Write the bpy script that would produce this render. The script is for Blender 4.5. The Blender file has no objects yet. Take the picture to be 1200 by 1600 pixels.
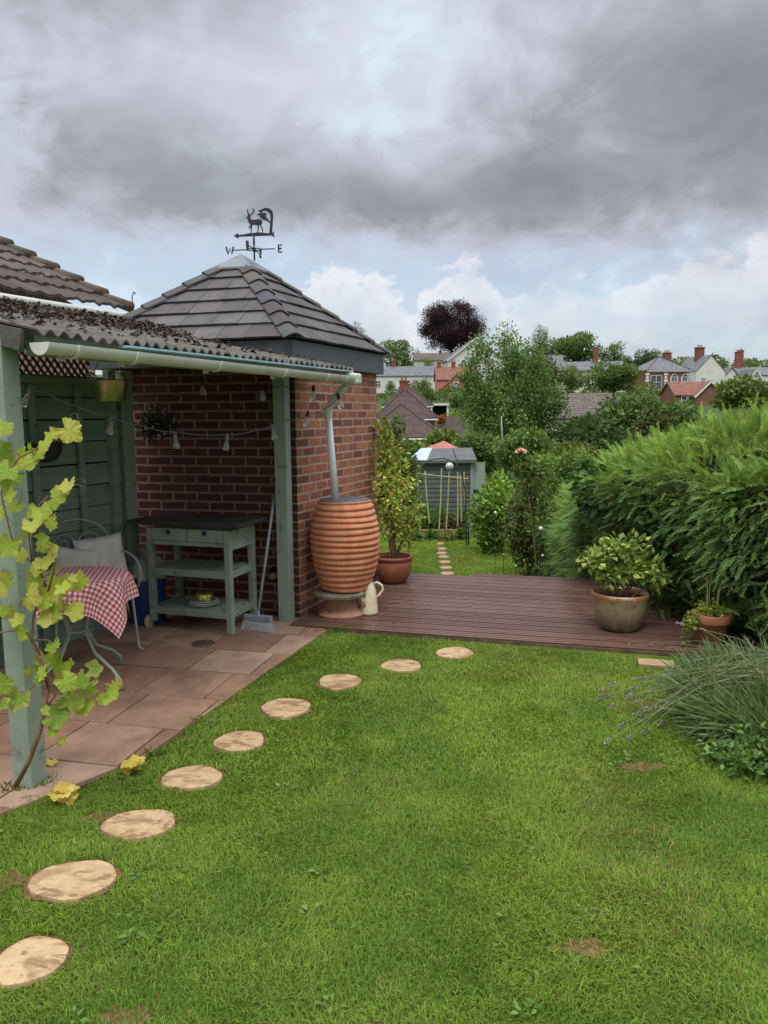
import bpy, bmesh, math, random
import numpy as np
from mathutils import Vector, Matrix
R = math.radians
rnd = random.Random(7)
rng = np.random.default_rng(11)
S = bpy.context.scene
COL = S.collection

# ------------------------------------------------------------------ camera
EYE, FPX, PITCH, ROLL = 1.7, 1200.0, R(7.4), R(0.5)
cam_d = bpy.data.cameras.new('camera'); cam = bpy.data.objects.new('camera', cam_d); COL.objects.link(cam)
cam_d.sensor_fit = 'VERTICAL'; cam_d.sensor_height = 36; cam_d.lens = 36 * FPX / 1600
cam_d.clip_start = 0.05; cam_d.clip_end = 6000
cam.matrix_world = Matrix.Translation((0, 0, EYE)) @ Matrix.Rotation(R(90) - PITCH, 4, 'X') @ Matrix.Rotation(-ROLL, 4, 'Z')
S.camera = cam
S.render.engine = 'CYCLES'
S.cycles.use_denoising = True
S.cycles.max_bounces = 8; S.cycles.diffuse_bounces = 4; S.cycles.transparent_max_bounces = 8
S.view_settings.view_transform = 'Standard'; S.view_settings.look = 'None'
S.view_settings.exposure = 0.0; S.view_settings.gamma = 1.0
SUN_EL, SUN_AZ = R(64), R(190)      # azimuth from +Y clockwise: behind the camera on the right


def at(px, py, Y):
    """point of the garden seen at photo pixel px,py and standing Y metres ahead"""
    x = (px - 600) / FPX; y = -(py - 800) / FPX
    c, s = math.cos(ROLL), math.sin(ROLL)
    x, y = c * x + s * y, -s * x + c * y
    fy = math.cos(PITCH) + y * math.sin(PITCH); fz = -math.sin(PITCH) + y * math.cos(PITCH)
    t = Y / fy
    return Vector((x * t, Y, EYE + fz * t))


def on(px, py, z=0.0):
    a = at(px, py, 1.0); t = (z - EYE) / (a.z - EYE)
    return Vector((a.x * t, t, z))


# ------------------------------------------------------------------ node helpers
class NT:
    def __init__(self, tree): self.t = tree
    def n(self, kind, **kw):
        nd = self.t.nodes.new(kind)
        for k, v in kw.items(): setattr(nd, k, v)
        return nd
    def link(self, a, b): self.t.links.new(a, b)
    def put(self, v, sock):
        if isinstance(v, bpy.types.NodeSocket): self.link(v, sock)
        else: sock.default_value = v
    def m(self, op, a, b=0.0, c=None, clamp=False):
        nd = self.n('ShaderNodeMath', operation=op, use_clamp=clamp)
        self.put(a, nd.inputs[0]); self.put(b, nd.inputs[1])
        if c is not None: self.put(c, nd.inputs[2])
        return nd.outputs[0]
    def mix(self, f, a, b, mode='MIX'):
        nd = self.n('ShaderNodeMix', data_type='RGBA', blend_type=mode)
        self.put(f, nd.inputs[0]); self.put(c4(a), nd.inputs[6]); self.put(c4(b), nd.inputs[7])
        return nd.outputs[2]
    def noise(self, vec, scale, detail=4, rough=0.55, dist=0.0):
        nd = self.n('ShaderNodeTexNoise')
        if vec is not None: self.link(vec, nd.inputs['Vector'])
        nd.inputs['Scale'].default_value = scale; nd.inputs['Detail'].default_value = detail
        nd.inputs['Roughness'].default_value = rough; nd.inputs['Distortion'].default_value = dist
        return nd.outputs['Fac']
    def ss(self, x, a, b, lo=0.0, hi=1.0):
        nd = self.n('ShaderNodeMapRange', interpolation_type='SMOOTHSTEP')
        self.put(x, nd.inputs[0])
        for i, v in enumerate((a, b, lo, hi)): nd.inputs[i + 1].default_value = v
        return nd.outputs[0]
    def ramp(self, f, stops):
        nd = self.n('ShaderNodeValToRGB')
        e = nd.color_ramp.elements
        while len(e) < len(stops): e.new(0.5)
        for i, (p, c) in enumerate(stops): e[i].position = p; e[i].color = c4(c)
        self.put(f, nd.inputs[0])
        return nd.outputs[0]


def c4(c):
    if isinstance(c, (tuple, list)) and len(c) == 3: return (*c, 1.0)
    return c


# ------------------------------------------------------------------ world: cloudy sky over the Nishita sky
W = bpy.data.worlds.new('World'); S.world = W; W.use_nodes = True
wt = W.node_tree; wt.nodes.clear(); w = NT(wt)
sky = w.n('ShaderNodeTexSky', sky_type='NISHITA', sun_disc=False)
sky.sun_elevation = SUN_EL; sky.sun_rotation = SUN_AZ; sky.air_density = 1.2; sky.dust_density = 2.0
tc = w.n('ShaderNodeTexCoord'); vec = tc.outputs['Generated']
sx = w.n('ShaderNodeSeparateXYZ'); w.link(vec, sx.inputs[0])
X, Yv, Z = sx.outputs
az = w.m('ARCTAN2', X, Yv)
el = w.m('ARCSINE', Z)
# cloud-plane coordinates for the high deck
zz = w.m('MAXIMUM', w.m('ADD', Z, 0.12), 0.05)
cp = w.n('ShaderNodeCombineXYZ'); w.link(w.m('DIVIDE', X, zz), cp.inputs[0]); w.link(w.m('DIVIDE', Yv, zz), cp.inputs[1])
ae = w.n('ShaderNodeCombineXYZ'); w.link(az, ae.inputs[0]); w.link(w.m('MULTIPLY', el, 1.6), ae.inputs[1])
n_big = w.noise(ae.outputs[0], 2.8, 6, 0.55, 0.3)
n_mid = w.noise(ae.outputs[0], 7.5, 7, 0.58, 0.5)
n_fine = w.noise(ae.outputs[0], 17, 6, 0.6, 0.3)
wa = w.m('MULTIPLY', w.m('SUBTRACT', n_mid, 0.5), 0.30)
wb = w.m('MULTIPLY', w.m('SUBTRACT', n_fine, 0.5), 0.10)
azw = w.m('ADD', az, w.m('ADD', wa, wb)); elw = w.m('ADD', el, w.m('MULTIPLY', w.m('ADD', w.m('MULTIPLY', w.m('SUBTRACT', n_big, 0.5), 0.22), wb), 0.6))


def blob(px, py, sxp, syp, A=azw, E=elw):
    a0 = math.atan((px - 600) / 1200); e0 = math.atan((644 - py) / 1200)
    u_ = w.m('MULTIPLY', w.m('SUBTRACT', A, a0), 1200 / sxp); v_ = w.m('MULTIPLY', w.m('SUBTRACT', E, e0), 1200 / syp)
    q = w.m('ADD', w.m('MULTIPLY', u_, u_), w.m('MULTIPLY', v_, v_))
    return w.m('POWER', 2.718, w.m('MULTIPLY', q, -1.0))


def add(*xs):
    r = xs[0]
    for x in xs[1:]: r = w.m('ADD', r, x)
    return r


# how dark the deck is, 0..1
dark = add(w.m('MULTIPLY', blob(1150, 270, 330, 115), 0.82), w.m('MULTIPLY', blob(230, 300, 260, 75), 0.50),
           w.m('MULTIPLY', blob(640, 335, 280, 50), 0.50), w.m('MULTIPLY', blob(140, 10, 190, 90), 0.52),
           w.m('MULTIPLY', blob(1080, 20, 200, 110), 0.34), w.m('MULTIPLY', blob(420, 20, 180, 60), 0.18))
dark = w.m('ADD', dark, add(w.m('MULTIPLY', w.m('SUBTRACT', n_mid, 0.5), 0.80), w.m('MULTIPLY', w.m('SUBTRACT', n_fine, 0.5), 0.32)))
light = add(w.m('MULTIPLY', blob(610, 95, 100, 70), 1.35), w.m('MULTIPLY', blob(590, 215, 65, 38), 0.8), w.m('MULTIPLY', blob(20, 250, 45, 90), 0.5), w.m('MULTIPLY', blob(390, 250, 60, 60), 0.25))
deck_c = w.ramp(w.m('ADD', dark, 0.10, clamp=True), [(0.0, (0.73, 0.74, 0.86)), (0.28, (0.55, 0.555, 0.64)), (0.6, (0.365, 0.38, 0.415)), (1.0, (0.235, 0.255, 0.27))])
deck_c = w.mix(w.m('MULTIPLY', w.m('MULTIPLY', light, 0.9), w.ss(n_fine, 0.2, 0.6), clamp=True), deck_c, (0.74, 0.87, 0.96))
# paler band under the deck
low = w.mix(w.ss(el, 0.03, 0.24), (0.46, 0.545, 0.63), (0.44, 0.51, 0.61))
low = w.mix(w.m('MULTIPLY', blob(820, 415, 110, 60), 0.85, clamp=True), low, (0.37, 0.39, 0.50))
low = w.mix(w.m('MULTIPLY', w.ss(n_mid, 0.48, 0.70), 0.5), low, (0.72, 0.79, 0.86))
low = w.mix(w.m('MULTIPLY', w.ss(n_big, 0.55, 0.75), 0.4), low, (0.45, 0.48, 0.57))
low = w.mix(0.05, low, sky.outputs[0])
# cumulus heads over the hill: billowing tops that fade out below
n_puff = w.noise(ae.outputs[0], 8.5, 9, 0.64, 0.3); n_puff2 = w.noise(ae.outputs[0], 34, 6, 0.6, 0.2)
lump = w.m('ADD', w.m('MULTIPLY', w.m('SUBTRACT', n_puff, 0.5), 0.20), w.m('MULTIPLY', w.m('SUBTRACT', n_puff2, 0.5), 0.06))


def heap(px, top, wpx):
    a0 = math.atan((px - 600) / 1200); e0 = math.atan((644 - top) / 1200)
    d = w.m('MULTIPLY', w.m('SUBTRACT', az, a0), 1200 / wpx)
    prof = w.m('SUBTRACT', e0, w.m('MULTIPLY', w.m('MULTIPLY', d, d), 0.03))
    return w.m('SUBTRACT', prof, w.m('ADD', el, lump))


hp = heap(530, 424, 60)
for a_ in ((590, 436, 40), (738, 414, 34), (705, 440, 40), (875, 446, 85), (965, 462, 70), (1100, 410, 80), (1160, 420, 70), (1240, 404, 110)):
    hp = w.m('MAXIMUM', hp, heap(*a_))
hmask = w.m('MULTIPLY', w.ss(hp, -0.004, 0.018), w.ss(w.noise(ae.outputs[0], 5.3, 5, 0.6, 0.4), 0.30, 0.52))
hcol = w.ramp(w.m('MULTIPLY', hp, 9.0, clamp=True), [(0.0, (0.96, 0.97, 1.0)), (0.3, (0.82, 0.85, 0.92)), (1.0, (0.55, 0.63, 0.71))])
hcol = w.mix(w.m('MULTIPLY', w.ss(n_puff, 0.46, 0.62), 0.45), hcol, (0.58, 0.645, 0.735))
low = w.mix(w.m('MULTIPLY', hmask, 0.95), low, hcol)
# base edge of the deck, ragged and sinking to the right
edge = w.m('ADD', 0.196, w.m('ADD', w.m('MULTIPLY', w.m('SUBTRACT', n_mid, 0.5), 0.08), w.m('MULTIPLY', az, -0.03)))
dm = w.ss(w.m('SUBTRACT', elw, edge), -0.03, 0.04)
sky_c = w.mix(dm, low, deck_c)
# unseen sky: overhead brightened to light the lawn, low behind dulled for the lean-to
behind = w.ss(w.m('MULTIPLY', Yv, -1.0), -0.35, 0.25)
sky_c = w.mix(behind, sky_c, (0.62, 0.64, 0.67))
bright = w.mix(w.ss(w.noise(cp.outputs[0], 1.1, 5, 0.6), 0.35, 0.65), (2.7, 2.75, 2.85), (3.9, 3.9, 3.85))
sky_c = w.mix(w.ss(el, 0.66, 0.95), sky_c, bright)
sky_c = w.mix(w.ss(el, -0.06, 0.0), (0.20, 0.22, 0.2), sky_c)
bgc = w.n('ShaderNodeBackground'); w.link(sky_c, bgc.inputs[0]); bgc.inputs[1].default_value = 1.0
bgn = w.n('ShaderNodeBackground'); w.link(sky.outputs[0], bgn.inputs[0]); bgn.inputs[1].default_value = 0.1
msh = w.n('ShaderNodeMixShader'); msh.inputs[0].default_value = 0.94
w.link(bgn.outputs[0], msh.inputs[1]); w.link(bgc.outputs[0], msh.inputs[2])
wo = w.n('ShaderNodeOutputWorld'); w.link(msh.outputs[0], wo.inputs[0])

sd = bpy.data.lights.new('sun', 'SUN'); sd.energy = 1.3; sd.angle = R(14); sd.color = (1.0, 0.96, 0.9)
so = bpy.data.objects.new('sun', sd); COL.objects.link(so)
so.rotation_euler = Vector((-math.sin(SUN_AZ) * math.cos(SUN_EL), -math.cos(SUN_AZ) * math.cos(SUN_EL), -math.sin(SUN_EL))).to_track_quat('-Z', 'Y').to_euler()

# ------------------------------------------------------------------ materials
MAT = {}


def base_mat(name, rough=0.6, spec=0.4):
    m = bpy.data.materials.new(name); m.use_nodes = True
    t = NT(m.node_tree); b = m.node_tree.nodes['Principled BSDF']
    b.inputs['Roughness'].default_value = rough; b.inputs['Specular IOR Level'].default_value = spec
    MAT[name] = m
    return m, t, b


def obj_vec(t, sx_=1, sy=1, sz=1):
    tcn = t.n('ShaderNodeNewGeometry'); mp = t.n('ShaderNodeMapping'); mp.inputs['Scale'].default_value = (sx_, sy, sz)
    t.link(tcn.outputs['Position'], mp.inputs[0]); return mp.outputs[0]


def bump(t, b, h, strength=0.3, dist=0.01):
    bp = t.n('ShaderNodeBump'); bp.inputs['Strength'].default_value = strength; bp.inputs['Distance'].default_value = dist
    t.put(h, bp.inputs['Height']); t.link(bp.outputs[0], b.inputs['Normal'])


def mottled(name, c1, c2, scale=6, rough=0.6, spec=0.4, bs=0.25, bd=0.004, c3=None, stretch=(1, 1, 1), metallic=0.0, fine=40):
    """base colour wandering between worn tones, with a fine grain"""
    m, t, b = base_mat(name, rough, spec); v = obj_vec(t, *stretch)
    n1 = t.noise(v, scale, 5, 0.6, 0.3); n2 = t.noise(v, fine, 4, 0.6)
    col = t.mix(t.ss(n1, 0.34, 0.66), c1, c2)
    if c3 is not None: col = t.mix(t.ss(t.noise(v, scale * 2.3, 5, 0.65), 0.56, 0.70), col, c3)
    col = t.mix(t.m('MULTIPLY', t.m('SUBTRACT', n2, 0.3), 0.35, clamp=True), col, (c1[0] * .45, c1[1] * .45, c1[2] * .45))
    t.link(col, b.inputs['Base Color']); b.inputs['Metallic'].default_value = metallic
    t.link(t.m('ADD', t.m('MULTIPLY', t.m('SUBTRACT', n2, 0.5), 0.25), rough), b.inputs['Roughness'])
    bump(t, b, t.m('ADD', n2, t.m('MULTIPLY', n1, 0.5)), bs, bd)
    return m


def coloured(name, rough=0.6, spec=0.35, var=0.35, scale=9, bs=0.25, bd=0.004, stretch=(1, 1, 1), stain=None):
    """colour of each piece kept in the attribute col, broken up by noise"""
    m, t, b = base_mat(name, rough, spec); v = obj_vec(t, *stretch)
    a = t.n('ShaderNodeAttribute', attribute_name='col')
    n1 = t.noise(v, scale, 6, 0.62, 0.4); n2 = t.noise(v, scale * 6, 4, 0.6)
    col = t.mix(t.m('MULTIPLY', t.ss(n1, 0.35, 0.7), var), a.outputs['Color'], (0.02, 0.02, 0.02), 'MIX')
    if stain is not None: col = t.mix(t.m('MULTIPLY', t.ss(t.noise(v, scale * .7, 6, 0.7), 0.5, 0.68), 0.6), col, stain)
    t.link(col, b.inputs['Base Color'])
    bump(t, b, t.m('ADD', n2, n1), bs, bd)
    return m


def foliage_mat(name, trans=0.28, rough=0.5, spec=0.35):
    m, t, b = base_mat(name, rough, spec)
    a = t.n('ShaderNodeAttribute', attribute_name='col')
    t.link(a.outputs['Color'], b.inputs['Base Color'])
    tr = t.n('ShaderNodeBsdfTranslucent'); t.link(t.mix(1.0, a.outputs['Color'], (1.5, 1.35, 0.7), 'MULTIPLY'), tr.inputs[0])
    mx = t.n('ShaderNodeMixShader'); mx.inputs[0].default_value = trans
    out = m.node_tree.nodes['Material Output']
    t.link(b.outputs[0], mx.inputs[1]); t.link(tr.outputs[0], mx.inputs[2]); t.link(mx.outputs[0], out.inputs[0])
    return m


def bricks(name, stops, mortar, bw=0.225, rh=0.075, ms=0.011, rough=0.85, bd=0.006, offset=0.5, soot=0.25, ms_smooth=0.25, sc=1.0):
    m, t, b = base_mat(name, rough, 0.25)
    uv = t.n('ShaderNodeUVMap'); v = uv.outputs[0]
    # slightly crooked courses
    nz = t.n('ShaderNodeTexNoise'); t.link(v, nz.inputs[0]); nz.inputs['Scale'].default_value = 9 * sc; nz.inputs['Detail'].default_value = 2
    wob = t.n('ShaderNodeVectorMath', operation='MULTIPLY_ADD'); t.link(nz.outputs['Color'], wob.inputs[0])
    wob.inputs[1].default_value = (0.012, 0.009, 0); t.link(v, wob.inputs[2])
    br = t.n('ShaderNodeTexBrick'); t.link(wob.outputs[0], br.inputs['Vector'])
    br.offset = offset; br.inputs['Scale'].default_value = 1.0; br.inputs['Brick Width'].default_value = bw
    br.inputs['Row Height'].default_value = rh; br.inputs['Mortar Size'].default_value = ms; br.inputs['Mortar Smooth'].default_value = ms_smooth
    br.inputs['Color1'].default_value = (0, 0, 0, 1); br.inputs['Color2'].default_value = (1, 1, 1, 1); br.inputs['Bias'].default_value = 0.0
    br.inputs['Mortar'].default_value = (0.5, 0.5, 0.5, 1)
    col = t.ramp(br.outputs['Color'], stops)
    n1 = t.noise(v, 30 * sc, 5, 0.65); n2 = t.noise(v, 3.0 * sc, 4, 0.6); n3 = t.noise(v, 110 * sc, 3, 0.6)
    col = t.mix(t.m('MULTIPLY', t.ss(n1, 0.45, 0.7), 0.45), col, (stops[0][1][0] * .5, stops[0][1][1] * .5, stops[0][1][2] * .5))
    col = t.mix(t.m('MULTIPLY', t.ss(n3, 0.55, 0.75), 0.25), col, mortar)
    mo = t.mix(t.ss(n1, 0.3, 0.7), mortar, tuple(x * 0.62 for x in mortar))
    col = t.mix(br.outputs['Fac'], col, mo)
    col = t.mix(t.m('MULTIPLY', t.ss(n2, 0.45, 0.75), soot), col, (0.03, 0.026, 0.024))
    t.link(col, b.inputs['Base Color'])
    h = t.m('SUBTRACT', t.m('MULTIPLY', n1, 0.45), br.outputs['Fac'])
    bump(t, b, h, 0.8, bd)
    return m


bricks('old brick', [(0.0, (0.17, 0.065, 0.052)), (0.3, (0.27, 0.098, 0.068)), (0.55, (0.36, 0.13, 0.08)), (0.8, (0.46, 0.175, 0.085)), (1.0, (0.30, 0.11, 0.095))], (0.50, 0.37, 0.28), soot=0.10)
bricks('shaded side brick', [(0.0, (0.055, 0.019, 0.017)), (0.4, (0.08, 0.025, 0.021)), (0.75, (0.10, 0.033, 0.025)), (1.0, (0.068, 0.023, 0.022))], (0.24, 0.165, 0.13), soot=0.22)  # darkened copy of the brick: lean-to shade put into its colour
bricks('far brick', [(0.0, (0.16, 0.06, 0.045)), (0.5, (0.21, 0.078, 0.055)), (1.0, (0.26, 0.10, 0.07))], (0.32, 0.22, 0.17), soot=0.1)
bricks('brown roof tiles', [(0.0, (0.06, 0.04, 0.04)), (0.5, (0.08, 0.052, 0.05)), (1.0, (0.10, 0.066, 0.06))], (0.115, 0.088, 0.08), bw=0.33, rh=0.34, ms=0.018, offset=0.0, bd=0.03, sc=.3)
bricks('weathered roof tiles', [(0.0, (0.115, 0.10, 0.085)), (0.5, (0.135, 0.118, 0.10)), (1.0, (0.155, 0.137, 0.115))], (0.05, 0.044, 0.038), bw=0.9, rh=0.40, ms=0.03, bd=0.03, sc=.3)
bricks('grey slates', [(0.0, (0.12, 0.13, 0.15)), (0.5, (0.16, 0.17, 0.19)), (1.0, (0.20, 0.21, 0.23))], (0.07, 0.075, 0.085), bw=0.45, rh=0.3, ms=0.014, bd=0.02, sc=.3)
bricks('red roof tiles', [(0.0, (0.19, 0.085, 0.065)), (0.5, (0.235, 0.11, 0.082)), (1.0, (0.28, 0.135, 0.10))], (0.11, 0.045, 0.035), bw=0.35, rh=0.32, ms=0.02, bd=0.02, sc=.3)

mottled('sage paint', (0.235, 0.30, 0.245), (0.285, 0.35, 0.29), 4, 0.5, 0.4, 0.2, 0.003, c3=(0.13, 0.16, 0.12))
mottled('green fence paint', (0.19, 0.255, 0.21), (0.235, 0.30, 0.25), 3, 0.6, 0.3, 0.35, 0.004, stretch=(1, 1, 6))
mottled('lattice wood', (0.075, 0.020, 0.016), (0.10, 0.028, 0.02), 8, 0.7)
mottled('white plastic', (0.62, 0.63, 0.58), (0.70, 0.71, 0.67), 3, 0.4, 0.4, 0.1, 0.001, c3=(0.44, 0.46, 0.39), fine=22)
mottled('clean white plastic', (0.76, 0.78, 0.80), (0.80, 0.82, 0.84), 3, 0.3, 0.45, 0.05, 0.001)
mottled('pale blue', (0.28, 0.50, 0.58), (0.40, 0.60, 0.66), 8, 0.4)
mottled('fascia paint', (0.075, 0.088, 0.10), (0.095, 0.11, 0.125), 4, 0.5, 0.4, 0.2, 0.003)
mottled('lead sheet', (0.10, 0.118, 0.14), (0.14, 0.16, 0.19), 6, 0.45, 0.5, 0.2, 0.004)
mottled('wrought iron', (0.022, 0.026, 0.030), (0.035, 0.04, 0.046), 20, 0.55, 0.4)
mottled('corrugated sheet', (0.085, 0.078, 0.072), (0.13, 0.12, 0.11), 4, 0.9, 0.15, 0.6, 0.01, c3=(0.055, 0.052, 0.042), fine=28)
mottled('terracotta', (0.54, 0.205, 0.105), (0.61, 0.265, 0.15), 4, 0.7, 0.25, 0.3, 0.002, c3=(0.56, 0.31, 0.21), stretch=(3, 3, .8), fine=60)
mottled('old terracotta', (0.28, 0.10, 0.052), (0.36, 0.14, 0.075), 6, 0.6, 0.4, 0.3, 0.003, c3=(0.20, 0.10, 0.06))
mottled('chimney pot clay', (0.33, 0.17, 0.11), (0.42, 0.24, 0.16), 9, 0.8, 0.25, 0.4, 0.004, c3=(0.22, 0.12, 0.08))
mottled('stone slab', (0.15, 0.13, 0.10), (0.21, 0.185, 0.145), 9, 0.85, 0.2, 0.5, 0.006, c3=(0.12, 0.12, 0.07))
mottled('tan slab', (0.30, 0.20, 0.11), (0.36, 0.25, 0.15), 9, 0.8, 0.2, 0.4, 0.004)
mottled('black rubber', (0.022, 0.022, 0.025), (0.035, 0.035, 0.038), 14, 0.6)
mottled('slate table top', (0.030, 0.028, 0.030), (0.05, 0.046, 0.046), 9, 0.5, 0.4, 0.35, 0.004, c3=(0.08, 0.072, 0.07))
mottled('cream enamel', (0.66, 0.56, 0.38), (0.74, 0.66, 0.47), 9, 0.4, 0.5, 0.2, 0.002, c3=(0.5, 0.38, 0.22))
mottled('broom grey plastic', (0.21, 0.24, 0.29), (0.28, 0.31, 0.36), 9, 0.45)
mottled('broom bristle', (0.34, 0.36, 0.38), (0.52, 0.54, 0.56), 60, 0.7)
mottled('white crockery', (0.62, 0.63, 0.66), (0.72, 0.73, 0.75), 6, 0.18, 0.6, 0.05, 0.001)
mottled('brass', (0.46, 0.46, 0.12), (0.60, 0.58, 0.20), 8, 0.28, 0.5, 0.1, 0.001, metallic=0.7)
mottled('bucket metal', (0.34, 0.33, 0.17), (0.48, 0.47, 0.28), 7, 0.25, 0.5, 0.1, 0.001, metallic=0.9)
mottled('blue gas paint', (0.010, 0.042, 0.16), (0.016, 0.06, 0.21), 8, 0.4)
mottled('grey plastic bag', (0.36, 0.39, 0.40), (0.47, 0.50, 0.50), 14, 0.4, 0.5, 0.8, 0.02)
mottled('chair paint', (0.27, 0.34, 0.285), (0.36, 0.42, 0.36), 9, 0.5, 0.4, 0.2, 0.002, c3=(0.2, 0.21, 0.17))
mottled('cushion linen', (0.62, 0.585, 0.57), (0.70, 0.67, 0.65), 5, 0.9, 0.15, 0.3, 0.003)
mottled('soil', (0.03, 0.019, 0.012), (0.055, 0.034, 0.022), 30, 0.95, 0.1, 1.0, 0.02)
mottled('bark', (0.10, 0.07, 0.045), (0.17, 0.12, 0.08), 14, 0.9, 0.15, 0.8, 0.01, stretch=(1, 1, .3))
mottled('birch bark', (0.28, 0.30, 0.22), (0.36, 0.37, 0.29), 5, 0.8, 0.2, 0.4, 0.01, c3=(0.1, 0.09, 0.07), stretch=(1, 1, 3))
mottled('dark gap fill', (0.012, 0.018, 0.009), (0.022, 0.026, 0.012), 6, 0.95, 0.05)  # near black, stands in for shade in the hedge and fence gaps
mottled('vine stem', (0.16, 0.095, 0.06), (0.24, 0.15, 0.09), 30, 0.85, 0.2, 0.6, 0.004, stretch=(1, 1, .3))
mottled('cane', (0.42, 0.34, 0.18), (0.52, 0.43, 0.24), 9, 0.7)
mottled('bed board', (0.30, 0.23, 0.15), (0.38, 0.30, 0.2), 5, 0.8)
mottled('shed boards', (0.085, 0.115, 0.10), (0.115, 0.15, 0.13), 3, 0.75, 0.2, 0.3, 0.005)
mottled('shed door paint', (0.24, 0.31, 0.26), (0.29, 0.36, 0.30), 3, 0.7)
mottled('roofing felt', (0.088, 0.094, 0.098), (0.125, 0.13, 0.135), 5, 0.85, 0.2, 0.4, 0.004)
mottled('red felt', (0.33, 0.12, 0.10), (0.40, 0.16, 0.13), 4, 0.85)
mottled('blue grey panel', (0.33, 0.41, 0.50), (0.42, 0.5, 0.58), 2, 0.4)
mottled('white render', (0.62, 0.62, 0.58), (0.70, 0.70, 0.66), 0.6, 0.9, 0.1)
mottled('cream render', (0.60, 0.58, 0.47), (0.67, 0.65, 0.55), 0.6, 0.9, 0.1)
mottled('pink render', (0.52, 0.20, 0.16), (0.58, 0.245, 0.20), 0.6, 0.9, 0.1)
mottled('white joinery', (0.70, 0.71, 0.70), (0.76, 0.77, 0.76), 3, 0.5)
mottled('fence wood', (0.17, 0.14, 0.12), (0.23, 0.19, 0.165), 2, 0.85)
mottled('dark water pipe', (0.03, 0.03, 0.033), (0.05, 0.05, 0.052), 6, 0.5)
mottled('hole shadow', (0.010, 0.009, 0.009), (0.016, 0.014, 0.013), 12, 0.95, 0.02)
mottled('orb glass', (0.36, 0.40, 0.38), (0.44, 0.48, 0.46), 5, 0.15, 0.6)
mottled('neighbour wall', (0.47, 0.33, 0.28), (0.55, 0.40, 0.34), 3, 0.85)
mottled('meadow', (0.045, 0.075, 0.022), (0.075, 0.105, 0.035), 0.08, 0.95, 0.05, 0.5, 0.1, c3=(0.05, 0.06, 0.02), fine=2)
mottled('lawn thatch', (0.055, 0.10, 0.014), (0.075, 0.12, 0.020), 3.5, 0.95, 0.05, 0.9, 0.012, c3=(0.085, 0.072, 0.03), fine=70)
coloured('slate tile', 0.7, 0.25, 0.30, 7, 0.5, 0.006, stain=(0.055, 0.054, 0.052))
coloured('pantile', 0.9, 0.15, 0.35, 5, 0.6, 0.01, stain=(0.05, 0.048, 0.036))
coloured('paving', 0.62, 0.22, 0.36, 4.0, 0.4, 0.004, stain=(0.15, 0.09, 0.058))
coloured('dead leaf', 0.8, 0.2, 0.3, 30)
coloured('petal', 0.6, 0.3, 0.0, 20)
foliage_mat('leaf', .3, .62, .16)
foliage_mat('conifer', 0.25, 0.7, 0.10)
foliage_mat('grass blade', 0.38, 0.7, 0.10)


def vine_leaf_mat():
    m = foliage_mat('vine leaf', 0.36, 0.5, 0.25); t = NT(m.node_tree); b = m.node_tree.nodes['Principled BSDF']
    src = b.inputs['Base Color'].links[0].from_socket
    uv = t.n('ShaderNodeUVMap'); sp = t.n('ShaderNodeSeparateXYZ'); t.link(uv.outputs[0], sp.inputs[0]); x, y = sp.outputs[0], sp.outputs[1]
    r = t.m('SQRT', t.m('ADD', t.m('MULTIPLY', x, x), t.m('MULTIPLY', y, y))); a5 = t.m('MULTIPLY', t.m('ARCTAN2', x, y), 5 / 6.28318)
    fr = t.m('SUBTRACT', a5, t.m('ROUND', a5)); dist = t.m('ABSOLUTE', t.m('MULTIPLY', r, t.m('SINE', t.m('MULTIPLY', fr, 6.28318 / 5))))
    side = t.m('PINGPONG', t.m('ADD', t.m('MULTIPLY', r, 11.0), t.m('MULTIPLY', t.m('ABSOLUTE', fr), -9.0)), 0.5)
    vein = t.m('MAXIMUM', t.ss(dist, 0.022, 0.006), t.m('MULTIPLY', t.ss(side, 0.09, 0.02), 0.45))
    v = obj_vec(t); n1 = t.noise(v, 38, 5, 0.65); n2 = t.noise(v, 16, 3)
    col = t.mix(t.m('MULTIPLY', vein, 0.55), src, (0.50, 0.52, 0.17))
    col = t.mix(t.m('MULTIPLY', t.ss(n1, 0.56, 0.68), 0.35), col, (0.10, 0.20, 0.02))
    col = t.mix(t.m('MULTIPLY', t.m('MULTIPLY', t.ss(n2, 0.52, 0.66), t.ss(r, 0.28, 0.5)), 0.55), col, (0.40, 0.26, 0.07))
    t.link(col, b.inputs['Base Color']); bump(t, b, t.m('ADD', t.m('MULTIPLY', vein, -1.0), n1), 0.5, 0.004)


vine_leaf_mat()


def deck_mat():
    m, t, b = base_mat('deck boards', 0.3, 0.3); v = obj_vec(t, 1, 1, 1)
    a = t.n('ShaderNodeAttribute', attribute_name='col')
    tcn = t.n('ShaderNodeTexCoord'); mp = t.n('ShaderNodeMapping'); t.link(tcn.outputs['Object'], mp.inputs[0])
    mp.inputs['Rotation'].default_value = (0, 0, R(15)); mp.inputs['Scale'].default_value = (1.2, 16, 1)
    g = t.noise(mp.outputs[0], 3, 5, 0.6); n1 = t.noise(v, 2.2, 5, 0.6)
    col = t.mix(t.ss(g, 0.42, 0.75), a.outputs['Color'], (0.075, 0.034, 0.03))
    col = t.mix(t.m('MULTIPLY', t.ss(n1, 0.45, 0.7), 0.35), col, (0.11, 0.08, 0.068))
    t.link(col, b.inputs['Base Color'])
    t.link(t.ss(n1, 0.3, 0.7, 0.20, 0.46), b.inputs['Roughness'])
    bump(t, b, g, 0.35, 0.004)


deck_mat()


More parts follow.
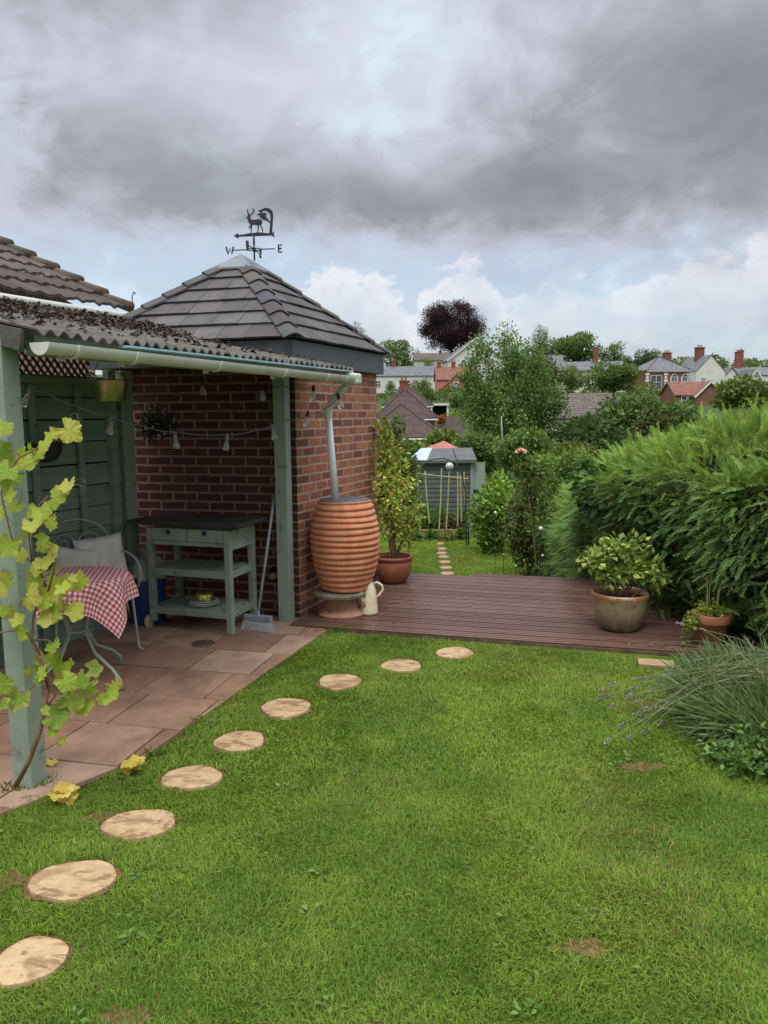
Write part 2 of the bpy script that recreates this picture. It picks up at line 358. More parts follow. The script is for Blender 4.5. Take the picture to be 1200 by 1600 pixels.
def wood_slice_mat():
    m, t, b = base_mat('cut timber', 0.75, 0.25)
    v = obj_vec(t, 1, 1, 1); mp = t.n('ShaderNodeMapping'); t.link(v, mp.inputs[0]); mp.inputs['Rotation'].default_value = (0, 0, R(-28)); mp.inputs['Scale'].default_value = (3.4, 9.5, 1)
    s1 = t.noise(mp.outputs[0], 1.6, 6, 0.68, 1.3); s2 = t.noise(v, 26, 5, 0.6)
    mp2 = t.n('ShaderNodeMapping'); t.link(v, mp2.inputs[0]); mp2.inputs['Rotation'].default_value = (0, 0, R(-15)); mp2.inputs['Scale'].default_value = (4, 7, 1)
    s3 = t.noise(mp2.outputs[0], 2.2, 4, 0.6, 0.6)
    col = t.mix(t.ss(s2, 0.3, 0.7), (0.36, 0.245, 0.135), (0.46, 0.335, 0.195))
    col = t.mix(t.m('MULTIPLY', t.ss(s1, 0.50, 0.60), 0.85), col, (0.18, 0.105, 0.05))
    col = t.mix(t.m('MULTIPLY', t.ss(s3, 0.52, 0.64), 0.7), col, (0.23, 0.145, 0.075))
    t.link(col, b.inputs['Base Color']); bump(t, b, t.m('ADD', s1, t.m('MULTIPLY', s2, .4)), 0.5, 0.006)


wood_slice_mat()


def glazed_mat():
    m, t, b = base_mat('salt glazed clay', 0.3, 0.5)
    tcn = t.n('ShaderNodeTexCoord'); sp = t.n('ShaderNodeSeparateXYZ'); t.link(tcn.outputs['Object'], sp.inputs[0])
    v = tcn.outputs['Object']; n1 = t.noise(v, 9, 5, 0.6, 0.4); n2 = t.noise(v, 30, 4, 0.6)
    h = t.m('ADD', sp.outputs[2], t.m('MULTIPLY', t.m('SUBTRACT', n1, 0.5), 0.20))
    col = t.ramp(t.m('MULTIPLY', h, 1 / 0.305, clamp=True), [(0.0, (0.10, 0.095, 0.05)), (0.3, (0.24, 0.20, 0.125)), (0.62, (0.30, 0.25, 0.165)), (0.83, (0.24, 0.155, 0.08)), (0.9, (0.30, 0.10, 0.035)), (1.0, (0.26, 0.10, 0.045))])
    col = t.mix(t.m('MULTIPLY', t.ss(n2, 0.46, 0.66), 0.45), col, (0.12, 0.085, 0.045)); n3 = t.noise(v, 6, 4, 0.6, 0.5)
    col = t.mix(t.m('MULTIPLY', t.ss(n3, 0.54, 0.64), 0.65), col, (0.34, 0.285, 0.20)); col = t.mix(t.m('MULTIPLY', t.ss(t.noise(v, 7.5, 4, 0.6, 0.8), 0.60, 0.68), 0.7), col, (0.27, 0.10, 0.04))
    t.link(col, b.inputs['Base Color']); bump(t, b, n2, 0.15, 0.003)


glazed_mat()


def gingham_mat():
    m, t, b = base_mat('gingham', 0.85, 0.15)
    uv = t.n('ShaderNodeUVMap'); sp = t.n('ShaderNodeSeparateXYZ'); t.link(uv.outputs[0], sp.inputs[0])
    k = 1 / 0.0155
    a = t.ss(t.m('PINGPONG', t.m('MULTIPLY', sp.outputs[0], k), 1.0), 0.42, 0.58); c = t.ss(t.m('PINGPONG', t.m('MULTIPLY', sp.outputs[1], k), 1.0), 0.42, 0.58)
    f = t.m('MULTIPLY', t.m('ADD', a, c), 0.5)
    col = t.ramp(f, [(0.0, (0.84, 0.78, 0.77)), (0.5, (0.66, 0.27, 0.30)), (1.0, (0.46, 0.06, 0.09))])
    t.link(col, b.inputs['Base Color'])


gingham_mat()


def glass_mat(name, tint, rough=0.05):
    m, t, b = base_mat(name, rough, 0.5)
    b.inputs['Base Color'].default_value = c4(tint); b.inputs['Transmission Weight'].default_value = 1.0; b.inputs['IOR'].default_value = 1.45


glass_mat('bulb glass', (0.93, 0.95, 0.95), 0.04)
MAT['bulb glass'].node_tree.nodes['Principled BSDF'].inputs['Transmission Weight'].default_value = 0.82


def pane_mat():
    m, t, b = base_mat('window glass', 0.08, 0.6); v = obj_vec(t)
    t.link(t.mix(t.noise(v, 0.9, 2), (0.03, 0.035, 0.04), (0.10, 0.115, 0.13)), b.inputs['Base Color'])


pane_mat()

# ------------------------------------------------------------------ mesh building
Z3 = Vector((0, 0, 1))


class MB:
    def __init__(self): self.v, self.f, self.c, self.uv = [], [], [], {}
    def add(self, vs, fs, col=None, uvs=None):
        o = len(self.v); self.v += [tuple(x) for x in vs]
        if uvs is not None:
            for i, q in enumerate(uvs): self.uv[o + i] = q
        for f in fs: self.f.append(tuple(o + i for i in f)); self.c.append(col)
        return self
    def box(self, c, s, ex=None, ey=None, col=None, ez=None):
        c = Vector(c); ex = Vector(ex).normalized() if ex is not None else Vector((1, 0, 0))
        if ey is None: ey = (ez or Z3).cross(ex).normalized()
        ey = Vector(ey).normalized(); ez = ez or ex.cross(ey).normalized()
        vs = [c + ex * (a * s[0] / 2) + ey * (b * s[1] / 2) + ez * (d * s[2] / 2) for d in (-1, 1) for a, b in ((-1, -1), (1, -1), (1, 1), (-1, 1))]
        return self.add(vs, [(3, 2, 1, 0), (4, 5, 6, 7), (0, 1, 5, 4), (1, 2, 6, 5), (2, 3, 7, 6), (3, 0, 4, 7)], col)
    def beam(self, a, b, wd, ht, up=Z3, col=None):
        a, b = Vector(a), Vector(b); ex = (b - a).normalized(); ey = up.cross(ex)
        if ey.length < 1e-5: ey = Vector((0, 1, 0)).cross(ex)
        return self.box((a + b) / 2, ((b - a).length, wd, ht), ex, ey.normalized(), col)
    def tube(self, pts, r, seg=8, cap=True, col=None, closed=False):
        pts = [Vector(p) for p in pts]; n = len(pts)
        rs = r if isinstance(r, (list, tuple)) else [r] * n
        vs, prev = [], None
        for i, p in enumerate(pts):
            if closed: d = pts[(i + 1) % n] - pts[i - 1]
            else: d = pts[min(i + 1, n - 1)] - pts[max(i - 1, 0)]
            d = d.normalized() if d.length > 1e-9 else Z3
            if prev is None:
                a = d.orthogonal().normalized()
            else:
                a = prev - d * prev.dot(d); a = a.normalized() if a.length > 1e-6 else d.orthogonal().normalized()
            prev = a; b = d.cross(a)
            vs += [p + (a * math.cos(6.28318 * k / seg) + b * math.sin(6.28318 * k / seg)) * rs[i] for k in range(seg)]
        fs = []
        for i in range(n if closed else n - 1):
            j = (i + 1) % n
            fs += [(i * seg + k, i * seg + (k + 1) % seg, j * seg + (k + 1) % seg, j * seg + k) for k in range(seg)]
        if cap and not closed: fs += [tuple(range(seg))[::-1], tuple((n - 1) * seg + k for k in range(seg))]
        return self.add(vs, fs, col)
    def lathe(self, prof, c, seg=32, col=None, axis=None):
        c = Vector(c); az_ = (axis or Z3).normalized(); ax = az_.orthogonal().normalized(); ay = az_.cross(ax)
        vs = [c + az_ * z + (ax * math.cos(6.28318 * k / seg) + ay * math.sin(6.28318 * k / seg)) * max(r, 1e-4) for r, z in prof for k in range(seg)]
        fs = [(i * seg + k, i * seg + (k + 1) % seg, (i + 1) * seg + (k + 1) % seg, (i + 1) * seg + k) for i in range(len(prof) - 1) for k in range(seg)]
        fs += [tuple(range(seg))[::-1], tuple((len(prof) - 1) * seg + k for k in range(seg))]
        return self.add(vs, fs, col)
    def plate(self, poly, o, ex, ey, th, col=None):
        o, ex, ey = Vector(o), Vector(ex), Vector(ey); ez = ex.cross(ey).normalized() * (th / 2); n = len(poly)
        a = [o + ex * x + ey * y - ez for x, y in poly]; b = [p + 2 * ez for p in a]
        return self.add(a + b, [tuple(range(n))[::-1], tuple(range(n, 2 * n))] + [(i, (i + 1) % n, n + (i + 1) % n, n + i) for i in range(n)], col)
    def quad(self, ps, uvs=None, col=None): return self.add(ps, [tuple(range(len(ps)))], col, uvs)
    def slab(self, ps, th, uvs=None, col=None):
        """polygon given a thickness downwards along its normal; uv on all"""
        ps = [Vector(p) for p in ps]; nrm = (ps[1] - ps[0]).cross(ps[2] - ps[0]).normalized(); n = len(ps)
        return self.add(ps + [p - nrm * th for p in ps], [tuple(range(n)), tuple(range(n, 2 * n))[::-1]] + [(i, n + i, n + (i + 1) % n, (i + 1) % n) for i in range(n)], col, (list(uvs) * 2) if uvs else None)
    def build(self, name, mat, parent=None, smooth=False, bevel=0.0, auto=None):
        me = bpy.data.meshes.new(name); off = origin_of(parent)
        me.from_pydata([(x - off.x, y - off.y, z - off.z) for x, y, z in self.v], [], self.f)
        if any(c is not None for c in self.c):
            at_ = me.attributes.new('col', 'FLOAT_COLOR', 'FACE')
            at_.data.foreach_set('color', np.array([c4(c) if c is not None else (.2, .2, .2, 1) for c in self.c], dtype=np.float32).ravel())
        if self.uv:
            uvl = me.uv_layers.new(name='UVMap'); li = np.empty(len(me.loops), dtype=np.int32); me.loops.foreach_get('vertex_index', li)
            uvl.data.foreach_set('uv', np.array([self.uv.get(int(i), (0, 0)) for i in li], dtype=np.float32).ravel())
        bm = bmesh.new(); bm.from_mesh(me); bmesh.ops.recalc_face_normals(bm, faces=bm.faces); bm.to_mesh(me); bm.free()
        return link(name, me, mat, parent, smooth, bevel, auto)


def origin_of(parent):
    o = Vector((0, 0, 0))
    while parent is not None: o += parent.location; parent = parent.parent
    return o


def link(name, me, mat, parent=None, smooth=False, bevel=0.0, auto=None):
    me.materials.append(MAT[mat])
    if smooth or auto: me.shade_smooth()
    if auto: me.set_sharp_from_angle(angle=R(auto))
    o = bpy.data.objects.new(name, me); COL.objects.link(o); o.parent = parent
    if bevel:
        b = o.modifiers.new('bevel', 'BEVEL'); b.width = bevel; b.segments = 2; b.limit_method = 'ANGLE'; b.angle_limit = R(40)
    return o


def tag(o, label=None, cat=None, group=None, kind=None):
    if label: o['label'] = label
    if cat: o['category'] = cat
    if group: o['group'] = group
    if kind: o['kind'] = kind
    return o


def thing(name, loc, label, cat, group=None):
    o = bpy.data.objects.new(name, None); o.empty_display_size = 0.1; COL.objects.link(o); o.location = loc
    return tag(o, label, cat, group)


def copy_tree(o, parent=None):
    c = o.copy(); COL.objects.link(c); c.parent = parent
    for ch in [x for x in o.children]: copy_tree(ch, c)
    return c


def mesh_np(name, V, faces, cols, mat, parent=None, smooth=False):
    """V (n,3) world points, faces (m,k) of one k, cols (n,3)"""
    V = np.asarray(V, dtype=np.float64); off = origin_of(parent); V = V - np.array(off)
    me = bpy.data.meshes.new(name)
    fl = faces if isinstance(faces, list) else [faces]
    tot = np.concatenate([np.full(len(f), f.shape[1]) for f in fl]); idx = np.concatenate([f.ravel() for f in fl])
    me.vertices.add(len(V)); me.vertices.foreach_set('co', V.astype(np.float32).ravel())
    me.loops.add(len(idx)); me.loops.foreach_set('vertex_index', idx.astype(np.int32))
    me.polygons.add(len(tot)); me.polygons.foreach_set('loop_start', np.concatenate([[0], np.cumsum(tot)[:-1]]).astype(np.int32))
    me.polygons.foreach_set('loop_total', tot.astype(np.int32))
    a = me.attributes.new('col', 'FLOAT_COLOR', 'POINT')
    c = np.ones((len(V), 4), dtype=np.float32); c[:, :3] = cols; a.data.foreach_set('color', c.ravel())
    me.update(calc_edges=True); me.validate()
    return link(name, me, mat, parent, smooth)


def unit(a): return a / np.maximum(np.linalg.norm(a, axis=1, keepdims=True), 1e-9)


def palette(n, pal, jit=0.18):
    pal = np.array(pal, dtype=float); a = pal[rng.integers(0, len(pal), n)]; b = pal[rng.integers(0, len(pal), n)]; t = rng.random((n, 1))
    c = (a * t + b * (1 - t)) * (1 + jit * rng.standard_normal((n, 1)))
    return np.clip(c, 0.004, 0.95)


# leaf outline: base, widening, tip; slightly folded along the middle
def leaves(name, P, D, size, pal, mat='leaf', parent=None, aspect=0.55, up=None, cols=None, fold=0.25, jit=0.18):
    """P (n,3) leaf bases, D (n,3) leaf directions"""
    n = len(P); D = unit(D); size = np.broadcast_to(np.asarray(size, dtype=float), (n,)).reshape(n, 1)
    Nv = rng.standard_normal((n, 3)) * 0.8 + (np.array([0, 0, 1.0]) if up is None else up)
    Sd = unit(np.cross(D, Nv)); Nn = unit(np.cross(Sd, D)); wv = size * aspect * 0.5
    mid = P + D * size * 0.45
    v0 = P; v1 = mid + Sd * wv + Nn * size * fold * .3; v2 = P + D * size - Nn * size * fold * .35; v3 = mid - Sd * wv + Nn * size * fold * .3; v4 = mid - Nn * size * 0.02
    V = np.stack([v0, v1, v2, v3, v4], 1).reshape(-1, 3); b = np.arange(n)[:, None] * 5
    F = np.concatenate([b + np.array([[0, 1, 4]]), b + np.array([[1, 2, 4]]), b + np.array([[2, 3, 4]]), b + np.array([[3, 0, 4]])])
    if cols is None: cols = palette(n, pal, jit)
    return mesh_np(name, V, F, np.repeat(cols, 5, 0), mat, parent)


def blob_points(n, centres, radii, shell=0.35, weights=None):
    """points in a union of ellipsoid lobes, denser near their skins; returns points, outward, lobe index"""
    centres = np.array(centres, dtype=float); radii = np.array(radii, dtype=float)
    if radii.ndim == 1: radii = np.repeat(radii[:, None], 3, 1)
    p = weights if weights is not None else (radii.prod(1) ** (2 / 3)); p = np.array(p) / np.sum(p)
    k = rng.choice(len(centres), n, p=p); d = unit(rng.standard_normal((n, 3)))
    rr = 1 - shell * rng.random(n) ** 1.6 * 2; rr = np.clip(rr, 0.15, 1) * (1 + 0.10 * rng.standard_normal(n))
    return centres[k] + d * radii[k] * rr[:, None], d, k


def lobes(c, r, n, spread=0.62, size=(0.30, 0.5), flat=1.0):
    """smaller ellipsoids packed through a crown of centre c and radii r"""
    out, rad = [], []
    for i in range(n):
        zf = 1 - 2 * (i + .5) / n; af = i * 2.39996; d = np.array([math.cos(af) * math.sqrt(1 - zf * zf), math.sin(af) * math.sqrt(1 - zf * zf), zf]) + .28 * rng.standard_normal(3); d /= np.linalg.norm(d); t = (.30 + .70 * rng.random() ** .5) * spread
        out.append(np.array(c) + d * np.array(r) * t); s = rng.uniform(*size)
        rad.append(np.array(r) * s * np.array([1, 1, flat]))
    return out, rad


def crown(name, c, r, n, size, pal, parent, nl=14, mat='leaf', spread=0.62, lsize=(0.28, 0.48), flat=0.85, droop=0.0, shell=0.35, aspect=0.6, jit=0.2, ck=0.22):
    C, Rr = lobes(c, r, nl, spread, lsize, flat); P, d, k = blob_points(n, C, Rr, shell)
    lobe_tone = 1 + ck * rng.standard_normal(nl)
    cols = palette(n, pal, jit) * np.clip(lobe_tone[k], .5, 1.7)[:, None]
    D = d + rng.standard_normal((n, 3)) * 0.6 + np.array([0, 0, -droop])
    leaves(name, P, D, size * (0.65 + 0.7 * rng.random(n)), pal, mat, parent, aspect, cols=np.clip(cols, .004, .9), up=d * 0.6 + np.array([0, 0, .7]))
    return C


def trunk(parent, base, top, r, C=(), mat='bark', seg=8, nlimb=8):
    base, top = Vector(base), Vector(top); m = MB(); n = 6
    pts = [base.lerp(top, i / n) + Vector((rnd.uniform(-1, 1), rnd.uniform(-1, 1), 0)) * r * 0.5 * (i > 0) for i in range(n + 1)]
    m.tube(pts, [r * (1.25 if i == 0 else 1 - 0.7 * i / n) for i in range(n + 1)], seg)
    for q in list(C)[:nlimb]:
        q = Vector(q); t = rnd.uniform(.35, .85); s = base.lerp(top, t); mid = s.lerp(q, .5) + Vector((0, 0, 0.06 * (q - s).length))
        m.tube([s, mid, q], [r * .45, r * .28, r * .1], 5)
    return m.build('trunk', mat, parent, smooth=True)


def tree(name, label, px, ytop, ybot, wpx, Y, pal, n=2600, leaf=None, group=None, nl=16, z0=None, th=0.25, flat=0.85, spread=0.62, lsize=(0.28, 0.48), droop=0, tm='bark', tr=None, cat='tree', mat='leaf', ck=0.22, deep=0.85, shell=.35, aspect=.6):
    """a tree whose crown spans ytop..ybot and wpx in the photograph, Y metres off"""
    t_, b_ = at(px, ytop, Y), at(px, ybot, Y); rx = wpx / 2 / FPX * Y; rz = (t_.z - b_.z) / 2; c = (t_ + b_) / 2; kx = 1.16 if spread < .8 else 1.04; rx *= kx; rz *= kx
    g = ground_z(c.x, c.y) if z0 is None else z0
    o = thing(name, (c.x, c.y, g), label, cat, group)
    C = crown('crown', c, (rx, rx * deep, rz), n, leaf or rx * 0.14, pal, o, nl, mat, spread, lsize, flat, droop, shell, aspect, ck=ck)
    trunk(o, (c.x, c.y, g - .2), (c.x, c.y, c.z + rz * .35), tr or max(.05, rx * .055), C, tm)
    return o


# ------------------------------------------------------------------ ground
HY = [(-60, 0), (7.6, 0), (8.6, -1.30), (21, -1.42), (45, -3.6), (70, -3.3), (84, -1.7), (96, -0.2), (120, 2.2), (150, 4.6), (170, 6.0), (190, 8.6), (220, 12), (260, 15), (400, 16), (2500, 10)]


def ground_z(x, y):
    y = y + (0.25 * x if y < 12 and abs(x) < 12 else 0)
    z = float(np.interp(y, [a for a, _ in HY], [b for _, b in HY]))
    if 55 < y < 130 and x > 8: z += min(1, (x - 8) / 14) * 1.6 * math.exp(-((y - 82) / 22) ** 2)
    return z


def terrain():
    ys = list(np.arange(-40, 7, 3)) + list(np.arange(7, 11, 0.25)) + list(np.arange(11, 60, 2)) + list(np.arange(60, 300, 5)) + [330, 400, 600, 1000, 1800, 2500]
    xs = [-1500, -700, -350] + list(np.arange(-200, -14, 9)) + list(np.arange(-14, 14, 1.0)) + list(np.arange(14, 201, 9)) + [350, 700, 1500]
    m = MB(); nx = len(xs); vs = [(x, y, ground_z(x, y) - (0.06 if y < 22 else 0) + (0.25 * math.sin(x * .13 + y * .07) if y > 60 else 0)) for y in ys for x in xs]
    m.add(vs, [(j * nx + i, j * nx + i + 1, (j + 1) * nx + i + 1, (j + 1) * nx + i) for j in range(len(ys) - 1) for i in range(nx - 1)])
    tag(m.build('hillside', 'meadow', smooth=True), 'green ground falling to a valley and rising to the far hill', 'terrain', kind='structure')


terrain()
U = Vector((math.cos(R(-15)), math.sin(R(-15)), 0)); V = Vector((math.cos(R(70)), math.sin(R(70)), 0))
DECK = [Vector(p) for p in ((-0.66, 6.02, 0), (-0.47, 5.83, 0), (2.9, 4.80, 0), (3.5, 7.02, 0), (0.15, 7.86, 0), (-0.06, 7.72, 0), (-0.62, 6.32, 0))]
PATIO = [Vector(p) for p in ((-1.55, 3.22, 0), (-1.36, 3.36, 0), (-1.2, 3.60, 0), (-1.01, 4.25, 0), (-0.78, 4.95, 0), (-0.46, 5.80, 0), (-0.62, 6.30, 0), (-2.6, 6.9, 0), (-3.9, 3.95, 0))]
STONES = [(48, 1506, 112, 76), (115, 1380, 137, 60), (218, 1292, 116, 42), (300, 1219, 96, 36), (375, 1162, 80, 32), (447, 1109, 78, 30), (531, 1068, 68, 24), (627, 1043, 64, 20), (711, 1023, 60, 18)]


def inside(P, poly):
    x, y = P[:, 0], P[:, 1]; r = np.zeros(len(P), bool); n = len(poly)
    for i in range(n):
        a, b = poly[i], poly[(i + 1) % n]
        c = ((a.y > y) != (b.y > y)) & (x < (b.x - a.x) * (y - a.y) / (b.y - a.y + 1e-12) + a.x); r ^= c
    return r


lw = MB(); lw.quad([(-1.75, -8, 0), (9, -8, 0), (9, 3.45, 0), (2.95, 4.86, 0), (-0.47, 5.9, 0), (-1.0, 4.4, 0), (-1.5, 3.3, 0), (-1.75, 3.2, 0)])
lw.quad([(-9, -8, -.004), (-1.75, -8, -.004), (-1.75, 3.2, -.004), (-3.9, 3.9, -.004), (-9, 5, -.004)])
tag(lw.build('lawn', 'lawn thatch'), 'green lawn ground in front of the decking', 'lawn', kind='structure')
fl_ = MB(); fl_.quad([(-3, 8.9, -1.318), (5, 8.2, -1.318), (5, 13, -1.34), (5, 19.2, -1.38), (-3, 19.2, -1.38)])
tag(fl_.build('lower_lawn', 'lawn thatch'), 'lower lawn beyond the decking', 'lawn', kind='structure')


def vnoise(P, scale, seed):
    g = np.random.default_rng(seed).random((64, 64)); q = (P[:, :2] * scale) % 64; i = np.floor(q).astype(int); f = q - i; f = f * f * (3 - 2 * f); j = (i + 1) % 64
    return (g[i[:, 0], i[:, 1]] * (1 - f[:, 0]) * (1 - f[:, 1]) + g[j[:, 0], i[:, 1]] * f[:, 0] * (1 - f[:, 1]) + g[i[:, 0], j[:, 1]] * (1 - f[:, 0]) * f[:, 1] + g[j[:, 0], j[:, 1]] * f[:, 0] * f[:, 1])


STONE_P = []
for px, py, wp, hp_ in STONES:
    c = on(px, py); a = on(px - wp / 2, py); b = on(px + wp / 2, py); rx = (b.x - a.x) / 2; ry = max(rx * 0.74, (on(px, py - hp_ / 2).y - on(px, py + hp_ / 2).y) / 2); rx *= .97
    STONE_P.append((c.x, c.y, rx, min(ry, rx * 1.05)))
BARE = [(0.62, 2.25, 0.10, 0.05), (1.24, 3.5, .13, .06), (-.75, 1.97, .1, .06), (-1.42, 2.62, .12, .07), (-1.22, 3.06, .1, .06), (0.15, 5.13, .08, .04), (-.88, 4.33, .07, .05), (-1.05, 3.85, .06, .04), (1.5, 4.3, .12, .05)]


def grass(name, label, xr, yfun, dens, width, length, z, pal_a, pal_b, seed, cull=True):
    (x0, x1), (y0, y1) = xr, yfun
    n = int((x1 - x0) * (y1 - y0) * dens); P = np.zeros((n, 3)); P[:, 0] = rng.uniform(x0, x1, n); P[:, 1] = rng.uniform(y0, y1, n)
    P[:, 2] = z if not callable(z) else z(P)
    if cull:
        keep = (np.abs(P[:, 0]) < 0.55 * P[:, 1] + 0.45) | ((np.abs(P[:, 0] - .2) < 0.55 * P[:, 1] + 1.5) & (rng.random(n) < .6))
        keep &= ~inside(P + np.array([.012, 0, 0]) * rng.standard_normal((n, 1)), PATIO) & ~inside(P, DECK) & ~((P[:, 0] < -1.56) & (P[:, 1] > 3.26))
        keep &= (P[:, 1] < 4.86 - 0.305 * (P[:, 0] - 2.9) + 0.0) | (P[:, 0] < -.4)
        keep &= ~((P[:, 0] < -.46 + .0) & (P[:, 1] > 3.3) & (P[:, 0] < -1.55 + (P[:, 1] - 3.22) * 0.43))
        for cx, cy, rx, ry in STONE_P:
            keep &= ((P[:, 0] - cx) / (rx * 1.0)) ** 2 + ((P[:, 1] - cy) / (ry * 1.0)) ** 2 > 1.10 + 0.22 * vnoise(P, 9, 77) + 0.12 * rng.standard_normal(n)
        for cx, cy, rx, ry in BARE:
            d = ((P[:, 0] - cx) / rx) ** 2 + ((P[:, 1] - cy) / ry) ** 2
            keep &= (d > 1.1) | (rng.random(n) < 0.34 + 0.6 * np.clip(d - 0.1, 0, 1))
        P = P[keep]; n = len(P)
    big = 0.55 * vnoise(P, 1.7, seed) + 0.3 * vnoise(P, 4.3, seed + 1) + 0.15 * vnoise(P, 13, seed + 2)
    for gx, gy, gr in ((0.56, 4.3, .26), (0.36, 3.12, .24), (-.35, 3.7, .18), (.9, 2.6, .3), (-.2, 2.4, .25), (1.2, 4.5, .25), (-.2, 5.1, .2)):
        big = big + .22 * np.exp(-((P[:, 0] - gx) ** 2 / gr ** 2 + (P[:, 1] - gy) ** 2 / (gr * .7) ** 2))
    tuft = vnoise(P, 9, seed + 3)
    big = big + .26 * (vnoise(P, 8.5, seed + 9) - .5) + .16 * (vnoise(P, 19, seed + 10) - .5)
    L = length * (0.55 + 0.75 * rng.random(n)) * (0.7 + 0.7 * tuft) * (0.8 + 0.5 * big)
    a = rng.random(n) * 6.283; lean = 0.35 + 0.75 * rng.random(n)
    comb = 3.2 * vnoise(P, 2.5, seed + 5)
    dirx = np.cos(a) * 0.8 + 0.5 * np.cos(comb * 2); diry = np.sin(a) * 0.8 + 0.5 * np.sin(comb * 2)
    Dh = np.stack([dirx, diry, np.zeros(n)], 1); Dh = unit(Dh)
    Sd = np.stack([-Dh[:, 1], Dh[:, 0], np.zeros(n)], 1)
    tw = rng.uniform(-.7, .7, (n, 1)); Sd = Sd * np.cos(tw) + np.array([0, 0, 1.0]) * np.sin(tw)
    wv = (width * (0.6 + 0.7 * rng.random(n)))[:, None] / 2; Lc = L[:, None]; ln = lean[:, None]
    mid = P + Dh * Lc * ln * 0.35 + np.array([0, 0, 1.0]) * Lc * 0.55; tip = P + Dh * Lc * ln + np.array([0, 0, 1.0]) * Lc * (1.0 - 0.45 * ln)
    Vv = np.stack([P - Sd * wv, P + Sd * wv, mid + Sd * wv * .8, mid - Sd * wv * .8, tip], 1).reshape(-1, 3)
    b = np.arange(n)[:, None] * 5
    t = (.12 + .78 * np.clip((big - 0.36) / 0.34, 0, 1))[:, None]
    col = palette(n, pal_a, .2) * (1 - t) + palette(n, pal_b, .2) * t
    dry = rng.random(n) < 0.04 + 0.22 * np.clip(P[:, 0] * .5 + .3, 0, 1) * np.clip((vnoise(P, 2.1, seed + 7) - .55) / .3, 0, 1)
    col[dry] = palette(int(dry.sum()), [(0.34, 0.27, 0.11), (0.25, 0.22, 0.09), (0.2, 0.12, 0.05)], .2)
    c5 = np.repeat(col, 5, 0)
    return tag(mesh_np(name, Vv, [b + np.array([[0, 1, 2, 3]]), b + np.array([[3, 2, 4]])], c5, 'grass blade'), label, 'grass', kind='stuff')


GA = [(0.082, 0.168, 0.022), (0.112, 0.205, 0.030), (0.145, 0.235, 0.046)]
GB = [(0.175, 0.295, 0.034), (0.205, 0.32, 0.042), (0.235, 0.305, 0.072)]
grass('lawn_grass', 'short mown grass nearest the camera', (-2.6, 3.5), (1.2, 3.4), 27000, 0.0036, 0.025, 0, GA, GB, 3)
grass('lawn_grass', 'short mown grass along the stepping stones and decking', (-2.4, 4.0), (3.4, 5.95), 15000, 0.0056, 0.026, 0, GA, GB, 3)
grass('lower_lawn_grass', 'mown grass of the lower lawn', (-1.0, 4.6), (9.5, 19.2), 1700, 0.016, 0.04, -1.36, GA, GB, 5, cull=False)


def weeds():
    """flat rosettes of clover, plantain and dandelion among the grass"""
    P, D, Sz, Cc = [], [], [], []
    spots = [(rnd.uniform(-1.3, 1.9), rnd.uniform(1.9, 5.2)) for _ in range(150)]
    for x, y in spots:
        if any(((x - a) / (b + .05)) ** 2 + ((y - c_) / (d_ + .05)) ** 2 < 1 for a, c_, b, d_ in STONE_P) or abs(x) > .5 * y + .3 or x < -1.55 + (y - 3.0) * 0.43 or y > 4.7 - .3 * (x - 2.9) - .15: continue
        k = rnd.randint(4, 9); s = rnd.uniform(0.014, 0.034); c = rnd.choice([(0.12, 0.21, 0.045), (0.10, 0.19, 0.04), (0.16, 0.25, 0.07), (0.14, .22, .05)])
        for _ in range(k):
            a = rnd.random() * 6.283; q = rnd.uniform(0, .03)
            P.append((x + q * math.cos(a), y + q * math.sin(a), 0.016 + rnd.random() * .014)); D.append((math.cos(a), math.sin(a), rnd.uniform(.05, .5))); Sz.append(s * rnd.uniform(.7, 1.2)); Cc.append(c)
    tag(leaves('lawn_weeds', np.array(P), np.array(D), np.array(Sz), [], 'leaf', aspect=.5, cols=np.array(Cc) * (1 + .15 * rng.standard_normal((len(P), 1)))), 'small clover and plantain leaves scattered through the lawn', 'weeds', kind='stuff')


weeds()
for i, (cx, cy, rx, ry) in enumerate(BARE):
    pass
bs_ = MB()
for cx, cy, rx, ry in BARE:
    n = 18; bs_.add([(cx + rx * (.9 + .35 * rnd.uniform(-1, 1)) * math.cos(6.283 * k / n), cy + ry * (.9 + .35 * rnd.uniform(-1, 1)) * math.sin(6.283 * k / n), .004) for k in range(n)], [tuple(range(n))])
mottled('bare earth', (0.12, 0.065, 0.035), (0.17, 0.10, 0.055), 25, 0.95, 0.05, 0.8, 0.01)
for cx, cy, rx, ry in STONE_P:
    n = 26; bs_.add([(cx - .01 + rx * (1.10 + .10 * rnd.uniform(-1, 1)) * math.cos(6.283 * k / n), cy + .008 + ry * (1.12 + .12 * rnd.uniform(-1, 1)) * math.sin(6.283 * k / n), .006) for k in range(n)], [tuple(range(n))])
tag(bs_.build('bare_earth', 'bare earth'), 'small worn patches of brown earth in the lawn', 'earth', kind='structure')

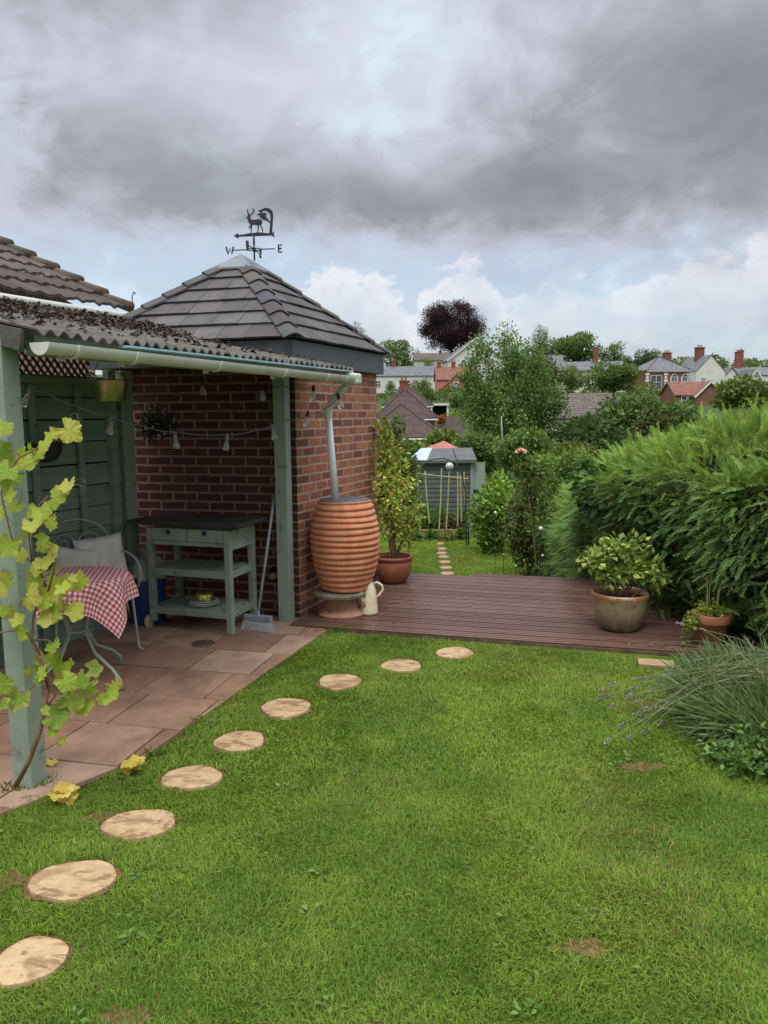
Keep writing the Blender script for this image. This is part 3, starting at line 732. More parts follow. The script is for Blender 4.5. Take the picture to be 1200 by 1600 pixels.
# stepping stones: sawn rounds of timber set in the turf
STONE_LABELS = ['sawn timber stepping round cut off by the left edge of the photo', 'largest whole timber stepping round, third from the patio post corner', 'timber stepping round just below the fallen yellow leaves by the patio post',
                'timber stepping round to the right of the fallen yellow leaf on the patio edge', 'middle timber stepping round of the nine on the front lawn', 'timber stepping round level with the foot of the tall broom, below the patio corner',
                'third timber stepping round back from the decking', 'second timber stepping round back from the decking', 'timber stepping round closest to the decking']
for (cx, cy, rx, ry), lb in zip(STONE_P, STONE_LABELS):
    m = MB(); n = 40; ph = [rnd.uniform(0, 6.28) for _ in range(3)]
    f = lambda a: 1 + .035 * math.sin(3 * a + ph[0]) + .025 * math.sin(5 * a + ph[1]) + .012 * math.sin(11 * a + ph[2])
    rings = [(1.0, -.05), (1.0, .010), (.985, .017), (.7, .019), (.35, .018), (.02, .019)]
    vs = [(cx + rx * f(6.2832 * k / n) * s * math.cos(6.2832 * k / n), cy + ry * f(6.2832 * k / n) * s * math.sin(6.2832 * k / n), z) for s, z in rings for k in range(n)]
    m.add(vs, [(i * n + k, i * n + (k + 1) % n, (i + 1) * n + (k + 1) % n, (i + 1) * n + k) for i in range(len(rings) - 1) for k in range(n)] + [tuple((len(rings) - 1) * n + k for k in range(n))])
    root = thing('stepping_stone', (cx, cy, 0), lb, 'stepping stone', 'timber stepping rounds crossing the front lawn')
    m.build('round', 'cut timber', root, auto=50)
for i, (px, py, wp) in enumerate([(699, 898, 22), (697, 889, 20), (695, 880, 19), (693, 872, 18), (690, 866, 16), (688, 851, 12), (691, 859, 14)]):
    c = on(px, py, -1.33); r = wp / 2 / FPX * c.y
    m = MB(); m.lathe([(r, -.04), (r, .028), (r * .94, .036), (.01, .037)], (c.x, c.y, c.z), 20)
    tag(m.build('stepping_stone', 'tan slab', auto=40), 'small pale stepping round in the row up the lower lawn', 'stepping stone', 'stepping rounds on the lower lawn')

# ------------------------------------------------------------------ patio and decking
PU = Vector((math.cos(R(-13.5)), math.sin(R(-13.5)), 0)); PV = Vector((math.cos(R(76.5)), math.sin(R(76.5)), 0))


def clip_poly(poly, a, b):
    """keep the part of poly left of a->b"""
    out = []
    for i in range(len(poly)):
        p, q = poly[i], poly[(i + 1) % len(poly)]
        sp = (b.x - a.x) * (p.y - a.y) - (b.y - a.y) * (p.x - a.x); sq = (b.x - a.x) * (q.y - a.y) - (b.y - a.y) * (q.x - a.x)
        if sp >= 0: out.append(p)
        if (sp >= 0) != (sq >= 0): out.append(p.lerp(q, sp / (sp - sq)))
    return out


def patio():
    m = MB(); o = Vector((-1.27, 3.5, 0)); s = 0.452
    base = MB(); base.add([(p.x, p.y, 0.002) for p in PATIO], [tuple(range(len(PATIO)))])
    tag(base.build('patio_bed', 'soil'), 'earth bed under the paving slabs', 'earth', kind='structure')
    edge = [(Vector((-1.62, 3.1, 0)), Vector((-1.2, 3.60, 0))), (Vector((-1.2, 3.60, 0)), Vector((-0.44, 5.86, 0)))]
    for j in range(-2, 9):
        sh = (0.18 if j % 2 else -0.04) + 0.03 * rnd.uniform(-1, 1)
        for i in range(-7, 6):
            g = .005; q = [o + PU * ((i + sh) * s + a) + PV * (j * s + b) for a, b in ((g, g), (s - g, g), (s - g, s - g), (g, s - g))]
            q = [Vector((p.x, p.y, 0)) for p in q]
            for a, b in edge: q = clip_poly(q, a, b) if len(q) > 2 else q
            for a, b in ((Vector((-0.46, 5.8, 0)), Vector((-.66, 6.35, 0))), (Vector((-.62, 6.33, 0)), Vector((-2.6, 6.88, 0))), (Vector((-2.6, 6.9, 0)), Vector((-3.9, 3.95, 0)))):
                q = clip_poly(q, a, b) if len(q) > 2 else q
            if len(q) < 3: continue
            c = rnd.choice([(0.34, 0.205, 0.145), (0.37, 0.235, 0.17), (0.30, 0.175, 0.12), (0.41, 0.275, 0.205), (0.29, 0.165, 0.115)]); k = rnd.uniform(.86, 1.06)
            z = 0.022 + rnd.uniform(0, .004)
            m.slab([(p.x, p.y, z + .002 * rnd.uniform(-1, 1)) for p in q], 0.03, col=tuple(x * k for x in c))
    tag(m.build('patio', 'paving', bevel=0.004), 'reddish paving slabs under the lean-to', 'patio', kind='structure')


patio()


def decking():
    o = thing('decking', (1.2, 6.4, 0), 'wet reddish brown grooved timber decking between the lawn and lower garden', 'decking')
    m = MB(); d = Vector((math.cos(R(-15.5)), math.sin(R(-15.5)), 0)); nrm = Vector((-d.y, d.x, 0)); bw = 0.142
    start = Vector((-0.9, 5.97, 0)); far_a, far_b = Vector((0.05, 7.86, 0)), Vector((3.6, 7.12, 0))
    for j in range(22):
        a0 = start + nrm * (j * bw)
        # grooved board: ribs along its length
        prof = []
        for k in range(3):
            w0 = k * bw * .92 / 3; prof += [(w0, .018), (w0 + bw * .20, .018), (w0 + bw * .215, .006), (w0 + bw * .295, .006)]
        prof.append((bw * .92, .018))
        P0, P1 = a0, a0 + d * 4.6
        poly = [P0, P1, P1 + nrm * bw, P0 + nrm * bw]
        poly = clip_poly(poly, far_b, far_a)
        wl, wr = Vector((-0.71, 6.05, 0)), Vector((-0.04, 7.78, 0))
        poly = clip_poly(poly, wr, wl) if len(poly) > 2 else poly
        if len(poly) < 3: continue
        xs = [(p - a0).dot(d) for p in poly]; x0, x1 = min(xs), max(xs)
        c = rnd.choice([(0.142, 0.076, 0.060), (0.160, 0.088, 0.070), (0.126, 0.066, 0.052), (0.172, 0.10, 0.082)])
        vs = [a0 + d * x + nrm * y + Z3 * (z + .02) for x in (x0, x1) for y, z in prof]; n = len(prof)
        m.add(vs, [(i, i + 1, n + i + 1, n + i) for i in range(n - 1)], col=c)
        m.add([a0 + d * x + nrm * y + Z3 * z for x in (x0, x1) for y, z in ((0, .038), (0, -.01), (bw * .92, -.01), (bw * .92, .038))], [(0, 4, 5, 1), (2, 6, 7, 3), (1, 5, 6, 2), (0, 1, 2, 3), (7, 6, 5, 4)], col=tuple(x * .6 for x in c))
    m.build('boards', 'deck boards', o)
    f = MB(); f.beam((-.55, 5.885, -.02), (2.95, 4.90, -.02), .025, .09); f.beam((0.1, 7.84, -.16), (3.5, 7.12, -.16), .03, .30); f.build('edge_board', 'bark', o)


decking()
m = MB(); m.lathe([(.085, 0), (.082, .004), (.01, .0045)], (on(318, 1011).x, on(318, 1011).y, .0275), 24)
mottled('damp stain', (0.085, 0.06, 0.035), (0.11, 0.078, 0.05), 12, 0.35, 0.5)
tag(m.build('damp_patch', 'damp stain'), 'round damp brown patch on the slabs below the workbench', 'stain')
c = on(1025, 1042); m = MB(); m.box((c.x, c.y, .014), (.23, .13, .04), U)
tag(m.build('edging_slab', 'tan slab', bevel=.004), 'small tan slab at the right front edge of the decking', 'slab')
m = MB()
for k in range(46):
    q = Vector((0.0, 6.9, .04)) + U * rnd.gauss(.3, .32) + V * rnd.gauss(-.2, .35)
    m.box(q + Z3 * .002, (rnd.uniform(.006, .016), rnd.uniform(.005, .010), .002), Vector((rnd.uniform(-1, 1), rnd.uniform(-1, 1), 0.01)), col=(.45, .38, .26))
tag(m.build('fallen_petals', 'dead leaf'), 'tiny pale fallen petals scattered on the wet decking', 'petals', kind='stuff')

# ------------------------------------------------------------------ brick outbuilding with pyramid roof
A_, B_, L_ = Vector((-0.70, 6.19, 0)), Vector((-0.065, 7.78, 0)), Vector((-2.30, 6.60, 0))
C_ = B_ + (L_ - A_)


def outbuilding():
    o = thing('brick_outbuilding', (-1.2, 7.1, 0), 'small square red brick outbuilding with a tiled pyramid roof beside the decking', 'outbuilding')
    def wallm(p, q, th, z0, z1, nrm, mat, name, hole=None):
        m = MB(); ln = (q - p).length; d = (q - p) / ln; n_ = nrm * th
        if hole is None:
            m.add([p + Z3 * z0, q + Z3 * z0, q + Z3 * z1, p + Z3 * z1], [(0, 1, 2, 3)], uvs=[(0, z0), (ln, z0), (ln, z1), (0, z1)])
        else:
            hx, hz, hr = hole; n = 20; s = 0.14
            ring = [(hx + hr * math.cos(6.2832 * k / n) * (1 + .1 * math.sin(k * 2.1)), hz + hr * math.sin(6.2832 * k / n) * (1 + .1 * math.cos(k * 1.7))) for k in range(n)]
            sq = [(hx + s * max(-1, min(1, 1.5 * math.cos(6.2832 * k / n))), hz + s * max(-1, min(1, 1.5 * math.sin(6.2832 * k / n)))) for k in range(n)]
            pt = lambda x, z, dep=0: p + d * x + Z3 * z + n_ * dep
            m.add([pt(*c) for c in ring + sq] + [pt(*c, .9) for c in ring], [(k, (k + 1) % n, n + (k + 1) % n, n + k) for k in range(n)] + [(k, 2 * n + k, 2 * n + (k + 1) % n, (k + 1) % n) for k in range(n)], uvs=ring + sq + ring)
            for x0, x1, y0, y1 in ((0, hx - s, z0, z1), (hx + s, ln, z0, z1), (hx - s, hx + s, hz + s, z1), (hx - s, hx + s, z0, hz - s)):
                m.add([pt(x0, y0), pt(x1, y0), pt(x1, y1), pt(x0, y1)], [(0, 1, 2, 3)], uvs=[(x0, y0), (x1, y0), (x1, y1), (x0, y1)])
        if hole is None:
            m.add([p + Z3 * z0 + n_, q + Z3 * z0 + n_, q + Z3 * z1 + n_, p + Z3 * z1 + n_], [(3, 2, 1, 0)], uvs=[(0, z0), (ln, z0), (ln, z1), (0, z1)])
        return m.build(name, mat, o)
    nr = Vector((B_ - A_).normalized()); nl = Vector((L_ - A_).normalized())
    wallm(A_, B_, 0.1, -.2, 2.12, nl, 'old brick', 'wall')
    hp = on(427, 900, 0); hx = 0.205; hz = 0.375
    wallm(A_ + nl * .0 , L_, 0.1, -.2, 2.12, nr, 'shaded side brick', 'wall', (hx, hz, .070))
    wallm(B_, C_, 0.1, -.4, 2.12, -nr, 'old brick', 'wall'); wallm(L_, C_, 0.1, -.2, 2.12, -nl, 'old brick', 'wall')
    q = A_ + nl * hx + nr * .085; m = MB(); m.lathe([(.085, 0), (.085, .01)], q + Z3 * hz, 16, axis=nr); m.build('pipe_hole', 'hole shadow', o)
    m = MB(); m.lathe([(.03, 0), (.03, .09), (.024, .09), (.024, 0.01)], A_ + nl * (hx + .035) - nr * .002 + Z3 * (hz - .02), 12, axis=nr); m.build('clay_pipe_end', 'chimney pot clay', o)
    # roof
    a, b, l = at(459, 527, 6.0), at(604, 551, 7.82), None
    ez = 2.275
    Aq = Vector((a.x, a.y, ez)); Bq = Vector((b.x, b.y, ez)); Lq = Aq + (L_ - A_) * 1.13; Lq.z = ez; Cq = Bq + (Lq - Aq)
    P = (Bq + Lq) / 2 + Vector((-.04, 0, 0)); P.z = 3.09
    tones = [(0.088, 0.077, 0.084), (0.10, 0.09, 0.097), (0.076, 0.067, 0.074), (0.112, 0.104, 0.11), (0.086, 0.081, 0.088)]
    m = MB(); NR = 7
    for E0, E1 in ((Lq, Aq), (Aq, Bq), (Bq, Cq), (Cq, Lq)):
        e = (E1 - E0); half = e.length / 2; e.normalize(); M = (E0 + E1) / 2
        up = P - M; sk = up.dot(e); Ls = up.length; s = up / Ls; nrm = e.cross(s).normalized()
        if nrm.z < 0: nrm = -nrm
        exps = Ls / NR
        lo = lambda d: -half * (1 - d / Ls); hi = lambda d: half * (1 - d / Ls)
        for j in range(NR):
            d0, d1 = j * exps - (0.015 if j == 0 else 0), min(Ls * .995, (j + 1.12) * exps); x = lo(d0) - rnd.uniform(0, .2)
            while x < hi(d0):
                w_ = rnd.uniform(.19, .29); xa, xb = max(x, lo(d0)), min(x + w_ - .003, hi(d0)); x += w_
                if xb - xa < .01: continue
                ta, tb = max(lo(d1), min(hi(d1), xa)), max(lo(d1), min(hi(d1), xb)); ht = .026 + rnd.uniform(0, .005)
                q = [M + e * xa + s * d0 + nrm * ht, M + e * xb + s * d0 + nrm * ht, M + e * tb + s * d1 + nrm * .009, M + e * ta + s * d1 + nrm * .007]
                k = rnd.uniform(.85, 1.12); m.slab(q, .016, col=tuple(v * k for v in rnd.choice(tones)))
    m.add([Aq, Bq, Cq, Lq, P], [(0, 1, 4), (1, 2, 4), (2, 3, 4), (3, 0, 4), (3, 2, 1, 0)], col=(.05, .045, .05))
    roof = m.build('roof', 'slate tile', o)
    # hip tiles, overlapping angle caps
    for E in (Aq, Bq, Lq, Cq):
        m = MB(); d = (P - E); ln = d.length; d /= ln; side = d.cross(Z3).normalized(); nn = side.cross(d).normalized(); N = 7; st = ln * .90 / N
        for k in range(N):
            p0 = E + d * (k * st - .02) + nn * (.045 + rnd.uniform(0, .004)); p1 = E + d * ((k + 1.15) * st) + nn * .026; ww, dr = .088, .038; c = tuple(v * rnd.uniform(.75, 1.0) for v in rnd.choice(tones)); t_ = .014
            sec = [(-ww, -dr), (-ww * .3, -.003), (0, .004), (ww * .3, -.003), (ww, -dr)]
            vs = [p + side * x + nn * (z + off) for p in (p0, p1) for off in (0, -t_) for x, z in sec]; n = len(sec)
            fs = [(i, i + 1, 2 * n + i + 1, 2 * n + i) for i in range(n - 1)] + [(n + i + 1, n + i, 3 * n + i, 3 * n + i + 1) for i in range(n - 1)] + [(i + 1, i, n + i, n + i + 1) for i in range(n - 1)] + [(2 * n + i, 2 * n + i + 1, 3 * n + i + 1, 3 * n + i) for i in range(n - 1)] + [(0, 2 * n, 3 * n, n), (n - 1, 2 * n - 1, 4 * n - 1, 3 * n - 1)]
            m.add(vs, fs, col=c)
        m.build('hip_tiles', 'slate tile', roof)
    m = MB(); f = .21
    ring = [P.lerp(E, f) + Vector((0, 0, .055)) for E in (Aq, Bq, Cq, Lq)]; top = P + Vector((0, 0, .035))
    m.add(ring + [top] + [r - Z3 * .02 for r in ring], [(0, 1, 4), (1, 2, 4), (2, 3, 4), (3, 0, 4)] + [(5 + i, 5 + (i + 1) % 4, (i + 1) % 4, i) for i in range(4)])
    m.build('lead_cap', 'lead sheet', roof, bevel=.008)
    m = MB(); cen = (Aq + Cq) / 2; ins = lambda p, k: p + (Vector((cen.x, cen.y, p.z)) - p).normalized() * k
    for p, q_ in ((Lq, Aq), (Aq, Bq), (Bq, Cq), (Cq, Lq)):
        p, q_ = ins(p, .05), ins(q_, .05); d = (q_ - p).normalized(); m.beam(p - Z3 * .105 - d * .0125, q_ - Z3 * .105 - d * .0125, .025, .19)
    m.build('fascia', 'fascia paint', o, bevel=.003)
    m = MB(); r4 = [ins(x, .07) - Z3 * .19 for x in (Aq, Bq, Cq, Lq)]; m.slab(r4, .012); m.build('soffit', 'fascia paint', o)
    return P


APEX = outbuilding()


def weathervane():
    p = at(397.5, 403, 7.13); k = 7.13 / 1200 / 10 * 1.01
    o = thing('weathervane', (p.x, p.y, 3.05), 'black iron weathervane with a stag under a bent tree on the roof peak', 'weathervane')
    ex = Vector((0.992, -.125, 0)); O = at(340, 310, 7.13); T = lambda x, y: (x * k - 57.5 * 10 * k * 0, -y * k)
    org = Vector((p.x, p.y, O.z)) - ex * (575 * k)
    fl = lambda pts: [(x * k, -y * k) for x, y in pts]
    def pl(name, polys, parent=o, th=.005):
        m = MB()
        for q in polys: m.plate(fl(q), org, ex, Z3, th)
        return m.build(name, 'wrought iron', parent)
    pl('arrow', [[(265, 531), (330, 490), (345, 515), (440, 512), (480, 500), (560, 497), (640, 490), (820, 510), (860, 505), (897, 486), (880, 522), (905, 572), (840, 545), (345, 545), (335, 572)]])
    pl('stag', [[(460, 275), (490, 255), (495, 235), (522, 235), (535, 255), (530, 288), (545, 305), (600, 310), (650, 302), (690, 308), (712, 338), (706, 370), (692, 388), (716, 440), (721, 495), (707, 495), (700, 445), (674, 396), (662, 388), (655, 440), (642, 495), (627, 495), (640, 440), (634, 390), (560, 380), (556, 400), (550, 440), (541, 498), (526, 498), (535, 440), (534, 410), (517, 419), (532, 438), (516, 443), (498, 416), (529, 380), (500, 345), (490, 300), (484, 288)],
              [(497, 240), (484, 200), (488, 148), (501, 155), (499, 190), (511, 205), (522, 240)], [(526, 244), (550, 215), (575, 196), (577, 165), (553, 150), (580, 147), (600, 173), (594, 206), (566, 224), (540, 250)]])
    pl('bent_tree', [[(812, 510), (828, 400), (838, 300), (835, 240), (802, 207), (760, 187), (722, 196), (702, 220), (740, 214), (782, 224), (770, 250), (776, 282), (838, 352), (838, 374), (765, 325), (740, 322), (700, 300), (663, 262), (690, 256), (622, 243), (660, 224), (690, 214), (648, 183), (700, 169), (760, 143), (830, 158), (872, 200), (882, 270), (872, 350), (864, 440), (857, 510)]])
    # rods
    zr = org.z - 735 * k; cx = Vector((p.x, p.y, zr))
    m = MB(); m.tube([(p.x, p.y, 3.06), (p.x, p.y, org.z - 535 * k)], .0075, 8); m.tube([(p.x, p.y, org.z - 670 * k), (p.x, p.y, org.z - 540 * k)], .009, 8); m.lathe([(.004, 0), (.012, .01), (.004, .022)], (p.x, p.y, zr - .03), 10); m.build('pole', 'wrought iron', o, smooth=True)
    ey = Vector((.125, .992, 0))
    m = MB()
    for d, ln in ((ex, 320 * k), (ex, -320 * k), (ey, .17), (ey, -.17)):
        for s in (1, -1):
            m.tube([cx + Z3 * s * .012, cx + d * ln * .25 + Z3 * s * .007, cx + d * ln * .42, cx + d * ln], .0050, 6)
    m.build('compass_rods', 'wrought iron', o)
    def letter(ch, c, w_, h_):
        st = {'W': [[(-1, 1), (-.5, -1), (0, .5), (.5, -1), (1, 1)]], 'E': [[(.8, 1), (-.6, 1), (-.6, -1), (.8, -1)], [(-.6, 0), (.6, 0)]],
              'N': [[(-.8, -1), (-.8, 1), (.8, -1), (.8, 1)]], 'S': [[(.8, .75), (.3, 1), (-.5, .95), (-.8, .6), (-.5, .15), (.5, -.12), (.8, -.55), (.5, -.95), (-.3, -1), (-.8, -.75)]]}[ch]
        m = MB(); d = ex if ch in 'WE' else -ey
        for s in st: m.tube([c + d * (x * w_ * 1.1) + Z3 * (y * h_ * 1.1) for x, y in s], .0085, 6)
        m.build('letter', 'wrought iron', o)
    letter('W', cx - ex * (375 * k), .031, .028); letter('E', cx + ex * (395 * k), .020, .028)
    letter('N', cx - ey * .20, .018, .028); letter('S', cx + ey * .20, .018, .028)


weathervane()

# ------------------------------------------------------------------ lean-to shelter
G0, G1 = Vector((-1.43, 3.26, 2.0)), Vector((-0.245, 6.19, 2.0))
GD = (G1 - G0).normalized(); GN = Vector((-GD.y, GD.x, 0))     # up the slope, towards the fence
POST1, POST2 = Vector((-1.635, 3.345, 0)), Vector((-0.80, 6.10, 0))


def shelter():
    o = thing('lean_to_shelter', (-1.7, 4.9, 0), 'sage green open lean-to with a corrugated roof and white gutter beside the brick outbuilding', 'shelter')
    for p, zt in ((POST1, 2.02), (POST2, 2.0)):
        m = MB(); m.box((p.x, p.y, zt / 2), (.102, .102, zt), Vector((.96, -.28, 0))); m.build('post', 'sage paint', o, bevel=.004)
    z0, rise, ln = 2.045, 0.20, 1.72
    # corrugated sheets
    m = MB(); nw = int(((G1 - G0).length + .05) / .078); per = 8; nx = nw * per + 1; ny = 7
    pts = []
    for dz in (0, -.007):
        for j in range(ny):
            for i in range(nx):
                t = i / per * .078 - .02; s = j / (ny - 1) * ln + (.012 * math.sin(i // (per * 9) * 2.4) if j == 0 else 0) - .01
                q = G0 + GD * t + GN * s; z = z0 + s * rise + .013 * math.cos(6.2832 * i / per) + dz + .004 * math.sin(i * .11 + j)
                pts.append((q.x, q.y, z))
    n = nx * ny; fs = []
    for j in range(ny - 1):
        for i in range(nx - 1):
            a = j * nx + i; fs += [(a, a + 1, a + nx + 1, a + nx), (n + a + nx, n + a + nx + 1, n + a + 1, n + a)]
    for i in range(nx - 1): fs += [(i, n + i, n + i + 1, i + 1), ((ny - 1) * nx + i, (ny - 1) * nx + i + 1, n + (ny - 1) * nx + i + 1, n + (ny - 1) * nx + i)]
    for j in range(ny - 1): fs += [(j * nx, (j + 1) * nx, n + (j + 1) * nx, n + j * nx), (j * nx + nx - 1, n + j * nx + nx - 1, n + (j + 1) * nx + nx - 1, (j + 1) * nx + nx - 1)]
    m.add(pts, fs); m.build('corrugated_roof', 'corrugated sheet', o, auto=60)
    # frame under it
    up = lambda t, s, dz=0: G0 + GD * t + GN * s + Vector((0, 0, z0 - 2.0 + s * rise + dz))
    m = MB(); m.beam(up(.05, .10, -.07), up(2.95, .10, -.07), .05, .085); m.build('eave_beam', 'sage paint', o, bevel=.003)
    m = MB(); m.beam(up(0.0, 1.6, -.07), up(3.1, 1.6, -.07), .05, .09); m.build('wall_plate', 'sage paint', o)
    for t in (0.03, .62, 1.2, 1.8, 2.4, 2.97):
        m = MB(); m.beam(up(t, .13, -.062), up(t, 1.58, -.062), .045, .08); m.build('rafter', 'sage paint', o)
    m = MB(); m.beam(up(-.03, .06, -.045), up(-.03, 1.68, -.045), .02, .085); m.build('verge_board', 'corrugated sheet', o)
    # gutter
    m = MB(); R_ = .049; seg = 14; L = (G1 - G0).length; st = []
    for rr in (R_, R_ - .005):
        for t in (0, L):
            for k in range(seg + 1):
                a = math.pi + math.pi * k / seg; q = G0 + GD * t + GN * (-.012 + rr * math.cos(a)) + Z3 * (rr * math.sin(a) - t * .006); st.append(q)
    n = seg + 1; fs = []
    for k in range(seg): fs += [(k, k + 1, n + k + 1, n + k), (2 * n + k + 1, 2 * n + k, 3 * n + k, 3 * n + k + 1)]
    fs += [(0, n, 3 * n, 2 * n), (seg, 2 * n + seg, 3 * n + seg, n + seg)]
    m.add(st, fs); g = m.build('gutter', 'white plastic', o, auto=60)
    for t, nm in ((0.0, 'end_cap'), (L, 'end_cap')):
        m = MB(); half = [(-.012 + (R_ + .004) * math.cos(math.pi + math.pi * k / 14), (R_ + .004) * math.sin(math.pi + math.pi * k / 14)) for k in range(15)]
        m.plate(half, G0 + GD * (t + (-.004 if t == 0 else .004)) - Z3 * t * .006, GN, Z3, .012); m.build(nm, 'white plastic', g)
    for t in (.17, .55, 1.25, 2.0, 2.62, 2.95):
        m = MB(); vs = []
        for tt in (t - .014, t + .014):
            for rr in (R_ + .003, R_ + .010):
                for k in range(15):
                    a = math.pi + math.pi * k / 14; vs.append(G0 + GD * tt + GN * (-.012 + rr * math.cos(a)) + Z3 * (rr * math.sin(a) - tt * .006))
        fs = []
        for k in range(14): fs += [(15 + k, 15 + k + 1, 45 + k + 1, 45 + k), (k, k + 1, 16 + k, 15 + k), (31 + k, 30 + k, 45 + k, 46 + k)]
        m.add(vs, fs); m.box(G0 + GD * t + GN * .05 - Z3 * (t * .006 + .03), (.028, .02, .07), GD); m.build('bracket', 'white plastic', g, auto=40)
    m = MB(); m.beam(up(.5, -.012, -.022), up(3.08, -.012, -.022), .055, .008, up=Z3); m.build('blue_strip', 'pale blue', g)  # thin pale blue strip along the gutter
    # swan neck and downpipe
    pts = [at(546, 578, 6.19), at(545, 594, 6.2), at(538, 606, 6.22), at(519, 628, 6.27), at(512, 640, 6.29), at(512.5, 652, 6.29)]
    m = MB(); m.tube(pts, .032, 14); m.tube([pts[1] + Vector((0, 0, .01)), pts[1] - Vector((0, 0, .05))], .037, 14); m.tube([pts[5] + Vector((0, 0, .075)), pts[5]], .036, 14); m.build('swan_neck', 'white plastic', g, smooth=False, auto=40)
    m = MB(); m.box(G1 - Z3 * .035 - GD * .0, (.12, .125, .085), GD); m.box(G1 + GD * .075 - Z3 * .02, (.04, .05, .04), GD); m.build('outlet', 'white plastic', g, bevel=.015)
    m = MB(); m.tube([pts[5] + Vector((0, 0, .03)), at(525, 786, 6.26)], .029, 16); m.build('downpipe', 'clean white plastic', g, smooth=True)


shelter()
P, D = [], []
z0, rise = 2.045, .20
for _ in range(3600):
    t = rnd.uniform(0, 3.0); s = min(1.75, max(.02, 1.76 - abs(rnd.gauss(0, .30)) - rnd.random() * .12)) if rnd.random() < .94 else rnd.uniform(.03, .9)
    q = G0 + GD * t + GN * s; P.append((q.x, q.y, z0 + s * rise + .012 + rnd.random() * (.055 * max(0, (s - 1.0) / .7) + .015))); a = rnd.random() * 6.28; D.append((math.cos(a), math.sin(a), rnd.uniform(-.2, .7)))
tag(leaves('leaf_litter', np.array(P), np.array(D), .022 + .032 * rng.random(len(P)), [(0.07, 0.05, 0.035), (0.12, 0.085, 0.06), (0.04, 0.032, 0.025), (0.09, 0.09, 0.065), (.13, .085, .08)], 'dead leaf', aspect=.6, fold=.8), 'dead brown leaves and creeper debris lying on the corrugated roof', 'leaf litter', kind='stuff')


# ------------------------------------------------------------------ boarded fence, lattice, neighbour's roof
F0 = Vector((-2.07, 6.26, 0)); FD = Vector((-.405, -.914, 0)).normalized(); FN = Vector((-FD.y, FD.x, 0))
if FN.x < 0: FN = -FN


def fence():
    o = thing('boarded_fence', F0 + FD * 1.6, 'dark green horizontally boarded fence at the back of the lean-to', 'fence')
    m = MB(); bh = .165
    for k in range(12):
        z = .01 + k * bh + rnd.uniform(-.004, .004); a, b = F0 + FD * .05 + FN * rnd.uniform(-.003, .003), F0 + FD * 3.6
        vs = []
        for p in (a, b): vs += [p + Z3 * (z + .012) + FN * .030, p + Z3 * (z + bh) + FN * .012, p + Z3 * (z + bh) - FN * .006, p + Z3 * (z + .012) - FN * .0]
        m.add(vs, [(0, 1, 5, 4), (1, 2, 6, 5), (2, 3, 7, 6), (3, 0, 4, 7), (3, 2, 1, 0), (4, 5, 6, 7)])
    m.build('boards', 'green fence paint', o)
    m = MB(); m.beam(F0 + FD * .05 - FN * .02 + Z3 * .96, F0 + FD * 3.6 - FN * .02 + Z3 * .96, .012, 1.9); m.build('gap_shade', 'dark gap fill', o)  # dark sheet that paints the shadow lines between the boards
    for s in (.56, .98, 1.42, 1.9, 2.4):
        m = MB(); m.box(F0 + FD * s + FN * .05 + Z3 * .96, (.045, .03, 1.9), FD); m.build('batten', 'green fence paint', o, bevel=.003)
    for s, w_ in ((.07, .12), (.23, .07), (3.55, .1)):
        m = MB(); m.box(F0 + FD * s + FN * .045 + Z3 * 1.02, (w_, .06, 2.04), FD); m.build('post', 'sage paint' if s < .1 else 'green fence paint', o, bevel=.003)
    m = MB(); m.beam(F0 + FD * .1 + FN * .03 + Z3 * 1.945, F0 + FD * 3.6 + FN * .03 + Z3 * 1.945, .07, .05); m.build('top_rail', 'green fence paint', o)
    o2 = thing('lattice_panel', F0 + FD * 1.2 + Z3 * 1.98, 'dark red diamond lattice panel along the top of the green fence', 'trellis')
    m = MB(); z0, z1, s0, s1, w_, h_ = 1.97, 2.215, .38, 2.6, .062, .075; rows = (z1 - z0) / h_
    hgt = z1 - z0; run = hgt / h_ * w_
    k = s0 - run
    while k < s1:
        for sg in (1, -1):
            a_s, b_s = (k, k + run) if sg > 0 else (k + run, k)
            ta, tb = 0.0, 1.0
            def q(t): return a_s + (b_s - a_s) * t
            ts = [t / 12 for t in range(13) if s0 <= q(t / 12) <= s1]
            if len(ts) > 1: m.beam(F0 + FD * q(ts[0]) + FN * (.0 + .006 * sg) + Z3 * (z0 + hgt * ts[0]), F0 + FD * q(ts[-1]) + FN * (.006 * sg) + Z3 * (z0 + hgt * ts[-1]), .009, .021, up=FN)
        k += w_
    m.build('lattice', 'lattice wood', o2)
    m = MB()
    for z in (z0, z1): m.beam(F0 + FD * s0 + FN * .0 + Z3 * z, F0 + FD * s1 + Z3 * z, .022, .02)
    m.build('frame', 'lattice wood', o2)


fence()


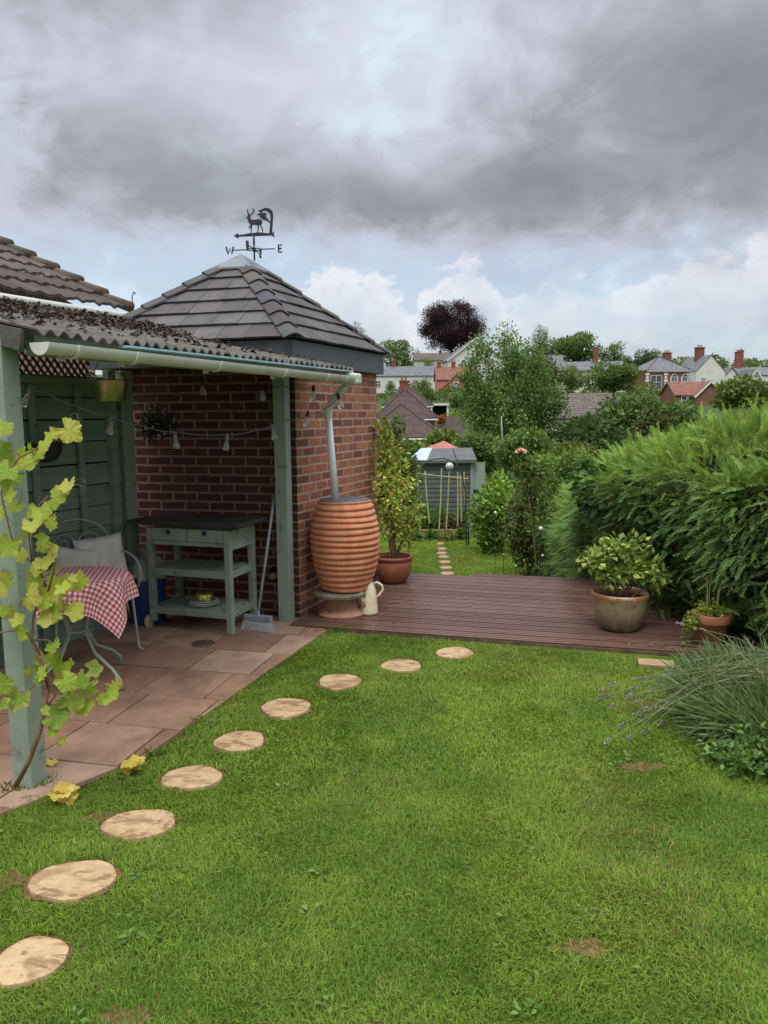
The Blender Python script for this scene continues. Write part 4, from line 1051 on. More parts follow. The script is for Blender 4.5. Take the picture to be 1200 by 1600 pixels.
def neighbour():
    N0 = Vector((-2.70, 8.35, 0)); o = thing('neighbouring_building', N0 + FD * 3, 'pink walled low building behind the fence with a mossy pantiled roof', 'building')
    ez, pit, run, L = 2.74, .47, 5.0, 7.0; BK = -FN
    m = MB(); a, b = N0 + BK * .25 + FD * .25, N0 + FD * L + BK * .25; c = N0 + BK * (run + .2) + FD * .25; d = N0 + FD * L + BK * (run + .2)
    for p, q in ((a, b), (a, c)): m.add([p, q, q + Z3 * ez, p + Z3 * ez], [(0, 1, 2, 3)])
    m.add([a + Z3 * ez, c + Z3 * ez, c + Z3 * (ez + run * pit)], [(0, 1, 2)]); m.add([c, d, d + Z3 * (ez + run * pit), c + Z3 * (ez + run * pit)], [(0, 1, 2, 3)])
    m.build('wall', 'neighbour wall', o)
    m = MB(); per = .21; n = int(L / .03); ex = .34; NC = int(run / ex)
    for j in range(NC):
        vs = []; cols = rnd.choice([(0.095, 0.078, 0.07), (0.11, 0.09, 0.08), (0.085, 0.07, 0.062)])
        for r_, dz in ((j * ex, .045), ((j + 1.08) * ex, .014)):
            for i in range(n + 1):
                s = i * .03; q = N0 + FD * s + BK * r_; w_ = abs(math.sin(math.pi * s / per + .3)) ** .8
                vs.append((q.x, q.y, ez + .03 + r_ * pit + dz + .028 * w_ + .006 * math.sin(i * 1.7 + j * 3)))
        for i in range(n + 1): vs.append((vs[i][0], vs[i][1], vs[i][2] - .03))
        for i in range(n):
            k = rnd.uniform(.8, 1.15); cc = tuple(x * k for x in cols)
            m.add([vs[i], vs[i + 1], vs[n + 1 + i + 1], vs[n + 1 + i]], [(0, 1, 2, 3)], col=cc); m.add([vs[i], vs[i + 1], vs[2 * n + 2 + i + 1], vs[2 * n + 2 + i]], [(3, 2, 1, 0)], col=tuple(x * .8 for x in cc))
    rf = m.build('roof', 'pantile', o)
    m = MB()
    for j in range(NC * 1):
        p0 = N0 - FD * .02 + BK * (j * ex - .03) + Z3 * (ez + j * ex * pit + .09); p1 = N0 - FD * .02 + BK * ((j + 1.12) * ex) + Z3 * (ez + (j + 1.12) * ex * pit + .055)
        m.tube([p0, p1], [.058, .048], 9, col=(0.115 * rnd.uniform(.8, 1.1), .09, .078))
    m.build('verge_tiles', 'pantile', rf, smooth=True)
    m = MB(); m.tube([N0 + FD * .05 - BK * .07 + Z3 * (ez - .03), N0 + FD * L - BK * .07 + Z3 * (ez - .03)], .042, 10); m.build('gutter', 'white plastic', o, smooth=True)
    q = N0 - FD * .08 + Z3 * (ez + .0); m = MB(); m.tube([q, q + Z3 * .2, q + Z3 * .26 - FD * .03, q + Z3 * .24 - FD * .06], .006, 6); m.build('hook', 'wrought iron', o)


neighbour()


# ------------------------------------------------------------------ workbench, broom and what stands there
def workbench():
    fr = Vector((-1.165, 5.69, 0)); e = Vector((-.947, .32, 0)); d = Vector((.32, .947, 0)); wd, dp, H = .735, .41, .80; lg = .048; o = thing('garden_workbench', fr + e * wd / 2 + d * dp / 2, 'sage green slatted workbench with two drawers and a dark slate top', 'workbench')
    Pq = lambda a, b, z: fr + e * a + d * b + Z3 * (z + .026)
    for a, b in ((0, 0), (wd - lg, 0), (0, dp - lg), (wd - lg, dp - lg)):
        zb = .0 if a == 0 else .055
        m = MB(); m.box(Pq(a + lg / 2, b + lg / 2, (H + zb) / 2), (lg, lg, H - zb), e); m.build('leg', 'sage paint', o, bevel=.003)
    m = MB()
    for zc, hh, b in ((.685, .032, .01), ): m.beam(Pq(lg + .002, b + .014, zc), Pq(wd - lg - .002, b + .014, zc), .024, hh)
    m.beam(Pq(lg, dp - .02, .72), Pq(wd - lg, dp - .02, .72), .022, .15)
    for a in (.015, wd - .015): m.beam(Pq(a, lg + .002, .72), Pq(a, dp - lg - .002, .72), .022, .152)
    m.build('apron', 'sage paint', o, bevel=.002)
    half = (wd - 2 * lg) / 2
    for k in range(2):
        m = MB(); x0, x1 = lg + k * half + .004, lg + (k + 1) * half - .004; m.beam(Pq(x0, .012, .752), Pq(x1, .012, .752), .022, .095); dr = m.build('drawer', 'sage paint', o, bevel=.003)
        m = MB(); m.box(Pq((x0 + x1) / 2, -.008, .775), (.026, .016, .03), e); m.build('pull', 'black rubber', dr)
    for zc in (.455, .145):
        m = MB()
        for b in (.012, dp - .012): m.beam(Pq(lg + .001, b, zc), Pq(wd - lg - .001, b, zc), .022, .055)
        for a in (.02, wd - .02): m.beam(Pq(a, lg + .001, zc), Pq(a, dp - lg - .001, zc), .02, .055)
        n = 9
        for k in range(n):
            a = lg * .8 + (wd - 1.6 * lg) * (k + .5) / n; m.beam(Pq(a, .025, zc + .017), Pq(a, dp - .025, zc + .017), .052, .016)
        m.build('shelf', 'sage paint', o, bevel=.002)
    m = MB(); m.slab([Pq(-.10, -.035, H + .03), Pq(wd + .15, -.03, H + .03), Pq(wd + .13, dp + .05, H + .03), Pq(-.10, dp + .06, H + .03)], .026); m.build('top', 'slate table top', o, bevel=.003)
    for b in (.0, dp - lg):
        m = MB(); m.lathe([(.012, -.016), (.048, -.014), (.055, -.008), (.055, .008), (.048, .014), (.012, .016)], Pq(wd - .005, b + lg / 2 - .005, .042) + e * .026, 20, axis=e); m.build('wheel', 'cane', o, auto=40)
    # crockery and bowl on the lowest shelf
    c = Pq(.34, .17, .172); k = thing('white_plates', c, 'stack of white enamel plates on the bottom shelf of the workbench', 'plates')
    for i, (r, z) in enumerate(((.125, 0), (.118, .012), (.11, .024))):
        m = MB(); m.lathe([(r * .6, z), (r * .95, z + .012), (r, z + .018), (r * .97, z + .019), (r * .6, z + .008), (.001, z + .007)], c, 28); m.build('plate', 'white crockery', k, smooth=True)
    m = MB(); zb = .034; m.lathe([(.1, zb), (.094, zb + .008), (.075, zb + .012), (.072, zb + .05), (.062, zb + .064), (.045, zb + .066), (.001, zb + .067)], c, 28)
    tag(m.build('upturned_bowl', 'brass', smooth=True), 'upturned yellow brass bowl on the white plates', 'bowl')
    # gas bottle
    g = Vector((-1.93, 6.12, .024)); o = thing('gas_bottle', g, 'dark blue gas bottle between the fence and the workbench', 'gas bottle')
    m = MB(); m.lathe([(.11, 0), (.135, .02), (.145, .06), (.145, .38), (.13, .44), (.08, .48), (.03, .49)], g, 28); m.build('cylinder', 'blue gas paint', o, smooth=True)
    m = MB(); m.tube([g + Vector((.13 * math.cos(a), .13 * math.sin(a), .01)) for a in [i * .3927 for i in range(16)]], .012, 6, closed=True); m.build('foot_ring', 'blue gas paint', o)
    m = MB(); m.lathe([(.02, .48), (.024, .51), (.03, .52), (.012, .54)], g, 12); m.build('valve', 'brass', o)
    n = 28; vs = []; prof = [(.155, .37), (.163, .40), (.15, .46), (.11, .51), (.06, .535), (.03, .545), (.028, .57), (.055, .585), (.03, .60), (.001, .602)]
    m = MB(); m.lathe(prof, g, n)
    for i, v in enumerate(m.v):
        k = i % n; r_ = 1 + .06 * math.sin(k * 1.9 + i // n) + .04 * math.sin(k * 3.1); m.v[i] = (g.x + (v[0] - g.x) * r_, g.y + (v[1] - g.y) * r_, v[2] + .012 * math.sin(k * 1.3))
    tag(m.build('plastic_cover', 'grey plastic bag', smooth=True), 'crumpled pale grey plastic cover over the top of the blue gas bottle', 'cover')


workbench()


def broom():
    b = on(404, 985, .026); o = thing('broom', (b.x, b.y, .026), 'grey long handled broom leaning on the brick wall beside the green post', 'broom')
    top = at(431, 757, 6.14); bot = Vector((b.x, b.y, .155)); side = Vector((.95, -.31, 0)); fw = Vector((.31, .95, 0))
    m = MB(); m.tube([bot - (top - bot) * .03, bot.lerp(top, .93)], .0115, 10); h = m.build('handle', 'broom grey plastic', o, smooth=True)
    m = MB(); m.tube([bot.lerp(top, .93), top], .0125, 10); m.build('grip', 'dark water pipe', h)
    hc = Vector((b.x, b.y, .125)); m = MB()
    sec = [(-.11, -.022), (.11, -.022), (.125, .0), (.11, .022), (-.11, .022), (-.125, 0)]
    m.plate(sec, hc, side, fw, .045); m.tube([hc, bot + Z3 * .03], [.02, .014], 10); m.build('head', 'broom grey plastic', o, bevel=.004)
    m = MB()
    for i in range(64):
        for j in range(3):
            x = -.118 + .236 * (i + .5) / 64 + rnd.uniform(-.002, .002); y = -.016 + .016 * j; a = hc + side * x + fw * y - Z3 * .02
            e = hc + side * (x * 1.18 + rnd.uniform(-.004, .004)) + fw * (y * 1.5 - .012) - Z3 * (.098 + rnd.uniform(-.004, .001)); m.tube([a, e], .0019, 4, cap=False)
    m.build('bristles', 'broom bristle', o)


broom()


# ------------------------------------------------------------------ water butt and neighbours
def butt():
    c = Vector((-0.325, 6.29, 0)); zb, zt = .24, .985
    o = thing('water_butt', (c.x, c.y, zb), 'large ribbed orange terracotta water butt under the white downpipe', 'water butt')
    H = zt - zb; zs = [0, .1, .25, .42, .58, .75, .88, 1.0]; rs = [.195, .222, .255, .277, .284, .272, .248, .222]
    prof = [(.15, zb), (.19, zb + .004)]; NRB = 15
    for k in range(NRB):
        for f, b in ((0, .005), (.12, .011), (.28, .0135), (.45, .0125), (.62, .008), (.8, .002), (.93, -.003)):
            t = (k + f) / NRB; prof.append((float(np.interp(t, zs, rs)) + b - .004, zb + .006 + (H - .02) * t))
    prof += [(.222, zt - .008), (.221, zt), (.212, zt + .002), (.208, zt - .012), (.001, zt - .013)]
    m = MB(); m.lathe(prof, c, 56)
    for i, v in enumerate(m.v):
        k = i % 56; a = 6.2832 * k / 56; s = 1 + .006 * math.sin(3 * a + v[2] * 9) + .004 * math.sin(7 * a - v[2] * 23); m.v[i] = (c.x + (v[0] - c.x) * s, c.y + (v[1] - c.y) * s, v[2] + .003 * math.sin(2 * a + v[2] * 31))
    m.build('body', 'terracotta', o, auto=75)
    m = MB(); m.lathe([(.205, zt - .012), (.207, zt + .006), (.195, zt + .011), (.001, zt + .013)], c, 40); m.build('lid', 'fascia paint', o, auto=40)
    t0 = c + Vector((.205, .02, .33)); m = MB(); m.tube([t0 - Vector((.05, 0, 0)), t0 + Vector((.06, -.01, 0))], .014, 8); m.tube([t0 + Vector((.045, -.01, .03)), t0 + Vector((.045, -.01, -.035))], .012, 8); m.tube([t0 + Vector((.02, -.01, .035)), t0 + Vector((.075, -.01, .035))], .008, 8); m.build('tap', 'black rubber', o)
    pc = c + Vector((-.035, -.055, 0)); o2 = thing('chimney_pot_plinth', (pc.x, pc.y, .04), 'upside down clay chimney pot with a round stone slab carrying the water butt', 'plinth')
    m = MB(); n = 48; prof = [(.185, .034), (.19, .055), (.162, .08), (.138, .10), (.132, .20), (.01, .201)]; m.lathe(prof, pc, n)
    for i, v in enumerate(m.v):
        k = i % n; a = 6.2832 * k / n; s = 1 + .045 * abs(math.cos(3 * a)) ** .7; m.v[i] = (pc.x + (v[0] - pc.x) * s, pc.y + (v[1] - pc.y) * s, v[2])
    m.build('chimney_pot', 'chimney pot clay', o2, auto=40)
    m = MB(); sc = pc + Vector((-.01, 0, 0)); m.lathe([(.20, .201), (.222, .208), (.224, .228), (.212, .239), (.001, .2395)], sc, 40); m.build('round_slab', 'stone slab', o2, auto=40)
    # watering can
    w0 = Vector((-.135, 6.24, .04)); o3 = thing('watering_can', w0, 'cream enamel watering jug with a hoop handle beside the clay plinth', 'watering can')
    m = MB(); m.lathe([(.074, 0), (.080, .006), (.078, .02), (.070, .12), (.062, .20), (.050, .235), (.034, .262), (.028, .266), (.024, .255), (.001, .25)], w0, 32); m.build('body', 'cream enamel', o3, smooth=True)
    d = Vector((.93, .1, 0)); m = MB(); m.tube([w0 + d * .035 + Z3 * .245, w0 + d * .075 + Z3 * .262, w0 + d * .12 + Z3 * .235, w0 + d * .13 + Z3 * .20, w0 + d * .10 + Z3 * .155, w0 + d * .062 + Z3 * .13], .0105, 10); m.build('handle', 'cream enamel', o3, smooth=True)
    d = Vector((-.55, -.83, 0)); m = MB(); m.tube([w0 + d * .06 + Z3 * .075, w0 + d * .095 + Z3 * .14, w0 + d * .115 + Z3 * .215, w0 + d * .125 + Z3 * .235], [.024, .017, .013, .015], 12); m.build('spout', 'cream enamel', o3, smooth=True)


butt()


def pot(name, label, cat, c, prof, mat, soil_r, soil_z, parts=True):
    o = thing(name, c, label, cat)
    m = MB(); m.lathe(prof, c, 48); m.build('pot', mat, o, auto=50)
    m = MB(); m.lathe([(soil_r, soil_z), (soil_r * .6, soil_z + .012), (.001, soil_z + .015)], c, 24); m.build('soil', 'soil', o)
    return o


# shrub in the wide bowl behind the butt
c = Vector((0.085, 7.44, .04)); o = pot('potted_shrub', 'tall yellow green shrub in a wide terracotta bowl behind the water butt', 'potted shrub', c, [(.11, 0), (.125, .004), (.165, .07), (.186, .14), (.188, .20), (.178, .225), (.196, .235), (.2, .255), (.192, .266), (.178, .262), (.165, .225), (.001, .22)], 'old terracotta', .17, .228)
LC = [(0.34, 0.42, 0.085), (0.25, 0.37, 0.07), (0.42, 0.44, 0.12), (0.19, 0.30, 0.06), (.36, .29, .11)]
C = [(.13, 7.42, .60), (.23, 7.36, .52), (.0, 7.5, .66), (.1, 7.5, .85), (.26, 7.5, .68), (.05, 7.55, 1.05), (.2, 7.55, 1.0), (.02, 7.6, 1.28), (.14, 7.6, 1.22), (0.0, 7.66, 1.5), (.32, 7.4, .8)]
Rr = [(.16, .16, .13), (.14, .14, .11), (.15, .15, .15), (.16, .16, .16), (.12, .12, .12), (.15, .15, .17), (.12, .12, .15), (.13, .13, .17), (.1, .1, .14), (.1, .1, .13), (.06, .06, .06)]
P, d, k = blob_points(2000, C, [tuple(1.12 * x for x in r_) for r_ in Rr], .6)
tone = 1 + .25 * rng.standard_normal(len(C)); cc = palette(2000, LC, .2) * np.clip(tone[k], .6, 1.5)[:, None]
leaves('foliage', P, d + .8 * rng.standard_normal((2000, 3)), .032 + .03 * rng.random(2000), LC, 'leaf', o, .55, cols=cc)
m = MB()
for q in C: m.tube([c + Vector((rnd.uniform(-.04, .04), rnd.uniform(-.04, .04), .22)), (c + Vector(q)) / 2 + Vector((0, 0, .1)), Vector(q) + Vector((0, 0, .08))], [.008, .006, .002], 5)
for _ in range(16):
    q = Vector(rnd.choice(C)); m.tube([q, q + Vector((rnd.uniform(-.12, .14), rnd.uniform(-.1, .1), rnd.uniform(.15, .3)))], [.003, .001], 4)
m.build('stem', 'vine stem', o)

c = Vector((1.795, 5.73, .04)); o = pot('potted_plant', 'leafy bush in a rust rimmed olive glazed pot on the right of the decking', 'potted plant', c, [(.12, 0), (.135, .004), (.15, .03), (.182, .10), (.203, .18), (.208, .24), (.214, .262), (.213, .282), (.203, .29), (.19, .28), (.18, .24), (.001, .24)], 'salt glazed clay', .185, .248)
LC = [(0.20, 0.30, 0.065), (0.28, 0.37, 0.085), (0.37, 0.40, 0.12), (0.12, 0.20, 0.05), (0.16, 0.25, .06)]
C = [tuple(c + Vector(v)) for v in ((-.08, -.05, .42), (.06, -.08, .47), (.15, 0, .42), (-.16, .02, .52), (0, .05, .55), (.17, .06, .52), (.26, 0, .36), (-.06, .0, .62), (.08, .0, .63), (-.23, -.02, .55), (.24, -.05, .45))]
P, d, k = blob_points(950, C, np.array([[.10, .10, .08]] * 11) * rng.uniform(.8, 1.3, (11, 1)), .5)
leaves('foliage', P, d + .7 * rng.standard_normal((950, 3)), .035 + .04 * rng.random(950), LC, 'leaf', o, .62, jit=.28)
m = MB()
for q in C: m.tube([c + Vector((rnd.uniform(-.06, .06), rnd.uniform(-.06, .06), .24)), Vector(q)], [.007, .003], 5)
m.tube([c + Vector((-.14, 0, .5)), c + Vector((-.15, .0, .7)), c + Vector((-.13, 0, .76))], [.004, .003, .001], 5); m.build('stem', 'vine stem', o)
m = MB(); q = at(984, 939, 5.57); m.lathe([(.022, -.003), (.022, .003)], q, 20, axis=Vector((0, -1, .3))); m.tube([q, q - Vector((0, -.01, .06))], .003, 5)
tag(m.build('plant_label', 'white crockery'), 'round white plant tag stuck in the glazed pot', 'plant tag')

c = Vector((2.30, 5.27, .04)); o = pot('potted_sedum', 'trailing yellow green plant in a rimmed terracotta pot below the hedge', 'potted plant', c, [(.085, 0), (.09, .004), (.112, .17), (.118, .175), (.128, .18), (.134, .235), (.128, .242), (.118, .238), (.112, .2), (.001, .2)], 'old terracotta', .115, .21)
LC = [(0.30, 0.33, 0.06), (0.17, 0.26, 0.045), (0.10, 0.19, 0.04), (0.36, 0.33, 0.09)]
C = [tuple(c + Vector(v)) for v in ((-.08, -.03, .26), (.04, -.04, .26), (.1, 0, .24), (-.15, -.06, .20), (-.18, -.02, .10), (.0, .06, .28), (.16, .04, .22))]
P, d, k = blob_points(1000, C, [(.07, .07, .035), (.07, .07, .035), (.07, .06, .035), (.05, .05, .07), (.035, .035, .1), (.08, .07, .04), (.06, .05, .07)], .5)
leaves('foliage', P, d + .8 * rng.standard_normal((1000, 3)), .016 + .018 * rng.random(1000), LC, 'leaf', o, .6, jit=.25)
m = MB()
for v in ((-.02, .02), (.03, .0), (.05, .04), (0, .05)): m.tube([c + Vector((v[0], v[1], .2)), c + Vector((v[0] * 1.4, v[1], .40)), c + Vector((v[0] * 2.3 + .01, v[1], .54 + rnd.uniform(-.05, .05)))], [.005, .004, .002], 5)
m.build('dry_stem', 'cane', o)


# ------------------------------------------------------------------ chair, cushions, bistro table, cloth
def chair():
    FR, BR = Vector((-1.80, 5.35, .024)), Vector((-2.045, 5.70, .024)); FL, BL = FR - Vector((.405, .29, 0)), BR - Vector((.405, .29, 0))
    fw = (FR - BR).normalized(); rt = (FR - FL).normalized(); o = thing('garden_chair', (FR + BL) / 2, 'pale green wrought iron garden chair with scrolled arms in the fence corner', 'chair')
    wd = (FR - FL).length; dp = (FR - BR).length
    Q = lambda r, f, z: BL + rt * r + fw * f + Z3 * z
    r0 = .0095
    for r, s in ((0, -1), (wd, 1)):
        m = MB(); m.tube([Q(r + s * .0, dp - .0, .43), Q(r + s * .015, dp - .01, .25), Q(r + s * .03, dp + .0, .02), Q(r + s * .045, dp + .015, .004)], r0, 8); m.lathe([(.02, 0), (.02, .006)], Q(r + s * .045, dp + .015, 0), 10); m.build('leg', 'chair paint', o, smooth=True)
        m = MB(); m.tube([Q(r, .02, .43), Q(r, -.005, .2), Q(r, -.04, .0)], r0, 8); m.build('leg', 'chair paint', o, smooth=True)
        m = MB(); arm = [(0, -.01, .66), (.02, .10, .675), (.04, .25, .68), (.055, .36, .655), (.065, .43, .60), (.06, .455, .53), (.05, .43, .465), (.04, .385, .44), (.035, .345, .46), (.035, .335, .50), (.037, .36, .525), (.038, .38, .51)]
        m.tube([Q(r + s * a, f, z) for a, f, z in arm], r0 * .9, 8); m.build('armrest', 'chair paint', o, smooth=True)
    m = MB(); m.tube([Q(0, 0, .43), Q(wd, 0, .43), Q(wd, dp, .43), Q(0, dp, .43)], r0, 8, closed=True)
    for k in range(1, 9): m.tube([Q(wd * k / 9, 0, .432), Q(wd * k / 9, dp, .432)], .004, 5)
    for k in range(1, 7): m.tube([Q(0, dp * k / 7, .434), Q(wd, dp * k / 7, .434)], .004, 5)
    m.build('seat', 'chair paint', o)
    m = MB(); n = 18; lean = lambda z: -.10 * (z - .43)
    m.tube([Q(.0, 0, .43), Q(0, lean(.6), .6)] + [Q(wd / 2 - wd / 2 * math.cos(math.pi * k / n), lean(.72 + .2 * math.sin(math.pi * k / n)), .70 + .215 * math.sin(math.pi * k / n)) for k in range(n + 1)] + [Q(wd, lean(.6), .6), Q(wd, 0, .43)], r0 * .9, 8)
    for s in (-1, 1):
        sp = []
        for k in range(30):
            a = k / 29 * 3.0 * math.pi; rr = .085 * (1 - k / 34); sp.append(Q(wd / 2 + s * (.095 - rr * math.cos(a) * 1.0), lean(.74), .74 + rr * math.sin(a)))
        m.tube([Q(wd / 2 + s * .012, lean(.5), .44), Q(wd / 2 + s * .008, lean(.6), .62)] + sp, r0 * .7, 6)
    m.build('backrest', 'chair paint', o, smooth=True)
    def cushion(c, ax, ay, az_, sx_, sy, sz, label, name='cushion'):
        m = MB(); n = 22; vs = []; fs = []
        for sgn in (1, -1):
            for j in range(n + 1):
                for i in range(n + 1):
                    u_, v_ = i / n * 2 - 1, j / n * 2 - 1; e = max(0, (1 - abs(u_) ** 3.2) * (1 - abs(v_) ** 3.2)) ** .5; t = 0
                    for a in (-.42, .42):
                        for b in (-.42, .42): t += math.exp(-((u_ - a) ** 2 + (v_ - b) ** 2) / .03)
                    h = sz * (e ** .75) * (1 - .62 * t) + .004 * math.sin(u_ * 9 + v_ * 7)
                    pinch = 1 - .05 * (1 - v_ * v_) * 1; pin2 = 1 - .05 * (1 - u_ * u_)
                    vs.append(c + ax * (u_ * sx_ * pinch) + ay * (v_ * sy * pin2) + az_ * (h * sgn))
            b0 = 0 if sgn > 0 else (n + 1) ** 2
            fs += [(b0 + j * (n + 1) + i, b0 + j * (n + 1) + i + 1, b0 + (j + 1) * (n + 1) + i + 1, b0 + (j + 1) * (n + 1) + i) for j in range(n) for i in range(n)]
        m.add(vs, fs); tag(m.build(name, 'cushion linen', smooth=True), label, 'cushion')
    up = (Z3 * .96 - fw * .26).normalized(); nr = rt.cross(up); nr = nr if nr.dot(fw) > 0 else -nr
    tl = (rt * .99 + up * .08).normalized(); tu = (up * .99 - rt * .08).normalized()
    cushion(Q(wd * .78, .10, .62), tl, tu, nr, .175, .175, .075, 'greyish pink tufted cushion leaning at the far end of the iron chair')
    cushion(Q(wd * .40, .15, .585), (rt * .97 - up * .2).normalized(), (up * .97 + rt * .2).normalized(), nr, .16, .15, .075, 'smaller pale tufted cushion in front of the other on the iron chair')


chair()


def bistro():
    c = Vector((-1.93, 4.70, .024)); r, h = .30, .665; o = thing('bistro_table', c, 'round iron bistro table with curved legs under the checked cloth', 'table')
    m = MB(); m.lathe([(r, h), (r, h + .012), (.001, h + .013)], c, 36); m.build('tabletop', 'chair paint', o)
    for a in (5.8, 1.15, 2.7, 4.25):
        d = Vector((math.cos(a), math.sin(a), 0)); m = MB(); m.tube([c + d * .22 + Z3 * h, c + d * .10 + Z3 * .45, c + d * .07 + Z3 * .32, c + d * .14 + Z3 * .20, c + d * .28 + Z3 * .12, c + d * .345 + Z3 * .06, c + d * .355 + Z3 * .0], .0105, 8); m.build('leg', 'chair paint', o, smooth=True)
    m = MB(); m.tube([c + Vector((.085 * math.cos(k * .3927), .085 * math.sin(k * .3927), .34)) for k in range(16)], .006, 6, closed=True); m.build('ring_brace', 'chair paint', o)
    half = .47; a0 = R(12); m = MB(); nA, nR = 120, 26; vs, uvs = [c + Z3 * (h + .017)], [(0.5, .5)]
    for j in range(1, nR + 1):
        for i in range(nA):
            a = 6.2832 * i / nA; edge = half / max(abs(math.cos(a)), abs(math.sin(a))); rho = edge * j / nR
            wa = a + a0; d = Vector((math.cos(wa), math.sin(wa), 0)); over = max(0, rho - r - .012)
            if over <= 0: p = c + d * rho + Z3 * (h + .017)
            else:
                cr = (edge - half) / (half * .4142); fo = .030 * math.sin(a * 8 + .6) * min(1, over / .12) + .05 * cr * min(1, over / .3) * .3
                rad = r + .016 + min(.012, over) + fo + .10 * over; p = c + d * rad + Z3 * (h + .015 - over * .97)
            vs.append(p); uvs.append((.5 + rho * math.cos(a), .5 + rho * math.sin(a)))
    fs = [(0, 1 + i, 1 + (i + 1) % nA) for i in range(nA)] + [(1 + (j - 1) * nA + i, 1 + j * nA + i, 1 + j * nA + (i + 1) % nA, 1 + (j - 1) * nA + (i + 1) % nA) for j in range(1, nR) for i in range(nA)]
    m.add(vs, fs, uvs=uvs); tag(m.build('tablecloth', 'gingham', smooth=True), 'red and white gingham cloth with pointed corners draped over the round table', 'tablecloth')


bistro()


# ------------------------------------------------------------------ things hanging in the lean-to
def hangings():
    c = at(172, 628, 5.2); o = thing('hanging_bucket', c, 'shiny brass coloured bucket hanging under the lean-to roof', 'bucket')
    m = MB(); m.lathe([(.088, 0), (.094, .004), (.122, .135), (.127, .14), (.122, .145), (.116, .138), (.088, .012), (.001, .01)], c, 32); m.build('bowl', 'bucket metal', o, auto=40)
    for s in (-1, 1):
        m = MB(); m.tube([c + Vector((s * .10, -.06, .125)), c + Vector((s * .115, -.075, .17)), c + Vector((s * .085, -.09, .19)), c + Vector((s * .05, -.10, .17)), c + Vector((s * .06, -.09, .13))], .006, 6); m.build('handle', 'bucket metal', o)
    m = MB(); m.tube([c + Vector((-.12, 0, .14)), c + Vector((0, 0, .42))], .0025, 4); m.tube([c + Vector((.12, 0, .14)), c + Vector((0, 0, .42))], .0025, 4); m.build('hanging_wire', 'wrought iron', o)
    # black round pot on the fence
    q = F0 + FD * .98 + FN * .15; c2 = at(98, 700, q.y); c2 = Vector((q.x, q.y, c2.z)); o = thing('black_hanging_pot', c2, 'black round pot hung on the dark green fence above the chair', 'pot')
    m = MB(); m.lathe([(.02, -.10), (.07, -.085), (.105, -.03), (.115, .03), (.12, .035), (.11, .04), (.10, .0), (.001, -.02)], c2, 28); m.build('bowl', 'black rubber', o, auto=50)
    m = MB(); m.tube([c2 + FN * -.11 + Z3 * .03, c2 - FN * .12 + Z3 * .13, c2 - FN * .05 + Z3 * .16], .005, 6); m.build('hook', 'wrought iron', o)
    # ball of trailing flowers
    c3 = at(245, 660, 6.28); o = thing('hanging_flower_ball', c3, 'dark hanging ball of leaves with tiny pale flowers in front of the brick', 'hanging plant')
    P, d, k = blob_points(520, [tuple(c3), tuple(c3 + Vector((.06, 0, -.03))), tuple(c3 + Vector((-.07, 0, -.05)))], [(.13, .10, .13), (.10, .09, .11), (.10, .08, .10)], .5)
    leaves('foliage', P, d + .7 * rng.standard_normal((520, 3)), .04, [(0.02, 0.05, 0.025), (0.035, 0.075, 0.035), (.05, .09, .05)], 'leaf', o, .5)
    P, d, k = blob_points(60, [tuple(c3), tuple(c3 + Vector((.05, 0, -.02))), tuple(c3 + Vector((-.06, 0, -.06)))], [(.15, .11, .14), (.12, .1, .12), (.12, .09, .11)], .05)
    d[:, 1] = -abs(d[:, 1])
    for q, dq in zip(P[:36], d[:36]): leaves('flower', np.repeat([q], 6, 0), dq + rng.standard_normal((6, 3)) * 1.1, .016, [(0.60, 0.55, 0.57), (0.55, 0.47, 0.52)], 'petal', o, .8)
    m = MB(); m.tube([c3 + Z3 * .05, c3 + Z3 * .42], .003, 5); m.build('hanging_wire', 'wrought iron', o)
    # strings of lamps
    def string(name, label, pts, bulbs, grp):
        o = thing(name, pts[0], label, 'string lights', grp); m = MB()
        sm = []
        for i in range(len(pts) - 1):
            for t in range(6): sm.append(pts[i].lerp(pts[i + 1], t / 6) - Z3 * .012 * math.sin(math.pi * t / 6))
        m.tube(sm + [pts[-1]], .0028, 5); m.build('cable', 'broom grey plastic' if 'long' in label else 'black rubber', o)
        for p, tilt, dk in bulbs:
            ax = Vector((tilt, -.1, -1)).normalized(); m = MB(); m.lathe([(.004, -.02), (.010, -.005), (.013, .0), (.014, .03), (.010, .034)], p, 10, axis=ax); b = m.build('bulb', 'broom grey plastic' if not dk else 'black rubber', o, auto=40)
            m = MB(); m.lathe([(.009, .033), (.014, .048), (.021, .075), (.025, .095), (.022, .106), (.010, .112), (.001, .113)], p, 14, axis=ax); m.build('glass', 'bulb glass', b, smooth=True)
    Yl = lambda px: 4.7 + (px - 30) / 415 * 1.33
    pts = [at(x, y, Yl(x)) for x, y in ((22, 600), (70, 612), (120, 634), (172, 650), (225, 666), (277, 675), (353, 679), (400, 672), (428, 663), (452, 655))]
    string('string_lights', 'long pale cable of clear lamps sagging across the front of the lean-to', pts, [(at(47, 609, Yl(45)), -.5, 0), (at(174, 653, Yl(172)), -.12, 0), (at(273, 677, Yl(277)), .12, 0), (at(355, 681, Yl(353)), -.12, 0), (at(425, 666, Yl(428)), .2, 0)], 'strings of clear lamps')
    pts = [at(448, 655, 6.02), at(466, 656, 6.05), at(481, 645, 6.12), at(505, 640, 6.18), at(528, 622, 6.2)]
    string('string_lights', 'short black cable of clear lamps tied to the bent white pipe', pts, [(at(481, 645, 6.1), -.15, 1), (at(528, 617, 6.18), .25, 1)], 'strings of clear lamps')
    pts = [at(300, 590, 5.9), at(316, 594, 5.95), at(360, 600, 6.0), at(409, 603, 6.05), at(440, 602, 6.05), at(466, 604, 6.07), at(490, 605, 6.12)]
